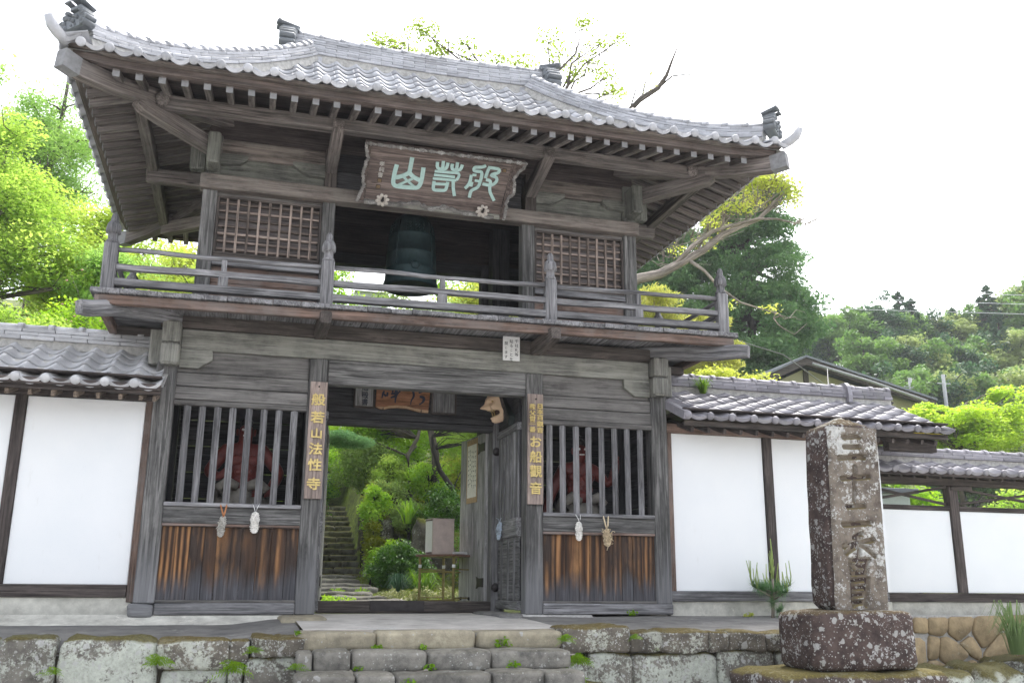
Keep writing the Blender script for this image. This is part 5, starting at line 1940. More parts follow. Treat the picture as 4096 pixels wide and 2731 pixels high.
# ------------------------------------------------------------------ bell in the upper storey
bl = thing('bronze_bell', (-.065, 1.2, 3.84), 'dark green bronze temple bell hanging in the upper storey', 'bell')
m = Matrix.Translation((-.065, 1.2, 3.84))
b = MB()
b.lathe([(.27, .02), (.345, 0), (.352, .03), (.342, .07), (.335, .09), (.328, .20), (.332, .205), (.332, .235), (.326, .24), (.318, .42), (.322, .425), (.322, .445), (.314, .45), (.30, .66),
         (.303, .665), (.300, .69), (.29, .70), (.26, .86), (.22, .93), (.14, .985), (.02, 1.0)], 36, m)
body = b.build('bell_body', BRONZE, bl)
b = MB()
for k in range(4):
    a = math.pi / 4 + k * math.pi / 2
    b.sweep([m @ Vector((.328 * math.cos(a), .328 * math.sin(a), .24)), m @ Vector((.306 * math.cos(a), .306 * math.sin(a), .66)), m @ Vector((.262 * math.cos(a), .262 * math.sin(a), .86))], .012)
b.build('raised_band', BRONZE, body)
b = MB()
for k in range(4):
    a0 = k * math.pi / 2
    for i in range(5):
        for j in range(4):
            a = a0 + (i - 2) * .2
            z = .70 + j * .042
            r = .292 - .03 * (z - .70) / .16
            b.ball(m @ Vector((r * math.cos(a), r * math.sin(a), z)), .014, 4)
b.build('boss', BRONZE, body, kind='stuff')
b = MB()
b.sweep([m @ Vector((0, -.09, .98)), m @ Vector((0, -.07, 1.08)), m @ Vector((0, 0, 1.12)), m @ Vector((0, .07, 1.08)), m @ Vector((0, .09, .98))], .025)
b.sweep([m @ Vector((0, 0, 1.11)), m @ Vector((0, 0, 1.2))], .02)
b.build('hanging_loop', BRONZE, bl)
b = MB()
for a in (0, math.pi):
    b.lathe([(.06, 0), (.055, .012), (.03, .02), (.01, .022)], 14, m @ Matrix.Translation((0, -.325 * math.cos(a), .22)) @ Matrix.Rotation(R(90) if a == 0 else R(-90), 4, 'X'))
b.build('striking_boss', BRONZE, body)

# ------------------------------------------------------------------ straw sandals
def sandal(label, x, y, z0, z1, mat, tilt=0, cordm=None, group='straw sandals hung as offerings', w=.045, shaggy=0, cord_top=.97, Mx=None):
    t = thing('straw_sandal', (x, y, z0), label, 'straw sandal', group)
    M_ = Mx or (Matrix.Translation((x, y, (z0 + z1) / 2)) @ Matrix.Rotation(tilt, 4, 'Y'))
    H = (z1 - z0) / 2
    b = MB()
    n, k = 40, 12
    vs = []
    for i in range(n + 1):
        s = -1 + 2 * i / n
        ww = w * (1 - abs(s) ** 3.2) ** .5 * (1 - .12 * math.cos(s * 2.5)) + .002
        rib = 1 + .15 * math.sin(i * 1.9) + .05 * math.sin(i * 4.1)
        for j in range(k):
            a = 2 * math.pi * j / k
            vs.append(M_ @ Vector((ww * math.cos(a) * rib + .003 * noise.noise(Vector((i * .4, j, x * 9))), .017 * math.sin(a) * rib * (1 if abs(s) < .97 else .4), s * H)))
    f = [(i * k + j, i * k + (j + 1) % k, (i + 1) * k + (j + 1) % k, (i + 1) * k + j) for i in range(n) for j in range(k)]
    f += [tuple(range(k))[::-1], tuple(range(n * k, n * k + k))]
    b.add(vs, f, smooth=False, g=vs)
    b.build('sole', mat, t)
    b = MB()
    for q in (-.35, .12, .2, .28):
        pts = [M_ @ Vector((w * 1.06 * math.cos(a), .024 * math.sin(a), q * H + .012 * math.sin(a * 2 + q * 9))) for a in [2 * math.pi * i / 14 for i in range(15)]]
        b.sweep(pts, .0045)
    for s in (-1, 1):
        b.sweep([M_ @ Vector((s * w * .9, -.016, -.3 * H)), M_ @ Vector((s * w * .5, -.034, .1 * H)), M_ @ Vector((0, -.03, .75 * H))], .005)
    for _ in range(shaggy):
        a = rnd.uniform(-1, 1)
        p = M_ @ Vector((rnd.choice((-1, 1)) * w * rnd.uniform(.4, 1), -.02, a * H))
        b.sweep([p, p + Vector((rnd.uniform(-.03, .03), -.015, rnd.uniform(-.02, .03))), p + Vector((rnd.uniform(-.05, .05), -.02, rnd.uniform(-.08, .03)))], .004)
    b.build('strap', mat, t)
    b = MB()
    top = M_ @ Vector((0, -.01, H))
    for s in (-1, 1):
        b.sweep([M_ @ Vector((0, -.012, H * .8)), top + Vector((s * .012, -.004, .03)), Vector((x + s * .034, y + .035, cord_top + .004))], .004 if not shaggy else .009)
    b.build('cord', cordm or mat, t)
    return t
sandal('shaggy grey straw sandal on an orange cord, left bay', -2.118, -.04, .62, .842, STRAW_G, R(5), CORD, w=.036, shaggy=10, cord_top=.962)
sandal('tidy white straw sandal with a tan band, left bay', -1.795, -.04, .665, .888, STRAW_W, 0, WHITE, w=.044, cord_top=.966)
sandal('plain white straw sandal on a single string, right bay', 1.749, -.04, .658, .873, STRAW_W, 0, WHITE, w=.040, cord_top=.962)
sandal('ragged tan straw sandal with loose fibres, right bay', 2.088, -.04, .60, .80, STRAW_T, R(-4), STRAW_T, w=.044, shaggy=26, cord_top=.962)
Ms = Matrix.Translation((1.06, .86, .80)) @ Matrix.Rotation(R(-80), 4, 'Z') @ Matrix.Rotation(R(14), 4, 'Y')
t = sandal('blue and white straw sandal hung on the passage side wall', 1.06, .86, .69, .91, plain('bluish_straw', (.45, .52, .60), .9, var=.4, sc=40), Mx=Ms, w=.05, cord_top=.95)

# ------------------------------------------------------------------ guardian statues
def skin_mesh(verts, edges, radii, sub=2):
    me = bpy.data.meshes.new('skin_source')
    me.from_pydata([Vector(v) for v in verts], edges, [])
    o = bpy.data.objects.new('skin_source', me)
    COL.objects.link(o)
    mo = o.modifiers.new('Skin', 'SKIN')
    mo.use_smooth_shade = True
    sk = me.skin_vertices[0].data
    for i, r in enumerate(radii):
        sk[i].radius = r if isinstance(r, tuple) else (r, r)
        sk[i].use_root = i == 0
    su = o.modifiers.new('Subdivision', 'SUBSURF')
    su.levels = su.render_levels = sub
    dg = bpy.context.evaluated_depsgraph_get()
    out = bpy.data.meshes.new_from_object(o.evaluated_get(dg))
    vs = [v.co.copy() for v in out.vertices]
    fs = [tuple(p.vertices) for p in out.polygons]
    bpy.data.objects.remove(o)
    bpy.data.meshes.remove(me)
    bpy.data.meshes.remove(out)
    return vs, fs


def guardian(label, x, y, zw, arms, k=1.0):
    """bare chested figure; zw is the waist height; arms: list of joint lists relative to the waist centre"""
    t = thing('guardian_statue', (x, y, .0), label, 'statue')
    O = Vector((x, y, zw))
    V = [(0, 0, 0), (0, -.01, .12), (0, -.015, .27), (0, -.01, .40), (0, -.02, .49), (0, -.035, .56), (0, -.05, .64), (0, -.045, .71),
         (-.10, 0, -.30), (-.12, -.03, -.62), (-.13, 0, -.98), (-.13, -.1, -1.0), (.10, 0, -.30), (.12, -.03, -.62), (.13, 0, -.98), (.13, -.1, -1.0)]
    E_ = [(0, 1), (1, 2), (2, 3), (3, 4), (4, 5), (5, 6), (6, 7), (0, 8), (8, 9), (9, 10), (10, 11), (0, 12), (12, 13), (13, 14), (14, 15)]
    Rr = [(.16, .12), (.165, .125), (.19, .13), (.17, .11), .07, (.085, .09), (.09, .095), .06, .11, .075, .055, .05, .11, .075, .055, .05]
    for arm in arms:
        prev = 3
        for j, (p, r) in enumerate(arm):
            V.append(p)
            Rr.append(r)
            E_.append((prev, len(V) - 1))
            prev = len(V) - 1
        # fingers
        tip = Vector(arm[-1][0])
        dr = (tip - Vector(arm[-2][0])).normalized()
        sd_ = dr.cross(Vector((0, 1, 0))).normalized()
        for q in range(5):
            off = sd_ * ((q - 2) * .016)
            L = .055 if q else .04
            a = tip + off + dr * .015
            c = tip + off * 1.25 + dr * L + Vector((0, -.012, 0))
            V += [tuple(a), tuple(c)]
            Rr += [.0095, .0085]
            E_ += [(prev, len(V) - 2), (len(V) - 2, len(V) - 1)]
    V = [O + Vector(v) * k for v in V]
    Rr = [tuple(c * k for c in r) if isinstance(r, tuple) else r * k for r in Rr]
    vs, fs = skin_mesh(V, E_, Rr)
    b = MB()
    b.add(vs, fs, smooth=True, g=vs)
    body = b.build('body', REDSTAT, t)
    b = MB()       # chest and belly muscle relief, brow, nose, ears
    for (px, py, pz, r, s3) in ((-.08, -.10, .30, .085, (1.1, .5, .8)), (.08, -.10, .30, .085, (1.1, .5, .8)), (0, -.095, .06, .11, (1.1, .55, .75)),
                                (-.05, -.115, .17, .045, (1, .5, .8)), (.05, -.115, .17, .045, (1, .5, .8)), (-.13, -.05, .15, .05, (.6, .7, 1)), (.13, -.05, .15, .05, (.6, .7, 1)),
                                (0, -.145, .615, .024, (.8, 1, 1.3)), (-.035, -.13, .655, .02, (1.3, .7, .5)), (.035, -.13, .655, .02, (1.3, .7, .5)), (-.095, -.04, .62, .03, (.5, .8, 1.4)), (.095, -.04, .62, .03, (.5, .8, 1.4))):
        b = MB()
        b.ball(O + Vector((px, py, pz)) * k, r * k, 8, sc=s3)
        b.build('muscle', REDSTAT, body)
    b = MB()
    for px in (-.036, .036):
        b.ball(O + Vector((px, -.137, .637)) * k, .014 * k, 6)
    b.box(O.x - .03 * k, O.x + .03 * k, O.y - .142 * k, O.y - .10 * k, O.z + .565 * k, O.z + .58 * k, c=.003)
    b.build('eyes_and_teeth', STRAW_W, body)
    b = MB()
    b.ball(O + Vector((0, -.03, .73)) * k, .07 * k, 8, sc=(1, 1, .8))
    b.ball(O + Vector((0, -.02, .80)) * k, .03 * k, 6)
    b.build('hair', IRON, body)
    # skirt of draped cloth knotted at the waist
    b = MB()
    n, h = 40, 14
    vs = []
    for j in range(h + 1):
        tt = j / h
        for i in range(n):
            a = 2 * math.pi * i / n
            fold = .03 * math.sin(a * 7 + 2 * tt) * (.3 + tt) + .02 * math.sin(a * 13)
            r = .20 + .12 * tt ** .7 + fold
            vs.append(O + Vector((r * 1.15 * math.cos(a), r * .8 * math.sin(a), .02 - .75 * tt + .04 * math.sin(a * 3) * tt + .035 * math.cos(a * 2) * (1 - tt))) * k)
    f = [(j * n + i, (j + 1) * n + i, (j + 1) * n + (i + 1) % n, j * n + (i + 1) % n) for j in range(h) for i in range(n)]
    b.add(vs, f, smooth=True, g=vs)
    for s in (-1, 1):
        b.sweep([O + Vector((s * .05, -.18, -.0)) * k, O + Vector((s * .16, -.21, .045)) * k, O + Vector((s * .25, -.18, -.02)) * k, O + Vector((s * .22, -.2, -.12)) * k], [.05 * k, .07 * k, .06 * k, .03 * k])
    b.build('loin_cloth', CLOTH, t)
    zb = zw - 1.03 * k
    stone_piece(x - .34, x + .34, y - .28, y + .28, -.05, zb, int(500 + x * 3), .02, 5).build('rock_base', ST_ROCK, t)
    return t
aL = [[((-.20, 0, .42), .085), ((-.38, -.03, .16), .07), ((-.24, -.16, .10), .055), ((-.17, -.19, .17), .042)],
      [((.20, 0, .42), .085), ((.40, -.02, .17), .07), ((.28, -.14, -.06), .055), ((.16, -.17, -.06), .045)]]
aR = [[((-.20, 0, .40), .085), ((-.36, -.03, .12), .07), ((-.47, -.10, -.16), .055), ((-.50, -.13, -.24), .042)],
      [((.20, 0, .40), .085), ((.40, 0, .22), .07), ((.44, -.12, .42), .055), ((.43, -.15, .52), .042)]]
guardian('red guardian statue with one raised palm behind the left lattice', -1.95, .70, 1.19, aL)
guardian('red guardian statue with a long lowered arm behind the right lattice', 2.02, .70, 1.15, aR)

# ------------------------------------------------------------------ folding table with box and papers inside the passage
tb = thing('folding_table', (.66, 2.0, -.155), 'small brown folding table with brass legs just inside the gate', 'table')
rz = Matrix.Translation((.70, 2.04, 0)) @ Matrix.Rotation(R(43), 4, 'Z') @ Matrix.Diagonal((1.12, 1.12, 1, 1))
b = MB(); b.obox(rz @ Matrix.Translation((0, 0, .532)), .275, .275, .014, .004); b.build('table_top', TABLEB, tb)
for sx in (-1, 1):
    for sy in (-1, 1):
        b = MB(); b.obox(rz @ Matrix.Translation((sx * .235, sy * .235, .182)), .0125, .0125, .336, .003); lg = b.build('leg', OLIVE, tb)
        b = MB(); b.obox(rz @ Matrix.Translation((sx * .235, sy * .235, .40)), .0145, .0145, .02, .002); b.build('leg_tag', WHITE, lg)
for sx in (-1, 1):
    for z in (-.02, .33):
        b = MB(); b.obox(rz @ Matrix.Translation((sx * .235, 0, z)), .009, .222, .009, .002); b.build('crossbar', OLIVE, tb)
        b = MB(); b.obox(rz @ Matrix.Translation((0, sx * .235, z + .03)), .222, .009, .009, .002); b.build('crossbar', OLIVE, tb)
    b = MB(); b.sweep([rz @ Vector((sx * .235, -.2, .36)), rz @ Vector((sx * .12, -.2, .5))], .007); b.build('folding_strut', IRON, tb)
bx = thing('wooden_box', (.58, 2.05, .546), 'upright pale wooden box standing on the folding table', 'box')
m = Matrix.Translation((.56, 2.02, 0)) @ Matrix.Rotation(R(10), 4, 'Z')
PB = plain('pale_box_wood', (.46, .38, .34), .7, var=.15, sc=9)
def bxp(name, mat, *e):
    b = MB(); b.obox(m @ Matrix.Translation(((e[0] + e[1]) / 2, (e[2] + e[3]) / 2, (e[4] + e[5]) / 2)), (e[1] - e[0]) / 2, (e[3] - e[2]) / 2, (e[5] - e[4]) / 2, .003); return b.build(name, mat, bx)
bxp('front_panel', PB, -.125, .15, -.15, -.135, .547, .985)
bxp('back_panel', PB, -.125, .15, .135, .15, .547, .985)
bxp('side_panel', PB, .136, .15, -.134, .134, .547, .985)
bxp('side_panel', WHITE, -.14, -.126, -.125, .125, .575, .97)
bxp('box_rim', PB, -.145, -.1255, -.15, -.126, .547, .99)
bxp('lid', PB, -.145, .155, -.155, .155, .986, 1.0)
pp_ = MB()
m2 = Matrix.Translation((.80, 1.98, 0)) @ Matrix.Rotation(R(30), 4, 'Z')
for i in range(5):
    pp_.obox(m2 @ Matrix.Translation((rnd.uniform(-.01, .01), rnd.uniform(-.01, .01), .5495 + i * .0075)) @ Matrix.Rotation(R(rnd.uniform(-6, 6)), 4, 'Z'), .12, .085, .0035, .001)
solo('paper_stack', pp_, WHITE, 'flat stack of white papers lying beside the box on the folding table', 'papers')

# ------------------------------------------------------------------ foliage
def quad_mesh(name, V, pid, mat, org):
    """V: (N,4,3) leaf corners, pid: (N,)"""
    n = len(V)
    me = bpy.data.meshes.new(name)
    me.vertices.add(n * 4)
    me.vertices.foreach_set('co', (V - np.array(org)).astype(np.float32).ravel())
    me.loops.add(n * 4)
    me.loops.foreach_set('vertex_index', np.arange(n * 4, dtype=np.int32))
    me.polygons.add(n)
    me.polygons.foreach_set('loop_start', np.arange(0, n * 4, 4, dtype=np.int32))
    me.update(calc_edges=True)
    me.materials.append(mat)
    a = me.attributes.new('pid', 'FLOAT', 'POINT')
    a.data.foreach_set('value', np.repeat(pid, 4).astype(np.float32))
    return me


def leaf_cloud(pads, size, up=.6, aspect=.55, seed=0, droop=0.0, jitter=.35):
    """pads: list of (center, (rx,ry,rz), count). returns leaf quads and ids"""
    g = np.random.default_rng(seed)
    P, I = [], []
    for (c, r, n) in pads:
        q = g.normal(0, .5, (n, 3))
        L = np.linalg.norm(q, axis=1, keepdims=True)
        q = q / np.maximum(1, L)
        p = np.array(c) + q * np.array(r)
        P.append(p)
        base = g.random() * .45
        I.append(np.clip(base + g.random(n) * .55, 0, 1))
    P, I = np.concatenate(P), np.concatenate(I)
    n = len(P)
    N_ = g.normal(0, 1, (n, 3)) * (1 - up)
    N_[:, 2] += up * 1.2
    N_ /= np.linalg.norm(N_, axis=1, keepdims=True)
    T = g.normal(0, 1, (n, 3))
    T[:, 2] -= droop
    T -= N_ * (T * N_).sum(1, keepdims=True)
    T /= np.linalg.norm(T, axis=1, keepdims=True)
    B = np.cross(N_, T)
    s = size * (1 + jitter * g.normal(0, 1, (n, 1))).clip(.35, 2)
    V = np.stack([P - T * s * .5, P + B * s * aspect * .5 - T * s * .05, P + T * s * .5, P - B * s * aspect * .5 - T * s * .05], 1)
    return V, I


def ell_pads(c, R_, n, pr, cnt, seed, hollow=.55, flat=.5, gap=.0):
    g = random.Random(seed)
    out = []
    while len(out) < n:
        v = Vector((g.gauss(0, 1), g.gauss(0, 1), g.gauss(0, 1))).normalized()
        k = (hollow + (1 - hollow) * g.random()) * (.86 + .3 * noise.noise(v * 1.7 + Vector((seed, 0, 0))))
        p = Vector(c) + Vector((v.x * R_[0], v.y * R_[1], v.z * R_[2])) * k
        if gap and noise.noise(p * .8 + Vector((seed * 3, 1, 2))) < -gap:
            if g.random() < .8:
                continue
        r = pr * g.uniform(.65, 1.35)
        out.append((p, (r, r, r * flat), int(cnt * g.uniform(.7, 1.3))))
    return out


def limbs(b, trunk, pads, r0, every=1, seed=0, twig=0):
    """curved limbs from the trunk polyline to pads"""
    g = random.Random(seed)
    for (c, r, n) in pads[::every]:
        c = Vector(c)
        best = min(trunk[1:], key=lambda p: (Vector(p) - c).length + 1.2 * max(0, p[2] - c.z + .2))
        s = Vector(best)
        L = (c - s).length
        m1 = s.lerp(c, .35) + Vector((g.uniform(-1, 1), g.uniform(-1, 1), g.uniform(.0, 1.0))) * L * .10
        m2 = s.lerp(c, .7) + Vector((g.uniform(-1, 1), g.uniform(-1, 1), g.uniform(-.3, 1))) * L * .10
        rr = r0 * (.35 + .1 * L)
        b.sweep([s, m1, m2, c], [rr, rr * .7, rr * .45, rr * .15])
        for _ in range(twig):
            e = c + Vector((g.gauss(0, 1), g.gauss(0, 1), g.gauss(0, .7))) * r[0] * .8
            mid = m2.lerp(e, .5) + Vector((0, 0, g.uniform(-.1, .1) * L))
            b.sweep([m2.lerp(c, g.random()), mid, e], [rr * .3, rr * .2, rr * .08])


def tree(name, label, cat, base, trunk, pads, size, lmat, bmat, r0=.12, group=None, up=.6, aspect=.55, seed=0, droop=0, every=1, twig=0, tr=None):
    t = thing(name, base, label, cat, group)
    b = MB()
    n = len(trunk)
    b.sweep(trunk, tr or [r0 * (1 - .75 * i / (n - 1)) for i in range(n)])
    limbs(b, trunk, pads, r0 * .55, every, seed, twig)
    b.build('trunk', bmat, t)
    V, I = leaf_cloud(pads, size, up, aspect, seed, droop)
    link('crown', quad_mesh('crown', V, I, lmat, ORG[t]), t)
    return t


def crooked(p0, p1, n, amp, seed):
    p0, p1 = Vector(p0), Vector(p1)
    L = (p1 - p0).length
    return [p0.lerp(p1, i / n) + noise.noise_vector(Vector((i * .7, seed, 0))) * amp * L * math.sin(math.pi * i / n) for i in range(n + 1)]


BARK = wood('bark', (.10, .085, .07), light=1.9, dark=.4, crack=.5)
BARK_D = wood('dark_wet_bark', (.03, .026, .022), light=1.8)
BARK_L = wood('pale_bark', (.28, .24, .20), light=1.4, dark=.6)
L_MAPLE = leaf('maple_leaf', (.28, .43, .085), (.50, .61, .16), .55, c3=(.20, .36, .06))
L_LARCH = leaf('soft_spring_leaf', (.25, .42, .10), (.42, .58, .18), .5, c3=(.2, .36, .09))
L_YEL = leaf('yellow_green_leaf', (.40, .46, .09), (.60, .60, .17), .5, c3=(.33, .42, .08))
L_DARKG = leaf('conifer_leaf', (.085, .18, .065), (.20, .33, .12), .35, c3=(.055, .125, .05))
L_BUSH = leaf('glossy_bush_leaf', (.05, .14, .018), (.13, .27, .03), .3, rough=.35, spec=.5)
L_MID = leaf('garden_leaf', (.22, .40, .05), (.46, .62, .09), .5, c3=(.14, .30, .04))
L_OLD = leaf('dull_leaf', (.18, .28, .08), (.36, .46, .14), .45)
L_BAM = leaf('bamboo_leaf', (.36, .40, .10), (.54, .52, .15), .45)
L_VAR = leaf('variegated_bamboo_grass', (.20, .24, .08), (.48, .46, .27), .3)
L_HILL = leaf('hill_leaf', (.13, .25, .07), (.25, .38, .10), .35)
L_HILL2 = leaf('hill_leaf_pale', (.28, .36, .13), (.40, .46, .17), .35)
L_HILLD = leaf('hill_leaf_dark', (.06, .13, .065), (.11, .19, .085), .25)
L_PINE = leaf('pine_needle', (.12, .26, .11), (.26, .42, .17), .35)
L_NEW = leaf('pine_shoot', (.34, .44, .14), (.44, .52, .18), .3)
L_FERN = leaf('fern_leaf', (.14, .28, .02), (.24, .38, .04), .45)

# --- left: maples, a soft larch-like tree behind, shrubs over the wall
def ground_at(x, y):
    return hf(x, y)
pads = ell_pads((-7.0, 9.0, 6.6), (2.3, 1.5, 2.7), 95, .62, 700, 1, .3, .62, .03)
tree('maple_tree', 'large bright green maple at the left edge behind the wall', 'tree', (-7.6, 9.2, ground_at(-7.6, 9.2) - .1), crooked((-7.6, 9.2, .5), (-7.2, 9.0, 7.6), 8, .1, 1), pads, .072, L_MAPLE, BARK, .17, up=.7, seed=1, twig=1)
pads = ell_pads((-5.1, 10.5, 6.4), (1.5, 1.3, 1.9), 56, .55, 520, 2, .3, .62, .03)
tree('maple_tree', 'smaller yellow-green maple just left of the gate roof', 'tree', (-5.0, 10.6, ground_at(-5, 10.6) - .1), crooked((-5.0, 10.6, 1.0), (-5.1, 10.4, 7.2), 8, .12, 2), pads, .08, leaf('lime_maple_leaf', (.36, .48, .09), (.54, .62, .16), .5), BARK, .13, up=.7, seed=2, twig=1)
pads = ell_pads((-7.6, 16, 11.0), (1.7, 1.4, 3.3), 70, .6, 620, 3, .3, .9, .05) + ell_pads((-9.2, 16.5, 10.5), (1.3, 1.2, 2.6), 30, .5, 420, 33, .3, .9, .1)
tree('larch_tree', 'tall feathery pale green tree rising behind the left maples', 'tree', (-7.8, 16, ground_at(-7.8, 16) - .1), crooked((-7.8, 16, 3.5), (-7.5, 16, 14.0), 9, .05, 3), pads, .10, L_LARCH, BARK, .16, up=.3, aspect=.3, seed=3, twig=3)
pads = ell_pads((-8.8, 13.5, 12.2), (1.0, .9, 1.3), 10, .5, 60, 34, .3, .8)
tree('maple_tree', 'thin half bare tree with a few sprays against the sky at the far left', 'tree', (-9.2, 13.6, ground_at(-9.2, 13.6) - .1), crooked((-9.2, 13.6, 2), (-8.7, 13.5, 13), 9, .05, 34), pads, .09, L_LARCH, BARK, .1, up=.4, seed=34, twig=4)
for i, (c, r, mat, lab) in enumerate([((-5.9, 6.2, 4.0), (1.3, 1.0, 1.2), L_MAPLE, 'bushy green shrub above the left wall roof, at the photo edge'),
                                      ((-4.3, 6.6, 4.2), (1.2, .9, 1.3), L_MID, 'light green shrub with small blossoms between wall roof and balcony corner'),
                                      ((-3.2, 7.6, 5.0), (1.3, 1.0, 1.3), leaf('lemon_leaf', (.36, .48, .09), (.54, .60, .16), .5), 'lemon green shrub seen through the left balcony railing'),
                                      ((-4.6, 8.5, 5.6), (1.0, .8, 1.1), L_LARCH, 'soft green shrub below the left eave')]):
    pads = ell_pads(c, r, 34, .38, 420, 10 + i, .4, .6, .05)
    z = ground_at(c[0], c[1])
    tree('leafy_shrub', lab, 'shrub', (c[0], c[1], z - .1), crooked((c[0], c[1], z), (c[0] + .1, c[1], c[2] + .4), 6, .15, i), pads, .062, mat, BARK, .07, up=.6, seed=10 + i, twig=2)
g_ = random.Random(5)
b = MB()
for _ in range(46):
    p = Vector((-4.5 + g_.gauss(0, .7), 5.8 + g_.uniform(-.1, .3), 4.1 + g_.gauss(0, .5)))
    b.ball(p, .017, 4, sc=(1.3, 1, .8))
bl_ = [o for o in COL.objects if o.get('label', '').startswith('light green shrub with small')][0]
b.build('blossom', plain('pink_blossom', (.62, .36, .30), .7), bl_)

# --- behind the roof: a high open tree and a bare one
def upper_tree():
    base = (3.4, 9.2, ground_at(3.4, 9.2) - .1)
    tr = crooked((3.4, 9.2, 1.0), (3.9, 9.0, 10.4), 9, .05, 40)
    cs = [(.3, 12.15, .35, 200), (.75, 12.35, .4, 260), (1.2, 12.3, .4, 300), (1.55, 12.1, .45, 420), (1.75, 12.35, .3, 160), (2.2, 12.2, .3, 120), (2.55, 12.25, .35, 160), (2.95, 12.05, .35, 150), (3.5, 12.05, .45, 260),
          (3.95, 12.2, .35, 220), (4.2, 12.75, .35, 120), (4.55, 12.45, .4, 110), (4.7, 13.0, .35, 110), (5.1, 13.25, .3, 150), (5.35, 12.8, .4, 100), (5.7, 13.1, .35, 150), (6.05, 13.0, .3, 100), (6.0, 12.5, .35, 110),
          (5.5, 12.2, .4, 120), (4.9, 12.0, .35, 110), (6.2, 12.0, .35, 130), (5.9, 11.6, .35, 90), (4.4, 11.9, .35, 160), (5.2, 11.5, .35, 70)]
    pads = [((x, 9.0 + .5 * math.sin(i * 2.3), z), (r * 1.05, r, r * .5), int(n * 1.3)) for i, (x, z, r, n) in enumerate(cs)]
    return tree('open_tree', 'tall open tree with sparse yellow-green sprays above the gate ridge', 'tree', base, tr, pads, .075, leaf('sparse_leaf', (.26, .36, .06), (.40, .48, .10), .4), BARK, .14, up=.55, seed=41, twig=3)
upper_tree()
t = thing('bare_tree', (6.3, 9.2, 3.0), 'bare branching limb rising above the right slope of the roof', 'tree')
b = MB()
def bar(pts, r0, r1):
    n = len(pts)
    b.sweep([Vector(p) for p in pts], [r0 + (r1 - r0) * i / (n - 1) for i in range(n)])
bar([(5.6, 9.2, ground_at(5.6, 9.2)), (5.9, 9.1, 6), (6.2, 9.0, 9.5), (6.36, 9, 11.3), (6.75, 9, 11.75), (7.2, 9, 12.1), (7.45, 9, 12.5), (7.6, 9, 12.9), (7.76, 9, 13.3)], .13, .016)
bar([(6.75, 9, 11.75), (6.95, 9.1, 12.4), (7.1, 9.1, 12.62)], .02, .006)
bar([(7.2, 9, 12.1), (7.6, 9, 12.5), (8.0, 9, 12.62), (8.35, 9, 12.62), (8.5, 9, 12.5)], .025, .006)
bar([(6.45, 9, 11.45), (6.7, 9.2, 12.1), (6.72, 9.2, 12.6), (6.95, 9.2, 12.9)], .02, .005)
bar([(6.2, 9.0, 9.5), (6.9, 9, 10.6), (7.3, 9, 11.2), (7.5, 9, 11.55)], .03, .006)
bar([(6.9, 9, 10.6), (7.8, 9, 11.0), (8.3, 9, 11.1), (8.7, 9, 11.5)], .02, .005)
for i in range(16):
    s = Vector((g_.uniform(6.7, 8.3), 9, g_.uniform(11.0, 12.6)))
    bar([s, s + Vector((g_.uniform(-.2, .3), .1, g_.uniform(.1, .3))), s + Vector((g_.uniform(-.2, .4), .1, g_.uniform(.2, .5)))], .008, .003)
b.build('trunk', BARK, t)
V, I = leaf_cloud([((7.7, 9, 11.2), (.4, .3, .2), 60), ((8.1, 9, 11.3), (.3, .3, .2), 40), ((7.1, 9.1, 12.3), (.3, .2, .3), 40), ((6.9, 9.2, 12.0), (.3, .2, .3), 30)], .07, .5, .5, 3)
link('crown', quad_mesh('crown', V, I, L_YEL, ORG[t]), t)

# --- seen through the bell storey and over the garden: mid distance trees
for i, (c, r, mat, lab, n) in enumerate([((-.8, 9.5, 5.9), (1.4, 1.0, 1.5), L_MID, 'green tree glimpsed behind the bell on the left', 40), ((1.4, 8.6, 5.3), (1.3, .9, 1.2), L_OLD, 'dull green tree glimpsed below the bell', 36),
                                         ((3.2, 9.5, 5.8), (1.5, 1.0, 1.5), L_YEL, 'yellow-green tree behind the right bay of the bell storey', 36)]):
    pads = ell_pads(c, r, n, .42, 380, 50 + i, .35, .55, .08)
    z = ground_at(c[0], c[1])
    tree('garden_tree', lab, 'tree', (c[0], c[1], z - .1), crooked((c[0] + .4, c[1], z), (c[0], c[1], c[2] + .5), 7, .12, 50 + i), pads, .06, mat, BARK, .10, up=.5, seed=50 + i, twig=2)
for i, (c, r, mat, lab) in enumerate([((-6.2, 14.5, 7.2), (1.6, 1.0, 2.4), L_MAPLE, 'bright green tree filling the gap left of the eave'), ((-3.6, 13.5, 7.0), (1.8, 1.0, 2.2), L_YEL, 'yellow-green tree under the left eave beyond the railing'), ((-1.6, 14, 7.2), (1.6, 1.0, 2.0), L_MID, 'green tree behind the left half of the upper storey'),
                                      ((3.8, 14, 7.4), (1.8, 1.0, 2.2), L_MID, 'green tree behind the right half of the upper storey'), ((6.6, 13.5, 6.8), (1.5, 1.0, 2.0), L_YEL, 'yellowish tree just right of the upper storey')]):
    pads = ell_pads(c, r, 60, .5, 420, 60 + i, .25, .6, .03)
    z = ground_at(c[0], c[1])
    tree('garden_tree', lab, 'tree', (c[0], c[1], z - .1), crooked((c[0] + .3, c[1], z), (c[0], c[1], c[2] + .8), 7, .1, 60 + i), pads, .085, mat, BARK, .12, up=.5, seed=60 + i, twig=1)
t = thing('garden_house', (1.2, 15.5, 3.5), 'white walled house glimpsed behind the bell', 'house')
MB().box(.65, 1.6, 15.2, 18, 3.0, 8.15).build('wall', PLASTER, t)
MB().box(.9, 1.4, 15.17, 15.21, 7.2, 7.7).build('window', IRON, t)
b = MB(); b.beam((1.1, 14.9, 8.15), (1.1, 17, 9.0), 1.4, .1); b.build('roof', T_DARK, t)

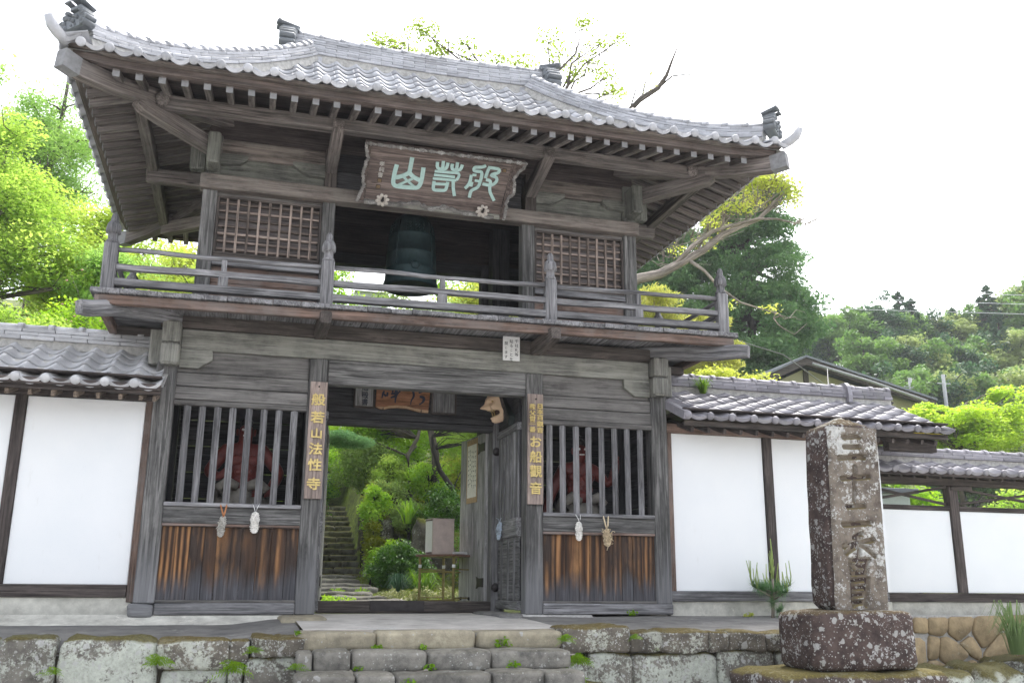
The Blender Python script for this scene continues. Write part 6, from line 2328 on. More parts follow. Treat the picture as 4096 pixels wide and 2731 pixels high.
# --- garden behind the gate
gs = thing('garden_stairs', (-.2, 9.0, .3), 'narrow mossy stone stairway climbing through the garden', 'steps')
for k in range(13):
    z = .36 + RISE * k
    xs_ = [-.85, -.38 + .12 * rnd.uniform(-1, 1), .14, .62]
    if k % 2:
        xs_ = [-.85, -.1 + .1 * rnd.uniform(-1, 1), .62]
    for a, c in zip(xs_, xs_[1:]):
        sh_ = -.03
        stone_piece(a + sh_ + .003, c + sh_ - .003, STAIR0 + TREAD * k - .03, STAIR0 + TREAD * (k + 1) + .06, z - .16, z + rnd.uniform(-.006, .006), 600 + k * 3 + int(a * 9), .01, 9, 4).build('step_block', ST_DARK, gs)
pt = thing('garden_path', (-.2, 5, -.05), 'path of flat dark stone slabs from the gate to the garden stairs', 'path')
for i, (x0, x1, y0, y1, z) in enumerate([(-.55, .36, 3.0, 3.55, -.055), (-.62, .18, 3.7, 4.3, -.02), (-.75, .1, 4.5, 5.2, .03), (-.66, .30, 5.35, 6.1, .09), (-.62, .28, 6.2, 7.0, .16), (-.6, .2, 7.1, 7.9, .235), (-.62, .25, 8.0, 8.9, .31)]):
    stone_piece(x0, x1, y0, y1, z - .12, z + .025, 700 + i, .02, 7, 7).build('slab', ST_STEP, pt)
GRK = 'rocks in the garden bank'
for i, (x0, x1, y0, y1, z0, z1, lab) in enumerate([
        (.42, .80, 7.4, 7.9, .5, 1.45, 'tall mossy rock beside the garden stairs'), (.55, 1.05, 7.6, 8.2, .3, 1.18, 'broad dark rock in the middle of the garden bank'), (.42, .66, 6.9, 7.3, .2, .72, 'small grey rock low by the garden stairs'),
        (1.00, 1.34, 6.3, 6.8, .1, 1.34, 'upright pale pointed rock behind the wooden box'), (1.3, 1.95, 7.0, 7.7, .2, 1.2, 'dark rock at the foot of the bare dark trunk'), (.46, .70, 8.6, 9.1, .4, 1.5, 'little mossy rock at the stair edge'),
        (.46, .86, 9.8, 10.3, .8, 2.05, 'pale rock high beside the garden stairs')]):
    o = stone_piece(x0, x1, y0, y1, z0 - .2, z1, 720 + i, .06, 3.0, 8, .22 if i == 3 else .1).build('garden_rock', ST_ROCK, None)
    tag(o, lab, 'rock', GRK)
def bush(name, label, cat, c, r, n, pr, cnt, size, mat, seed, up=.5, aspect=.55, hollow=.6, flat=.7, gap=.0, group=None, bark=None, twig=1, droop=0):
    pads = ell_pads(c, r, n, pr, cnt, seed, hollow, flat, gap)
    z = min(ground_at(c[0], c[1]), c[2] - r[2] * .8)
    return tree(name, label, cat, (c[0], c[1], z), crooked((c[0], c[1], z), (c[0], c[1], c[2] + r[2] * .3), 5, .1, seed), pads, size, mat, bark or BARK_D, .045, group, up, aspect, seed, droop, 1, twig)
bush('clipped_shrub', 'rounded glossy dark green clipped shrub behind the folding table', 'shrub', (.72, 6.0, .42), (.52, .45, .44), 60, .16, 260, .045, L_BUSH, 71, hollow=.8)
bush('garden_bush', 'bright green bush climbing beside the garden stairs', 'bush', (.44, 7.6, 1.55), (.24, .35, .55), 30, .16, 170, .05, L_MID, 72)
bush('garden_bush', 'yellow-green bush trailing over the tall mossy rock', 'bush', (.40, 7.25, .9), (.17, .25, .45), 24, .13, 150, .045, leaf('moss_yellow_leaf', (.20, .24, .02), (.32, .34, .05), .45), 73)
bush('garden_bush', 'dark leaved bush at the top of the garden stairs', 'bush', (-.1, 13.6, 2.75), (.9, .5, .75), 44, .28, 260, .06, L_MID, 74)
bush('garden_bush', 'loose twiggy bush above the broad rock', 'bush', (.75, 8.2, 1.75), (.5, .4, .5), 26, .2, 120, .045, L_OLD, 75, twig=4)
bush('garden_bush', 'glossy green bush under the dark leaning trunk', 'bush', (1.75, 7.3, 1.55), (.5, .4, .45), 34, .2, 200, .05, L_BUSH, 76)
bush('garden_bush', 'small light bush low at the corner of the stairs', 'bush', (.36, 6.6, .5), (.15, .2, .28), 16, .12, 140, .04, L_MID, 77)
bush('garden_bush', 'wide dull green bush in the upper middle of the garden', 'bush', (.5, 9.4, 2.5), (.9, .5, .6), 44, .3, 230, .055, L_OLD, 78)
bush('garden_bush', 'pale flowering spray of bush right of the garden centre', 'bush', (2.5, 9.6, 2.3), (.8, .5, .8), 36, .3, 220, .055, L_YEL, 79)
bush('garden_bush', 'dark bush in front of the lower garden slope at right', 'bush', (2.3, 6.4, .8), (.6, .5, .7), 34, .24, 220, .05, L_BUSH, 70)
pads = ell_pads((.9, 10.2, 3.7), (1.7, .8, .9), 80, .34, 380, 80, .2, .6, .02)
tree('garden_tree', 'leafy tree whose crown fills the top of the gateway view', 'tree', (1.25, 8.6, 1.3), [(1.25, 8.6, 1.4), (1.28, 8.6, 2.2), (1.22, 8.7, 2.7), (1.45, 8.9, 3.1), (1.6, 9.2, 3.6), (1.5, 9.6, 4.1)], pads, .062, L_MID, BARK, .07, up=.6, seed=80, twig=1)
pads = ell_pads((2.6, 9.2, 3.3), (1.0, .7, .8), 34, .32, 300, 81, .3, .45, .05)
tree('dark_trunk_tree', 'slim black leaning trunk with light leaves right of the box', 'tree', (2.13, 7.9, .5), [(2.13, 7.9, .5), (2.18, 8, 1.2), (2.15, 8, 1.65), (2.02, 8, 2.0), (1.75, 8, 2.35), (1.62, 8, 2.75), (1.58, 8, 3.0)], pads, .055, L_MAPLE, BARK_D, .04, up=.6, seed=81, tr=[.07, .065, .062, .058, .05, .04, .028])
pads = [((-.62 + .12 * i, 6.0 + .1 * (i % 2), 2.60 + .05 * math.sin(i)), (.24, .24, .085), 1300) for i in range(6)] + [((-.5 + .2 * i, 6.1, 2.50), (.22, .2, .07), 700) for i in range(3)]
tree('cloud_pine', 'flat green pad of a clipped pine at the upper left of the gateway', 'tree', (-1.3, 6.3, .0), [(-1.3, 6.3, 0), (-1.25, 6.3, 1.2), (-1.1, 6.2, 2.2), (-.7, 6.1, 2.5)], pads, .065, L_PINE, BARK, .07, up=.0, aspect=.10, seed=82)
bush('garden_bush', 'dense green bush below the pine pad at the left of the gateway', 'bush', (-.75, 9.2, 1.9), (.45, .5, .7), 32, .24, 220, .05, L_BUSH, 83)
bush('garden_bush', 'mixed green bush at the far top of the stairs', 'bush', (.2, 14.6, 3.6), (1.0, .7, 1.0), 40, .36, 240, .07, L_MID, 84)
bush('garden_bush', 'deep green hedge mass behind the stairs', 'bush', (-1.6, 14.5, 3.7), (1.2, .8, 1.3), 44, .4, 240, .07, L_BUSH, 85)
bush('garden_bush', 'broad bush filling the slope behind the leaning trunk', 'bush', (1.9, 11.2, 3.0), (1.5, .7, 1.0), 56, .36, 260, .06, L_MID, 86)


for i, (c, r, m_, lab) in enumerate([((.66, 6.9, .62), (.2, .25, .32), L_MID, 'leafy vine tumbling over the lowest rocks by the stairs'), ((.62, 8.5, 1.75), (.22, .4, .4), L_YEL, 'yellow leaved vine along the right edge of the stairs'), ((.70, 9.6, 2.2), (.3, .5, .4), L_MID, 'green vine higher along the right edge of the stairs'),
                                     ((1.1, 7.5, 1.35), (.35, .3, .3), L_OLD, 'grey green bush hanging over the broad rock'), ((.95, 8.9, 2.3), (.5, .4, .5), L_MAPLE, 'fresh green bush above the vines in the garden centre'), ((1.6, 8.4, 2.2), (.5, .4, .45), L_MID, 'fresh green bush left of the leaning trunk')]):
    bush('garden_bush', lab, 'bush', c, r, 30, .17, 200, .048, m_, 180 + i)


for i, (c, r, m_, lab) in enumerate([((-1.7, 6.6, .75), (.7, .6, .6), L_BUSH, 'dark rounded bush left of the path behind the left guardian room'), ((-1.5, 8.6, 1.5), (.6, .6, .7), L_MID, 'green bush on the bank left of the stair foot'), ((-1.6, 10.8, 2.4), (.7, .7, .8), L_OLD, 'dull bush higher on the bank left of the stairs')]):
    bush('garden_bush', lab, 'bush', c, r, 40, .24, 220, .05, m_, 190 + i)


def blades(name, label, cat, pos, n, h, spread_, w, mat, seed, arch=.5, group=None, kind=None, area=None):
    g = np.random.default_rng(seed)
    Vs, ids = [], []
    for i in range(n):
        a = g.random() * 6.283
        if area:
            p = np.array([g.uniform(area[0], area[1]), g.uniform(area[2], area[3]), 0.])
            p[2] = hf(p[0], p[1])
        else:
            p = np.array(pos) + np.array([math.cos(a), math.sin(a), 0]) * g.random() * spread_ * .3
        L = h * g.uniform(.55, 1.15)
        out = np.array([math.cos(a), math.sin(a), 0]) * spread_ * g.uniform(.3, 1)
        side = np.array([-math.sin(a), math.cos(a), 0]) * w * .5
        q = [p, p + out * .25 + np.array([0, 0, L * .55]), p + out * .65 + np.array([0, 0, L * .9]), p + out * 1.15 + np.array([0, 0, L * (1 - arch * .6)])]
        ww = [1, .9, .6, .05]
        pi_ = g.random()
        for k in range(3):
            Vs.append([q[k] - side * ww[k], q[k] + side * ww[k], q[k + 1] + side * ww[k + 1], q[k + 1] - side * ww[k + 1]])
            ids.append(pi_)
    org = Vector(pos)
    o = link(name, quad_mesh(name, np.array(Vs), np.array(ids), mat, org))
    o.location = org
    return tag(o, label, cat, group, kind)
blades('grass_clump', 'bright green arching grass clump under the folding table', 'grass clump', (.84, 4.5, -.02), 130, .42, .34, .02, GRASSM, 91, .7)
blades('grass_clump', 'dark bluish grass clump left of the bright one', 'grass clump', (.52, 4.9, .0), 120, .34, .26, .016, leaf('mondo_grass', (.03, .08, .04), (.06, .13, .07), .2), 92, .9)
blades('grass_clump', 'tall broad leaved clump between the garden rocks', 'grass clump', (1.02, 7.2, 1.25), 26, .5, .3, .05, L_MID, 93, .8)
V, I = leaf_cloud([((.2 + .17 * i, 3.9 + .25 * math.sin(i * 1.9), .0 + .05 * math.sin(i * 2.7)), (.16, .16, .10), 150) for i in range(8)], .07, .3, .28, 94)
tag(link('bamboo_grass', quad_mesh('bamboo_grass', V, I, L_VAR, Vector())), 'low band of cream variegated bamboo grass along the garden edge', 'ground cover', kind='stuff')
V, I = leaf_cloud([((-.75 + .1 * i, 3.3 + .2 * (i % 3), -.06), (.14, .14, .07), 130) for i in range(4)] + [((-.4 + .2 * i, 5.2 + .3 * (i % 2), .06), (.12, .12, .05), 80) for i in range(3)], .06, .4, .3, 95)
tag(link('ground_cover', quad_mesh('ground_cover', V, I, L_MID, Vector())), 'low green ground cover beside the path slabs', 'ground cover', kind='stuff')
g2_ = np.random.default_rng(96)
n = 9000
px = g2_.uniform(-1.3, 2.6, n); py = g2_.uniform(2.7, 8.5, n)
pz = np.array([hf(a, c) for a, c in zip(px, py)])
V, I = leaf_cloud([((a, c, z + .01), (.02, .02, .012), 1) for a, c, z in zip(px, py, pz)], .045, .5, .3, 97)
tag(link('moss_and_weeds', quad_mesh('moss_and_weeds', V, I, leaf('moss_leaf', (.15, .20, .02), (.26, .30, .04), .3), Vector())), 'moss and tiny weeds over the garden floor', 'ground cover', kind='stuff')

# --- right: conifer, long branch, bamboo, maples, house, poles, hill
def conifer(name, label, base, h, rad, npads, size, mat, seed, cnt=260, grp=None, lean=0, pk=(.06, .20)):
    g = random.Random(seed)
    pads = []
    for i in range(npads):
        t = g.random() ** .8
        z = base[2] + h * (.10 + .9 * t)
        r = rad * (1 - t) ** .62 * (.85 + .25 * noise.noise(Vector((t * 5, seed, 0)))) + .03
        a = g.random() * 6.283
        q = r * g.uniform(.45, 1.0)
        pr = (pk[0] + pk[1] * (1 - t)) * rad * g.uniform(.7, 1.2)
        pads.append((Vector((base[0] + q * math.cos(a) + lean * t, base[1] + q * math.sin(a), z)), (pr, pr, pr * .42), int(cnt * g.uniform(.7, 1.3))))
    tr_ = [(base[0] + lean * i / 8, base[1], base[2] + h * i / 8) for i in range(9)]
    t = thing(name, base, label, 'tree', grp)
    b = MB()
    b.sweep(tr_, [rad * .07 * (1 - i / 9) + .02 for i in range(9)])
    for (c, r, n) in pads[::3]:
        b.sweep([(base[0] + lean * (c.z - base[2]) / h, base[1], c.z + .1 * rad), tuple(c)], [.03 * rad, .008 * rad])
    b.build('trunk', BARK, t)
    V, I = leaf_cloud(pads, size, .35, .42, seed, droop=.8)
    link('crown', quad_mesh('crown', V, I, mat, ORG[t]), t)
    return t
conifer('cedar_tree', 'tall dense dark green cedar right of the gate roof', (20.6, 28, 2.5), 19.2, 4.6, 320, .16, L_DARKG, 101, 720, pk=(.17, .12))
conifer('cedar_tree', 'second dark cedar half hidden behind the right eave', (17.0, 30, 3.0), 16.5, 4.0, 220, .2, L_DARKG, 102, 480, pk=(.17, .12))

t = thing('overhanging_tree', (5.4, 8.4, 2.0), 'tree with a long pale branch reaching right past the eave, tufted with yellow leaves', 'tree')
b = MB()
def bar2(pts, r0, r1):
    n = len(pts)
    b.sweep([Vector(p) for p in pts], [r0 + (r1 - r0) * i / (n - 1) for i in range(n)])
main = [(4.6, 8.6, 1.0), (4.7, 8.5, 3.5), (5.0, 8.3, 5.6), (5.5, 8.1, 6.45), (6.08, 8, 6.72), (6.6, 8, 6.88), (7.1, 8, 7.18), (7.7, 8, 7.55), (8.2, 8, 7.98), (8.68, 8, 8.25), (9.2, 8, 8.5), (9.6, 8, 8.95), (9.9, 8, 9.22)]
bar2(main, .16, .03)
bar2([(6.9, 8, 7.05), (7.4, 7.9, 7.6), (7.9, 7.9, 8.0), (8.4, 7.9, 8.2), (9.1, 7.9, 8.45), (9.6, 7.9, 8.5), (10.1, 7.9, 8.45), (10.5, 7.9, 8.5)], .06, .012)
bar2([(8.2, 8, 7.98), (8.3, 8, 8.6), (8.6, 8, 9.0), (8.9, 8, 9.3)], .04, .01)
bar2([(7.5, 8, 7.4), (7.9, 8, 8.2), (8.2, 8, 8.5)], .03, .01)
bar2([(7.3, 8, 7.3), (7.6, 7.8, 7.0), (7.9, 7.7, 6.6), (8.4, 7.7, 6.3), (8.9, 7.7, 6.2), (9.4, 7.7, 6.1)], .045, .01)
bar2([(9.2, 8, 8.5), (9.9, 8.1, 9.1), (10.3, 8.1, 9.2), (10.7, 8.1, 9.45)], .03, .006)
tw = random.Random(8)
for (x, z) in ((9.9, 9.2), (10.4, 8.5), (9.6, 8.9), (9.2, 9.3), (10.1, 8.45), (9.4, 6.1), (8.9, 9.3)):
    for _ in range(3):
        p_ = [Vector((x, 8, z))]
        for q_ in range(5):
            p_.append(p_[-1] + Vector((tw.uniform(.05, .28), tw.uniform(-.1, .1), tw.uniform(-.16, .2))))
        bar2(p_, .014, .004)
for _ in range(150):
    k = tw.randint(5, len(main) - 2)
    s = Vector(main[k]).lerp(Vector(main[k + 1]), tw.random()) + Vector((0, 0, tw.uniform(0, .5)))
    e = s + Vector((tw.gauss(.15, .35), tw.gauss(0, .4), abs(tw.gauss(.35, .45))))
    bar2([s, s.lerp(e, .5) + Vector((tw.uniform(-.15, .15), 0, tw.uniform(-.12, .12))), e], .011, .004)
b.build('trunk', wood('branch_bark', (.30, .26, .22), light=1.4, dark=.6), t)
pads = [((x, 8 + .3 * math.sin(i * 3), z), (r, r * .8, r * .5), n) for i, (x, z, r, n) in enumerate(
    (x, z, r * 1.1, int(n * .95)) for (x, z, r, n) in [(8.5, 9.35, .45, 420), (8.9, 9.45, .5, 620), (9.4, 9.4, .45, 520), (9.8, 9.55, .4, 520), (10.0, 9.3, .35, 320), (9.2, 9.05, .4, 300), (8.0, 8.65, .45, 420), (8.2, 8.3, .35, 240), (7.6, 8.25, .35, 200), (7.9, 7.85, .3, 160),
     (8.6, 8.55, .3, 120), (7.1, 7.6, .3, 90), (9.9, 8.9, .3, 120), (8.4, 6.4, .25, 60), (9.2, 6.25, .25, 60), (10.3, 9.2, .3, 90), (8.6, 9.75, .35, 240), (9.5, 9.75, .3, 200)])]
V, I = leaf_cloud(pads, .075, .6, .6, 103)
link('crown', quad_mesh('crown', V, I, L_YEL, ORG[t]), t)
for i, (c, r, lab) in enumerate([((8.2, 12, 6.6), (1.3, .9, 1.6), 'yellowish feathery bamboo behind the right railing'), ((10.0, 12.5, 6.3), (1.3, .9, 1.5), 'feathery bamboo right of the balcony corner'), ((6.3, 11.5, 5.8), (1.2, .8, 1.6), 'feathery bamboo seen through the right railing')]):
    pads = ell_pads(c, r, 46, .38, 330, 110 + i, .3, .5)
    z = ground_at(c[0], c[1])
    tree('bamboo_clump', lab, 'bamboo', (c[0], c[1], z - .1), crooked((c[0], c[1], z), (c[0], c[1], c[2] + .6), 6, .05, i), pads, .15, L_BAM, BARK_L, .05, 'bamboo beyond the right end of the gate', .2, .16, 110 + i, .9, 1, 1)
for i, (c, r, n, lab) in enumerate([((6.1, 4.2, 3.55), (.85, .6, .45), 36, 'yellow-green young maple just above the right wall roof'), ((8.3, 4.3, 3.35), (.8, .5, .22), 20, 'orange tinged maple spray above the middle of the right wall roof'), ((10.2, 4.8, 3.0), (.7, .5, .2), 14, 'last thin maple spray above the right wall ridge')]):
    pads = ell_pads(c, r, n, .26, 190, 120 + i, .3, .35, .05)
    tree('young_maple', lab, 'tree', (c[0] - .3, 4.4, -.5), crooked((c[0] - .3, 4.4, -.5), (c[0], c[1], c[2]), 6, .06, i), pads, .055, leaf('orange_yellow_leaf', (.48, .40, .04), (.60, .54, .07), .5) if i else L_YEL, BARK_L, .03, None, .7, .6, 120 + i, 0, 1, 2)
pads = ell_pads((17.6, 12.5, 4.6), (2.2, 1.4, 1.2), 74, .5, 420, 130, .4, .45, .05) + ell_pads((19.8, 13.0, 5.0), (1.4, 1.2, 1.2), 40, .45, 380, 131, .4, .5)
tree('maple_tree', 'vivid lime green maple behind the low right wall', 'tree', (18, 12.6, -.4), crooked((18, 12.6, -.4), (17.9, 12.5, 5), 6, .06, 9), pads, .10, leaf('vivid_leaf', (.38, .54, .07), (.54, .66, .14), .5), BARK, .12, up=.7, seed=130, twig=1)
bush('round_shrub', 'dull rounded shrub peeking over the low wall roof', 'shrub', (13.2, 9.5, 3.0), (1.2, .8, .8), 40, .3, 260, .06, L_OLD, 132)
for i, (x, y, zc, lab) in enumerate([(9.2, 3.6, 1.25, 'dark green bush seen through the open strip of the low wall, left of the post'), (11.2, 3.4, 1.25, 'bright bush seen through the open strip of the low wall, right of the post')]):
    bush('garden_bush', lab, 'bush', (x, y, zc), (1.0, .5, .55), 40, .25, 240, .06, L_MAPLE if i else L_MID, 134 + i)
h_ = thing('garden_house', (7.3, 3.0, -.5), 'pale greenish building wall seen behind the pillar through the open strip', 'house')
MB().box(5.8, 8.3, 2.6, 3.0, -.6, 1.62).build('wall', plain('pale_green_wall', (.45, .50, .46), .8, var=.08), h_)
MB().box(5.7, 8.4, 2.5, 3.2, 1.622, 1.70).build('roof', T_DARK, h_)

hs_ = thing('farm_house', (21, 24, 2), 'house with a dark low gable roof beyond the right wall', 'house')
MB().box(17.9, 25, 22.6, 30, 1.5, 8.0).build('wall', plain('old_yellow_plaster', (.42, .40, .27), .85, var=.1), hs_)
b = MB()
def gable(y0, y1, dz, th):
    m = Matrix(((1, 0, 0, 0), (0, 0, -1, 0), (0, 1, 0, 0), (0, 0, 0, 1)))
    o = [(16.5, 7.85 + dz), (19.2, 9.12 + dz), (25.2, 7.72 + dz), (25.2, 7.72 + dz - th), (19.2, 9.12 + dz - th), (16.5, 7.85 + dz - th)]
    return o
b.prism_xz(gable(0, 0, 0, .09), 21.6, 30.5)
rf_ = b.build('roof', T_DARK, hs_)
b = MB()
b.prism_xz(gable(0, 0, -.093, .30), 21.66, 21.76)
b.build('barge_board', W['dim'], hs_)
MB().prism_xz([(18.0, 8.0), (19.6, 8.75), (24.8, 7.55), (24.8, 7.4), (18.0, 7.4)], 22.4, 22.58).build('gable_wall', bpy.data.materials['old_yellow_plaster'], hs_)
for x in (19.6,):
    MB().box(x - .1, x + .1, 22.3, 22.4, 7.4, 8.7).build('king_post', W['dim'], hs_)
MB().sweep([(19.4, 21.5, 8.75), (22, 21.5, 8.2), (24.6, 21.5, 7.55)], .06).build('gutter', plain('pale_gutter', (.3, .31, .31), .5), hs_)

for i, (x, y, z0, z1, lab) in enumerate([(38.9, 40, 6, 13.3, 'utility pole in front of the hill, left of two beyond the farm house'), (41.5, 40, 6, 13.7, 'utility pole in front of the hill, right of two beyond the farm house'), (22.2, 40, 6, 18.8, 'pale utility pole behind the right end of the balcony')]):
    p = thing('utility_pole', (x, y, z0), lab, 'utility pole')
    MB().sweep([(x, y, z0), (x, y, z1)], [.14, .11 if i < 2 else .2]).build('pole', plain('pole_concrete', (.33, .345, .35), .7), p)
    b = MB()
    b.beam((x - .5, y, z1 - .6), (x + .5, y, z1 - .6), .06, .08)
    if i == 2:
        b.lathe([(.3, -.6), (.3, .3), (.2, .34)], 10, Matrix.Translation((x, y - .3, z1 - 1.2)))
    b.build('crossarm', plain('pole_fitting', (.4, .42, .42), .6), p)
for i, (za, zb) in enumerate([(18.3, 18.95), (17.7, 18.3), (17.0, 17.6)]):
    b = MB()
    b.sweep([(22.2, 39.9, za - .1), (28, 39.9, (za + zb) / 2 - .12), (36, 39.9, zb), (60, 39.9, zb + 1.5)], .025)
    solo('power_line', b, plain('wire_grey', (.45, .47, .48), .5), ['uppermost of the three wires crossing the dark cedar', 'middle wire of the three crossing the dark cedar', 'lowest of the three wires crossing the dark cedar'][i], 'wire', 'wires crossing in front of the cedar')
b = MB()
b.sweep([(7.9, 12, 7.1), (8.99, 12, 6.75), (10.81, 12, 6.65), (12.12, 12, 6.37), (14.5, 13.5, 5.9), (19, 20, 8.2)], .014)
solo('service_cable', b, plain('cable_dark', (.2, .2, .2), .6), 'sagging cable from the balcony side to the farm house roof', 'wire')

# hillside trees: a few kinds, copied
HG = 'trees on the far hillside'
def round_tree(seed, mat, label, rr=(2.6, 2.6, 3.4)):
    z0 = 0
    pads = ell_pads((0, 0, 5.2), rr, 60, .85, 150, seed, .45, .6)
    return tree('hillside_tree', label, 'tree', (0, 0, 0), [(0, 0, 0), (0, 0, 2), (.1, 0, 5), (0, 0, 7)], pads, .26, mat, BARK, .25, HG, .55, .6, seed)
protos = [round_tree(201, L_HILL, 'x'), round_tree(202, L_HILL2, 'x', (2.8, 2.8, 3.0)), conifer('hillside_tree', 'x', (0, 0, 0), 10.5, 2.5, 150, .24, L_HILLD, 203, 130, HG), round_tree(204, L_HILLD, 'x', (2.5, 2.5, 3.6))]
# (x, y, top height, kind)
ht = [(49.3, 60, 23.2, 0), (52.3, 60, 24.0, 3), (54.6, 61, 23.5, 0), (56.1, 60, 25.9, 2), (58.3, 61, 23.6, 3), (60.4, 60, 23.4, 1), (62.2, 61, 24.6, 0), (63.9, 60, 26.8, 2), (65.2, 61, 27.0, 2), (66.6, 58, 27.0, 0), (68.8, 58, 28.8, 0), (71.5, 58, 29.5, 0), (47, 60, 22.5, 0),
      (50.5, 52, 19.2, 0), (53.2, 52, 19.6, 3), (47.6, 52, 19.4, 3), (56, 52, 19.5, 1), (58.6, 51, 20.5, 1), (61.5, 51, 21.5, 0), (44.6, 52, 19.5, 0), (64.3, 51, 22.5, 1), (67, 51, 23.5, 0),
      (40.6, 42, 14.2, 0), (43.3, 42, 14.0, 3), (46, 42, 14.2, 0), (48.7, 42, 14.6, 1), (51.4, 42, 15.0, 0), (54.2, 42, 15.8, 1), (57, 42, 16.5, 0), (38, 43, 14.0, 3),
      (33.5, 33, 9.3, 3), (36, 33, 9.0, 0), (38.4, 33, 9.2, 1), (41, 33, 9.5, 0), (43.6, 33, 9.8, 1), (46.2, 33, 10.3, 0), (31, 34, 9.5, 0), (28.6, 34, 9.6, 3)]
ht += [(50.2, 60.5, 24.6, 2), (55.2, 60.5, 26.6, 2), (61.0, 60.5, 25.6, 2), (64.8, 60, 28.0, 2), (58.0, 52, 22.6, 2), (45.4, 61, 22.0, 3), (48.0, 62, 22.8, 1), (51, 62, 23.4, 0), (53.4, 62, 23.8, 0), (57.2, 62, 24.0, 0), (59.4, 62, 23.4, 3), (61.3, 62, 23.8, 1), (67.7, 60, 27.8, 1), (70.2, 60, 28.6, 3), (73.5, 59, 29.5, 1),
       (49.2, 53, 19.8, 1), (51.8, 53, 20.0, 0), (54.6, 53, 20.2, 0), (57.3, 53, 20.6, 3), (60, 53, 21.2, 1), (62.8, 53, 22.4, 0), (65.8, 53, 23.6, 1), (68.6, 53, 24.2, 0), (46.2, 53, 19.6, 0),
       (42, 43.5, 14.6, 0), (44.6, 43.5, 14.6, 1), (47.3, 43.5, 14.8, 3), (50, 43.5, 15.2, 0), (52.8, 43.5, 15.8, 1), (55.6, 43.5, 16.6, 0), (58.5, 43.5, 17.4, 1)]
adj = ['round mid-green', 'round pale green', 'pointed dark conifer', 'round dark green']
rowname = {60: 'skyline', 52: 'upper slope', 42: 'middle slope', 33: 'lower slope'}
def rowof(y):
    return 'on the hill skyline' if y > 56 else 'on the upper hill slope' if y > 48 else 'on the middle of the hill slope' if y > 38 else 'at the foot of the hill'
ORD = 'first second third fourth fifth sixth seventh eighth ninth tenth eleventh twelfth thirteenth fourteenth fifteenth sixteenth'.split()
seen = {}
for i, (x, y, zt, k) in enumerate(ht):
    hgt = [7.7, 7.4, 10.4, 7.8][k]
    sc_k = rnd.uniform(.85, 1.1) * (1.0 if k != 2 else .9)
    key = (k, rowof(y))
    seen[key] = seen.get(key, 0) + 1
    same = sorted(q[0] for q in ht if q[3] == k and rowof(q[1]) == rowof(y))
    lab = f'{ORD[same.index(x)]} {adj[k]} tree {rowof(y)}, counted from the left'
    z = zt - hgt * sc_k
    if y > 56 and x < 64 and k != 2:
        z += 1.2
    copy_tree(protos[k], (x, y, z), rnd.uniform(0, 6.28), sc_k, lab)
for p in protos:
    for ch in list(p.children):
        bpy.data.objects.remove(ch)
    bpy.data.objects.remove(p)

# --- small plants on walls and steps
def fern(label, p, n, L, seed, dirv=(0, -1, 0), mat=None, group='ferns and weeds in the stone joints', name='fern', cat='fern'):
    g = random.Random(seed)
    Vs, ids = [], []
    p = Vector(p)
    for i in range(n):
        a = (i / max(1, n - 1) - .5) * 2.4 + g.uniform(-.2, .2)
        d0 = Vector((math.sin(a), 0, math.cos(a) * .9)) + Vector(dirv) * g.uniform(.4, .9)
        d0.normalize()
        ln = L * g.uniform(.6, 1.1)
        pi_ = g.random()
        m = 8
        prev = p
        for k in range(m):
            t = k / m
            q = p + d0 * ln * t + Vector((0, -.02, -ln * .55 * t * t))
            sd_ = d0.cross(Vector(dirv)).normalized()
            w_ = ln * .28 * (1 - t) ** .7 * (0.5 + .5 * min(1, t * 4))
            fw_ = d0 * ln * .07
            for s in (-1, 1):
                tip = q + sd_ * s * w_ + fw_ * .8 + Vector((0, 0, -.1 * w_))
                Vs.append([q, q + fw_ * .35 + sd_ * s * w_ * .5 - fw_ * .3, tip, q + fw_ * .7 + sd_ * s * w_ * .45])
                ids.append(pi_)
    o = link(name, quad_mesh(name, np.array([[tuple(v) for v in f] for f in Vs]), np.array(ids), mat or L_FERN, p))
    o.location = p
    return tag(o, label, cat, group)
FE = [((-2.475, -2.03, -.44), 9, .14, 'bright fern in the joint right of the largest left wall stone'), ((-1.90, -2.03, -.50), 10, .15, 'large fern below the small round stone of the left wall'), ((-1.76, -2.04, -.36), 6, .09, 'little fern between round stone and left cap stone'),
      ((.86, -2.1, -.29), 8, .11, 'yellowish fern at the top corner of the right wall'), ((.93, -2.2, -.47), 9, .13, 'fern on the cheek stone right of the steps'), ((.88, -2.35, -.62), 7, .10, 'fern at the foot of the right cheek stone'),
      ((-1.44, -2.35, -.47), 6, .09, 'fern at the left end of the second step'), ((-3.22, -2.02, -.50), 5, .09, 'small fern between the two leftmost wall stones'), ((1.53, -2.04, -.28), 6, .07, 'pale fern on the right wall beside the big cap stone')]
for i, (p, n, L, lab) in enumerate(FE):
    fern(lab, p, n + 3, L * 1.6, 800 + i)
def weed(label, p, r, n, size, seed, mat=None):
    V, I = leaf_cloud([((p[0], p[1], p[2] + r * .4), (r, r * .7, r * .6), n)], size, .5, .8, seed)
    o = link('weed', quad_mesh('weed', V, I, mat or L_FERN, Vector(p)))
    o.location = p
    tag(o, label, 'weed', 'ferns and weeds in the stone joints')
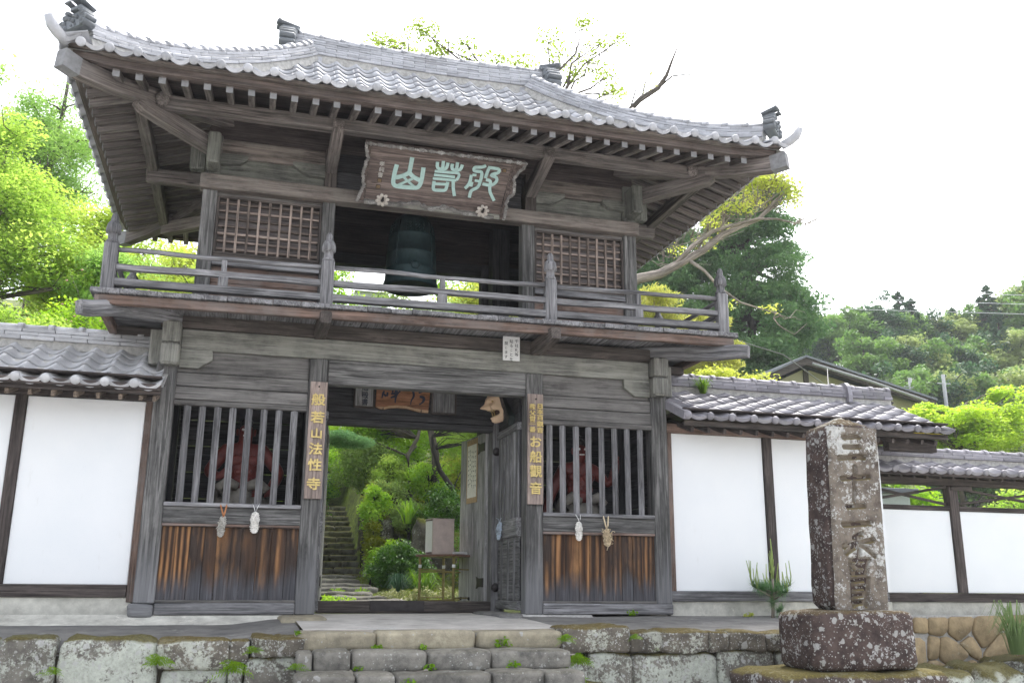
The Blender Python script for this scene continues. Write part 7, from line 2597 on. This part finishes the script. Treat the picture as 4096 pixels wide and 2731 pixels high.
for i, (p, r, n, s, lab) in enumerate([((.32, -2.02, -.35), .09, 60, .035, 'leafy weed growing on the face of the top step, right side'), ((-.76, -2.04, -.36), .045, 26, .03, 'tuft in the left joint of the top step'), ((-.37, -2.04, -.36), .035, 18, .028, 'tuft at the middle of the top step foot'),
                                       ((-.37, -2.36, -.50), .05, 34, .03, 'weed at the joint of the second step'), ((-.60, -2.68, -.60), .07, 24, .045, 'broad leaved weed on the third step'), ((.32, -2.37, -.49), .06, 30, .03, 'flat weed on the right of the second step'),
                                       ((-.95, -2.36, -.49), .04, 20, .028, 'tiny weed low at the left of the second step'), ((2.35, -.10, -.145), .06, 50, .03, 'bright small weed on the terrace below the right sill'), ((1.75, -2.02, -.39), .04, 26, .025, 'clover on the right wall joint'),
                                       ((-1.42, -1.98, -.23), .03, 22, .025, 'seedling at the left end of the top step'), ((3.78, -.12, -.18), .07, 50, .03, 'yellowish leaf litter left of the pine sapling', ), ((4.25, -.12, -.18), .06, 40, .03, 'yellowish weeds right of the pine sapling')]):
    weed(lab, p, r, n, s, 850 + i, L_YEL if i >= 10 else None)
blades('roof_grass', 'tuft of grass sprouting from the right wall roof', 'grass tuft', (3.72, .62, 2.60), 46, .20, .16, .018, GRASSM, 870, .6)
blades('grass_tuft', 'pale green grass tuft at the right edge before the ochre footing', 'grass tuft', (7.05, -.6, -.58), 120, .62, .34, .016, leaf('pale_grass', (.14, .22, .08), (.24, .32, .14), .4), 871, .8)

# pine sapling against the right wall
ps = thing('pine_sapling', (4.03, -.25, -.2), 'young pine sapling with upright pale shoots beside the pillar', 'sapling')
b = MB()
b.sweep([(4.02, -.25, -.2), (4.04, -.25, .05), (4.05, -.25, .28)], [.02, .017, .012])
sh_ = []
g_ = random.Random(77)
for i in range(10):
    a = g_.uniform(0, 6.28)
    e = Vector((4.04 + .26 * math.cos(a), -.25 + .2 * math.sin(a), g_.uniform(.08, .2)))
    b.sweep([(4.03, -.25, .02 + i * .012), tuple(e)], [.011, .007])
    sh_.append(e)
b.build('trunk', BARK_L, ps)
b = MB()
b.sweep([(4.05, -.25, .26), (4.06, -.25, .52), (4.05, -.25, .72)], [.013, .010, .005])
for e in sh_ + [Vector((4.05, -.25, .30))] * 3:
    for _ in range(2):
        t_ = e + Vector((g_.uniform(-.05, .05), g_.uniform(-.04, .04), g_.uniform(.14, .30)))
        b.sweep([e, e.lerp(t_, .4) + Vector((g_.uniform(-.02, .02), 0, -.01)), t_], [.008, .007, .004])
b.build('new_shoots', L_NEW, ps)
Vs, ids = [], []
for e in sh_ + [Vector((4.03, -.25, .0)), Vector((4.03, -.25, .12)), Vector((4.12, -.3, -.08))]:
    for _ in range(240):
        d = Vector((g_.gauss(0, 1), g_.gauss(0, 1), g_.gauss(.25, .7))).normalized()
        s = e.lerp(Vector((4.03, -.25, e.z - .04)), g_.random() * .6)
        t_ = s + d * g_.uniform(.07, .13)
        sd_ = d.cross(Vector((0, 0, 1))).normalized() * .0022
        Vs.append([tuple(s - sd_), tuple(s + sd_), tuple(t_ + sd_ * .4), tuple(t_ - sd_ * .4)])
        ids.append(g_.random())
link('needles', quad_mesh('needles', np.array(Vs), np.array(ids), L_PINE, ORG[ps]), ps)

# ------------------------------------------------------------------ thin spring haze over the whole place
hz = MB()
hz.add([(x, y, z) for x in (-150, 170) for y in (-150, 110) for z in (-2.6, 34)],
       [(0, 1, 3, 2), (4, 6, 7, 5), (0, 4, 5, 1), (2, 3, 7, 6), (0, 2, 6, 4), (1, 5, 7, 3)])
hm = bpy.data.materials.new('haze')
hm.use_nodes = True
hm.node_tree.nodes.remove(hm.node_tree.nodes['Principled BSDF'])
pv = hm.node_tree.nodes.new('ShaderNodeVolumePrincipled')
pv.inputs['Color'].default_value = (.93, .96, 1.0, 1)
pv.inputs['Density'].default_value = .0008
hm.node_tree.links.new(pv.outputs[0], hm.node_tree.nodes['Material Output'].inputs['Volume'])
hz.build('haze', hm, None, kind='stuff')
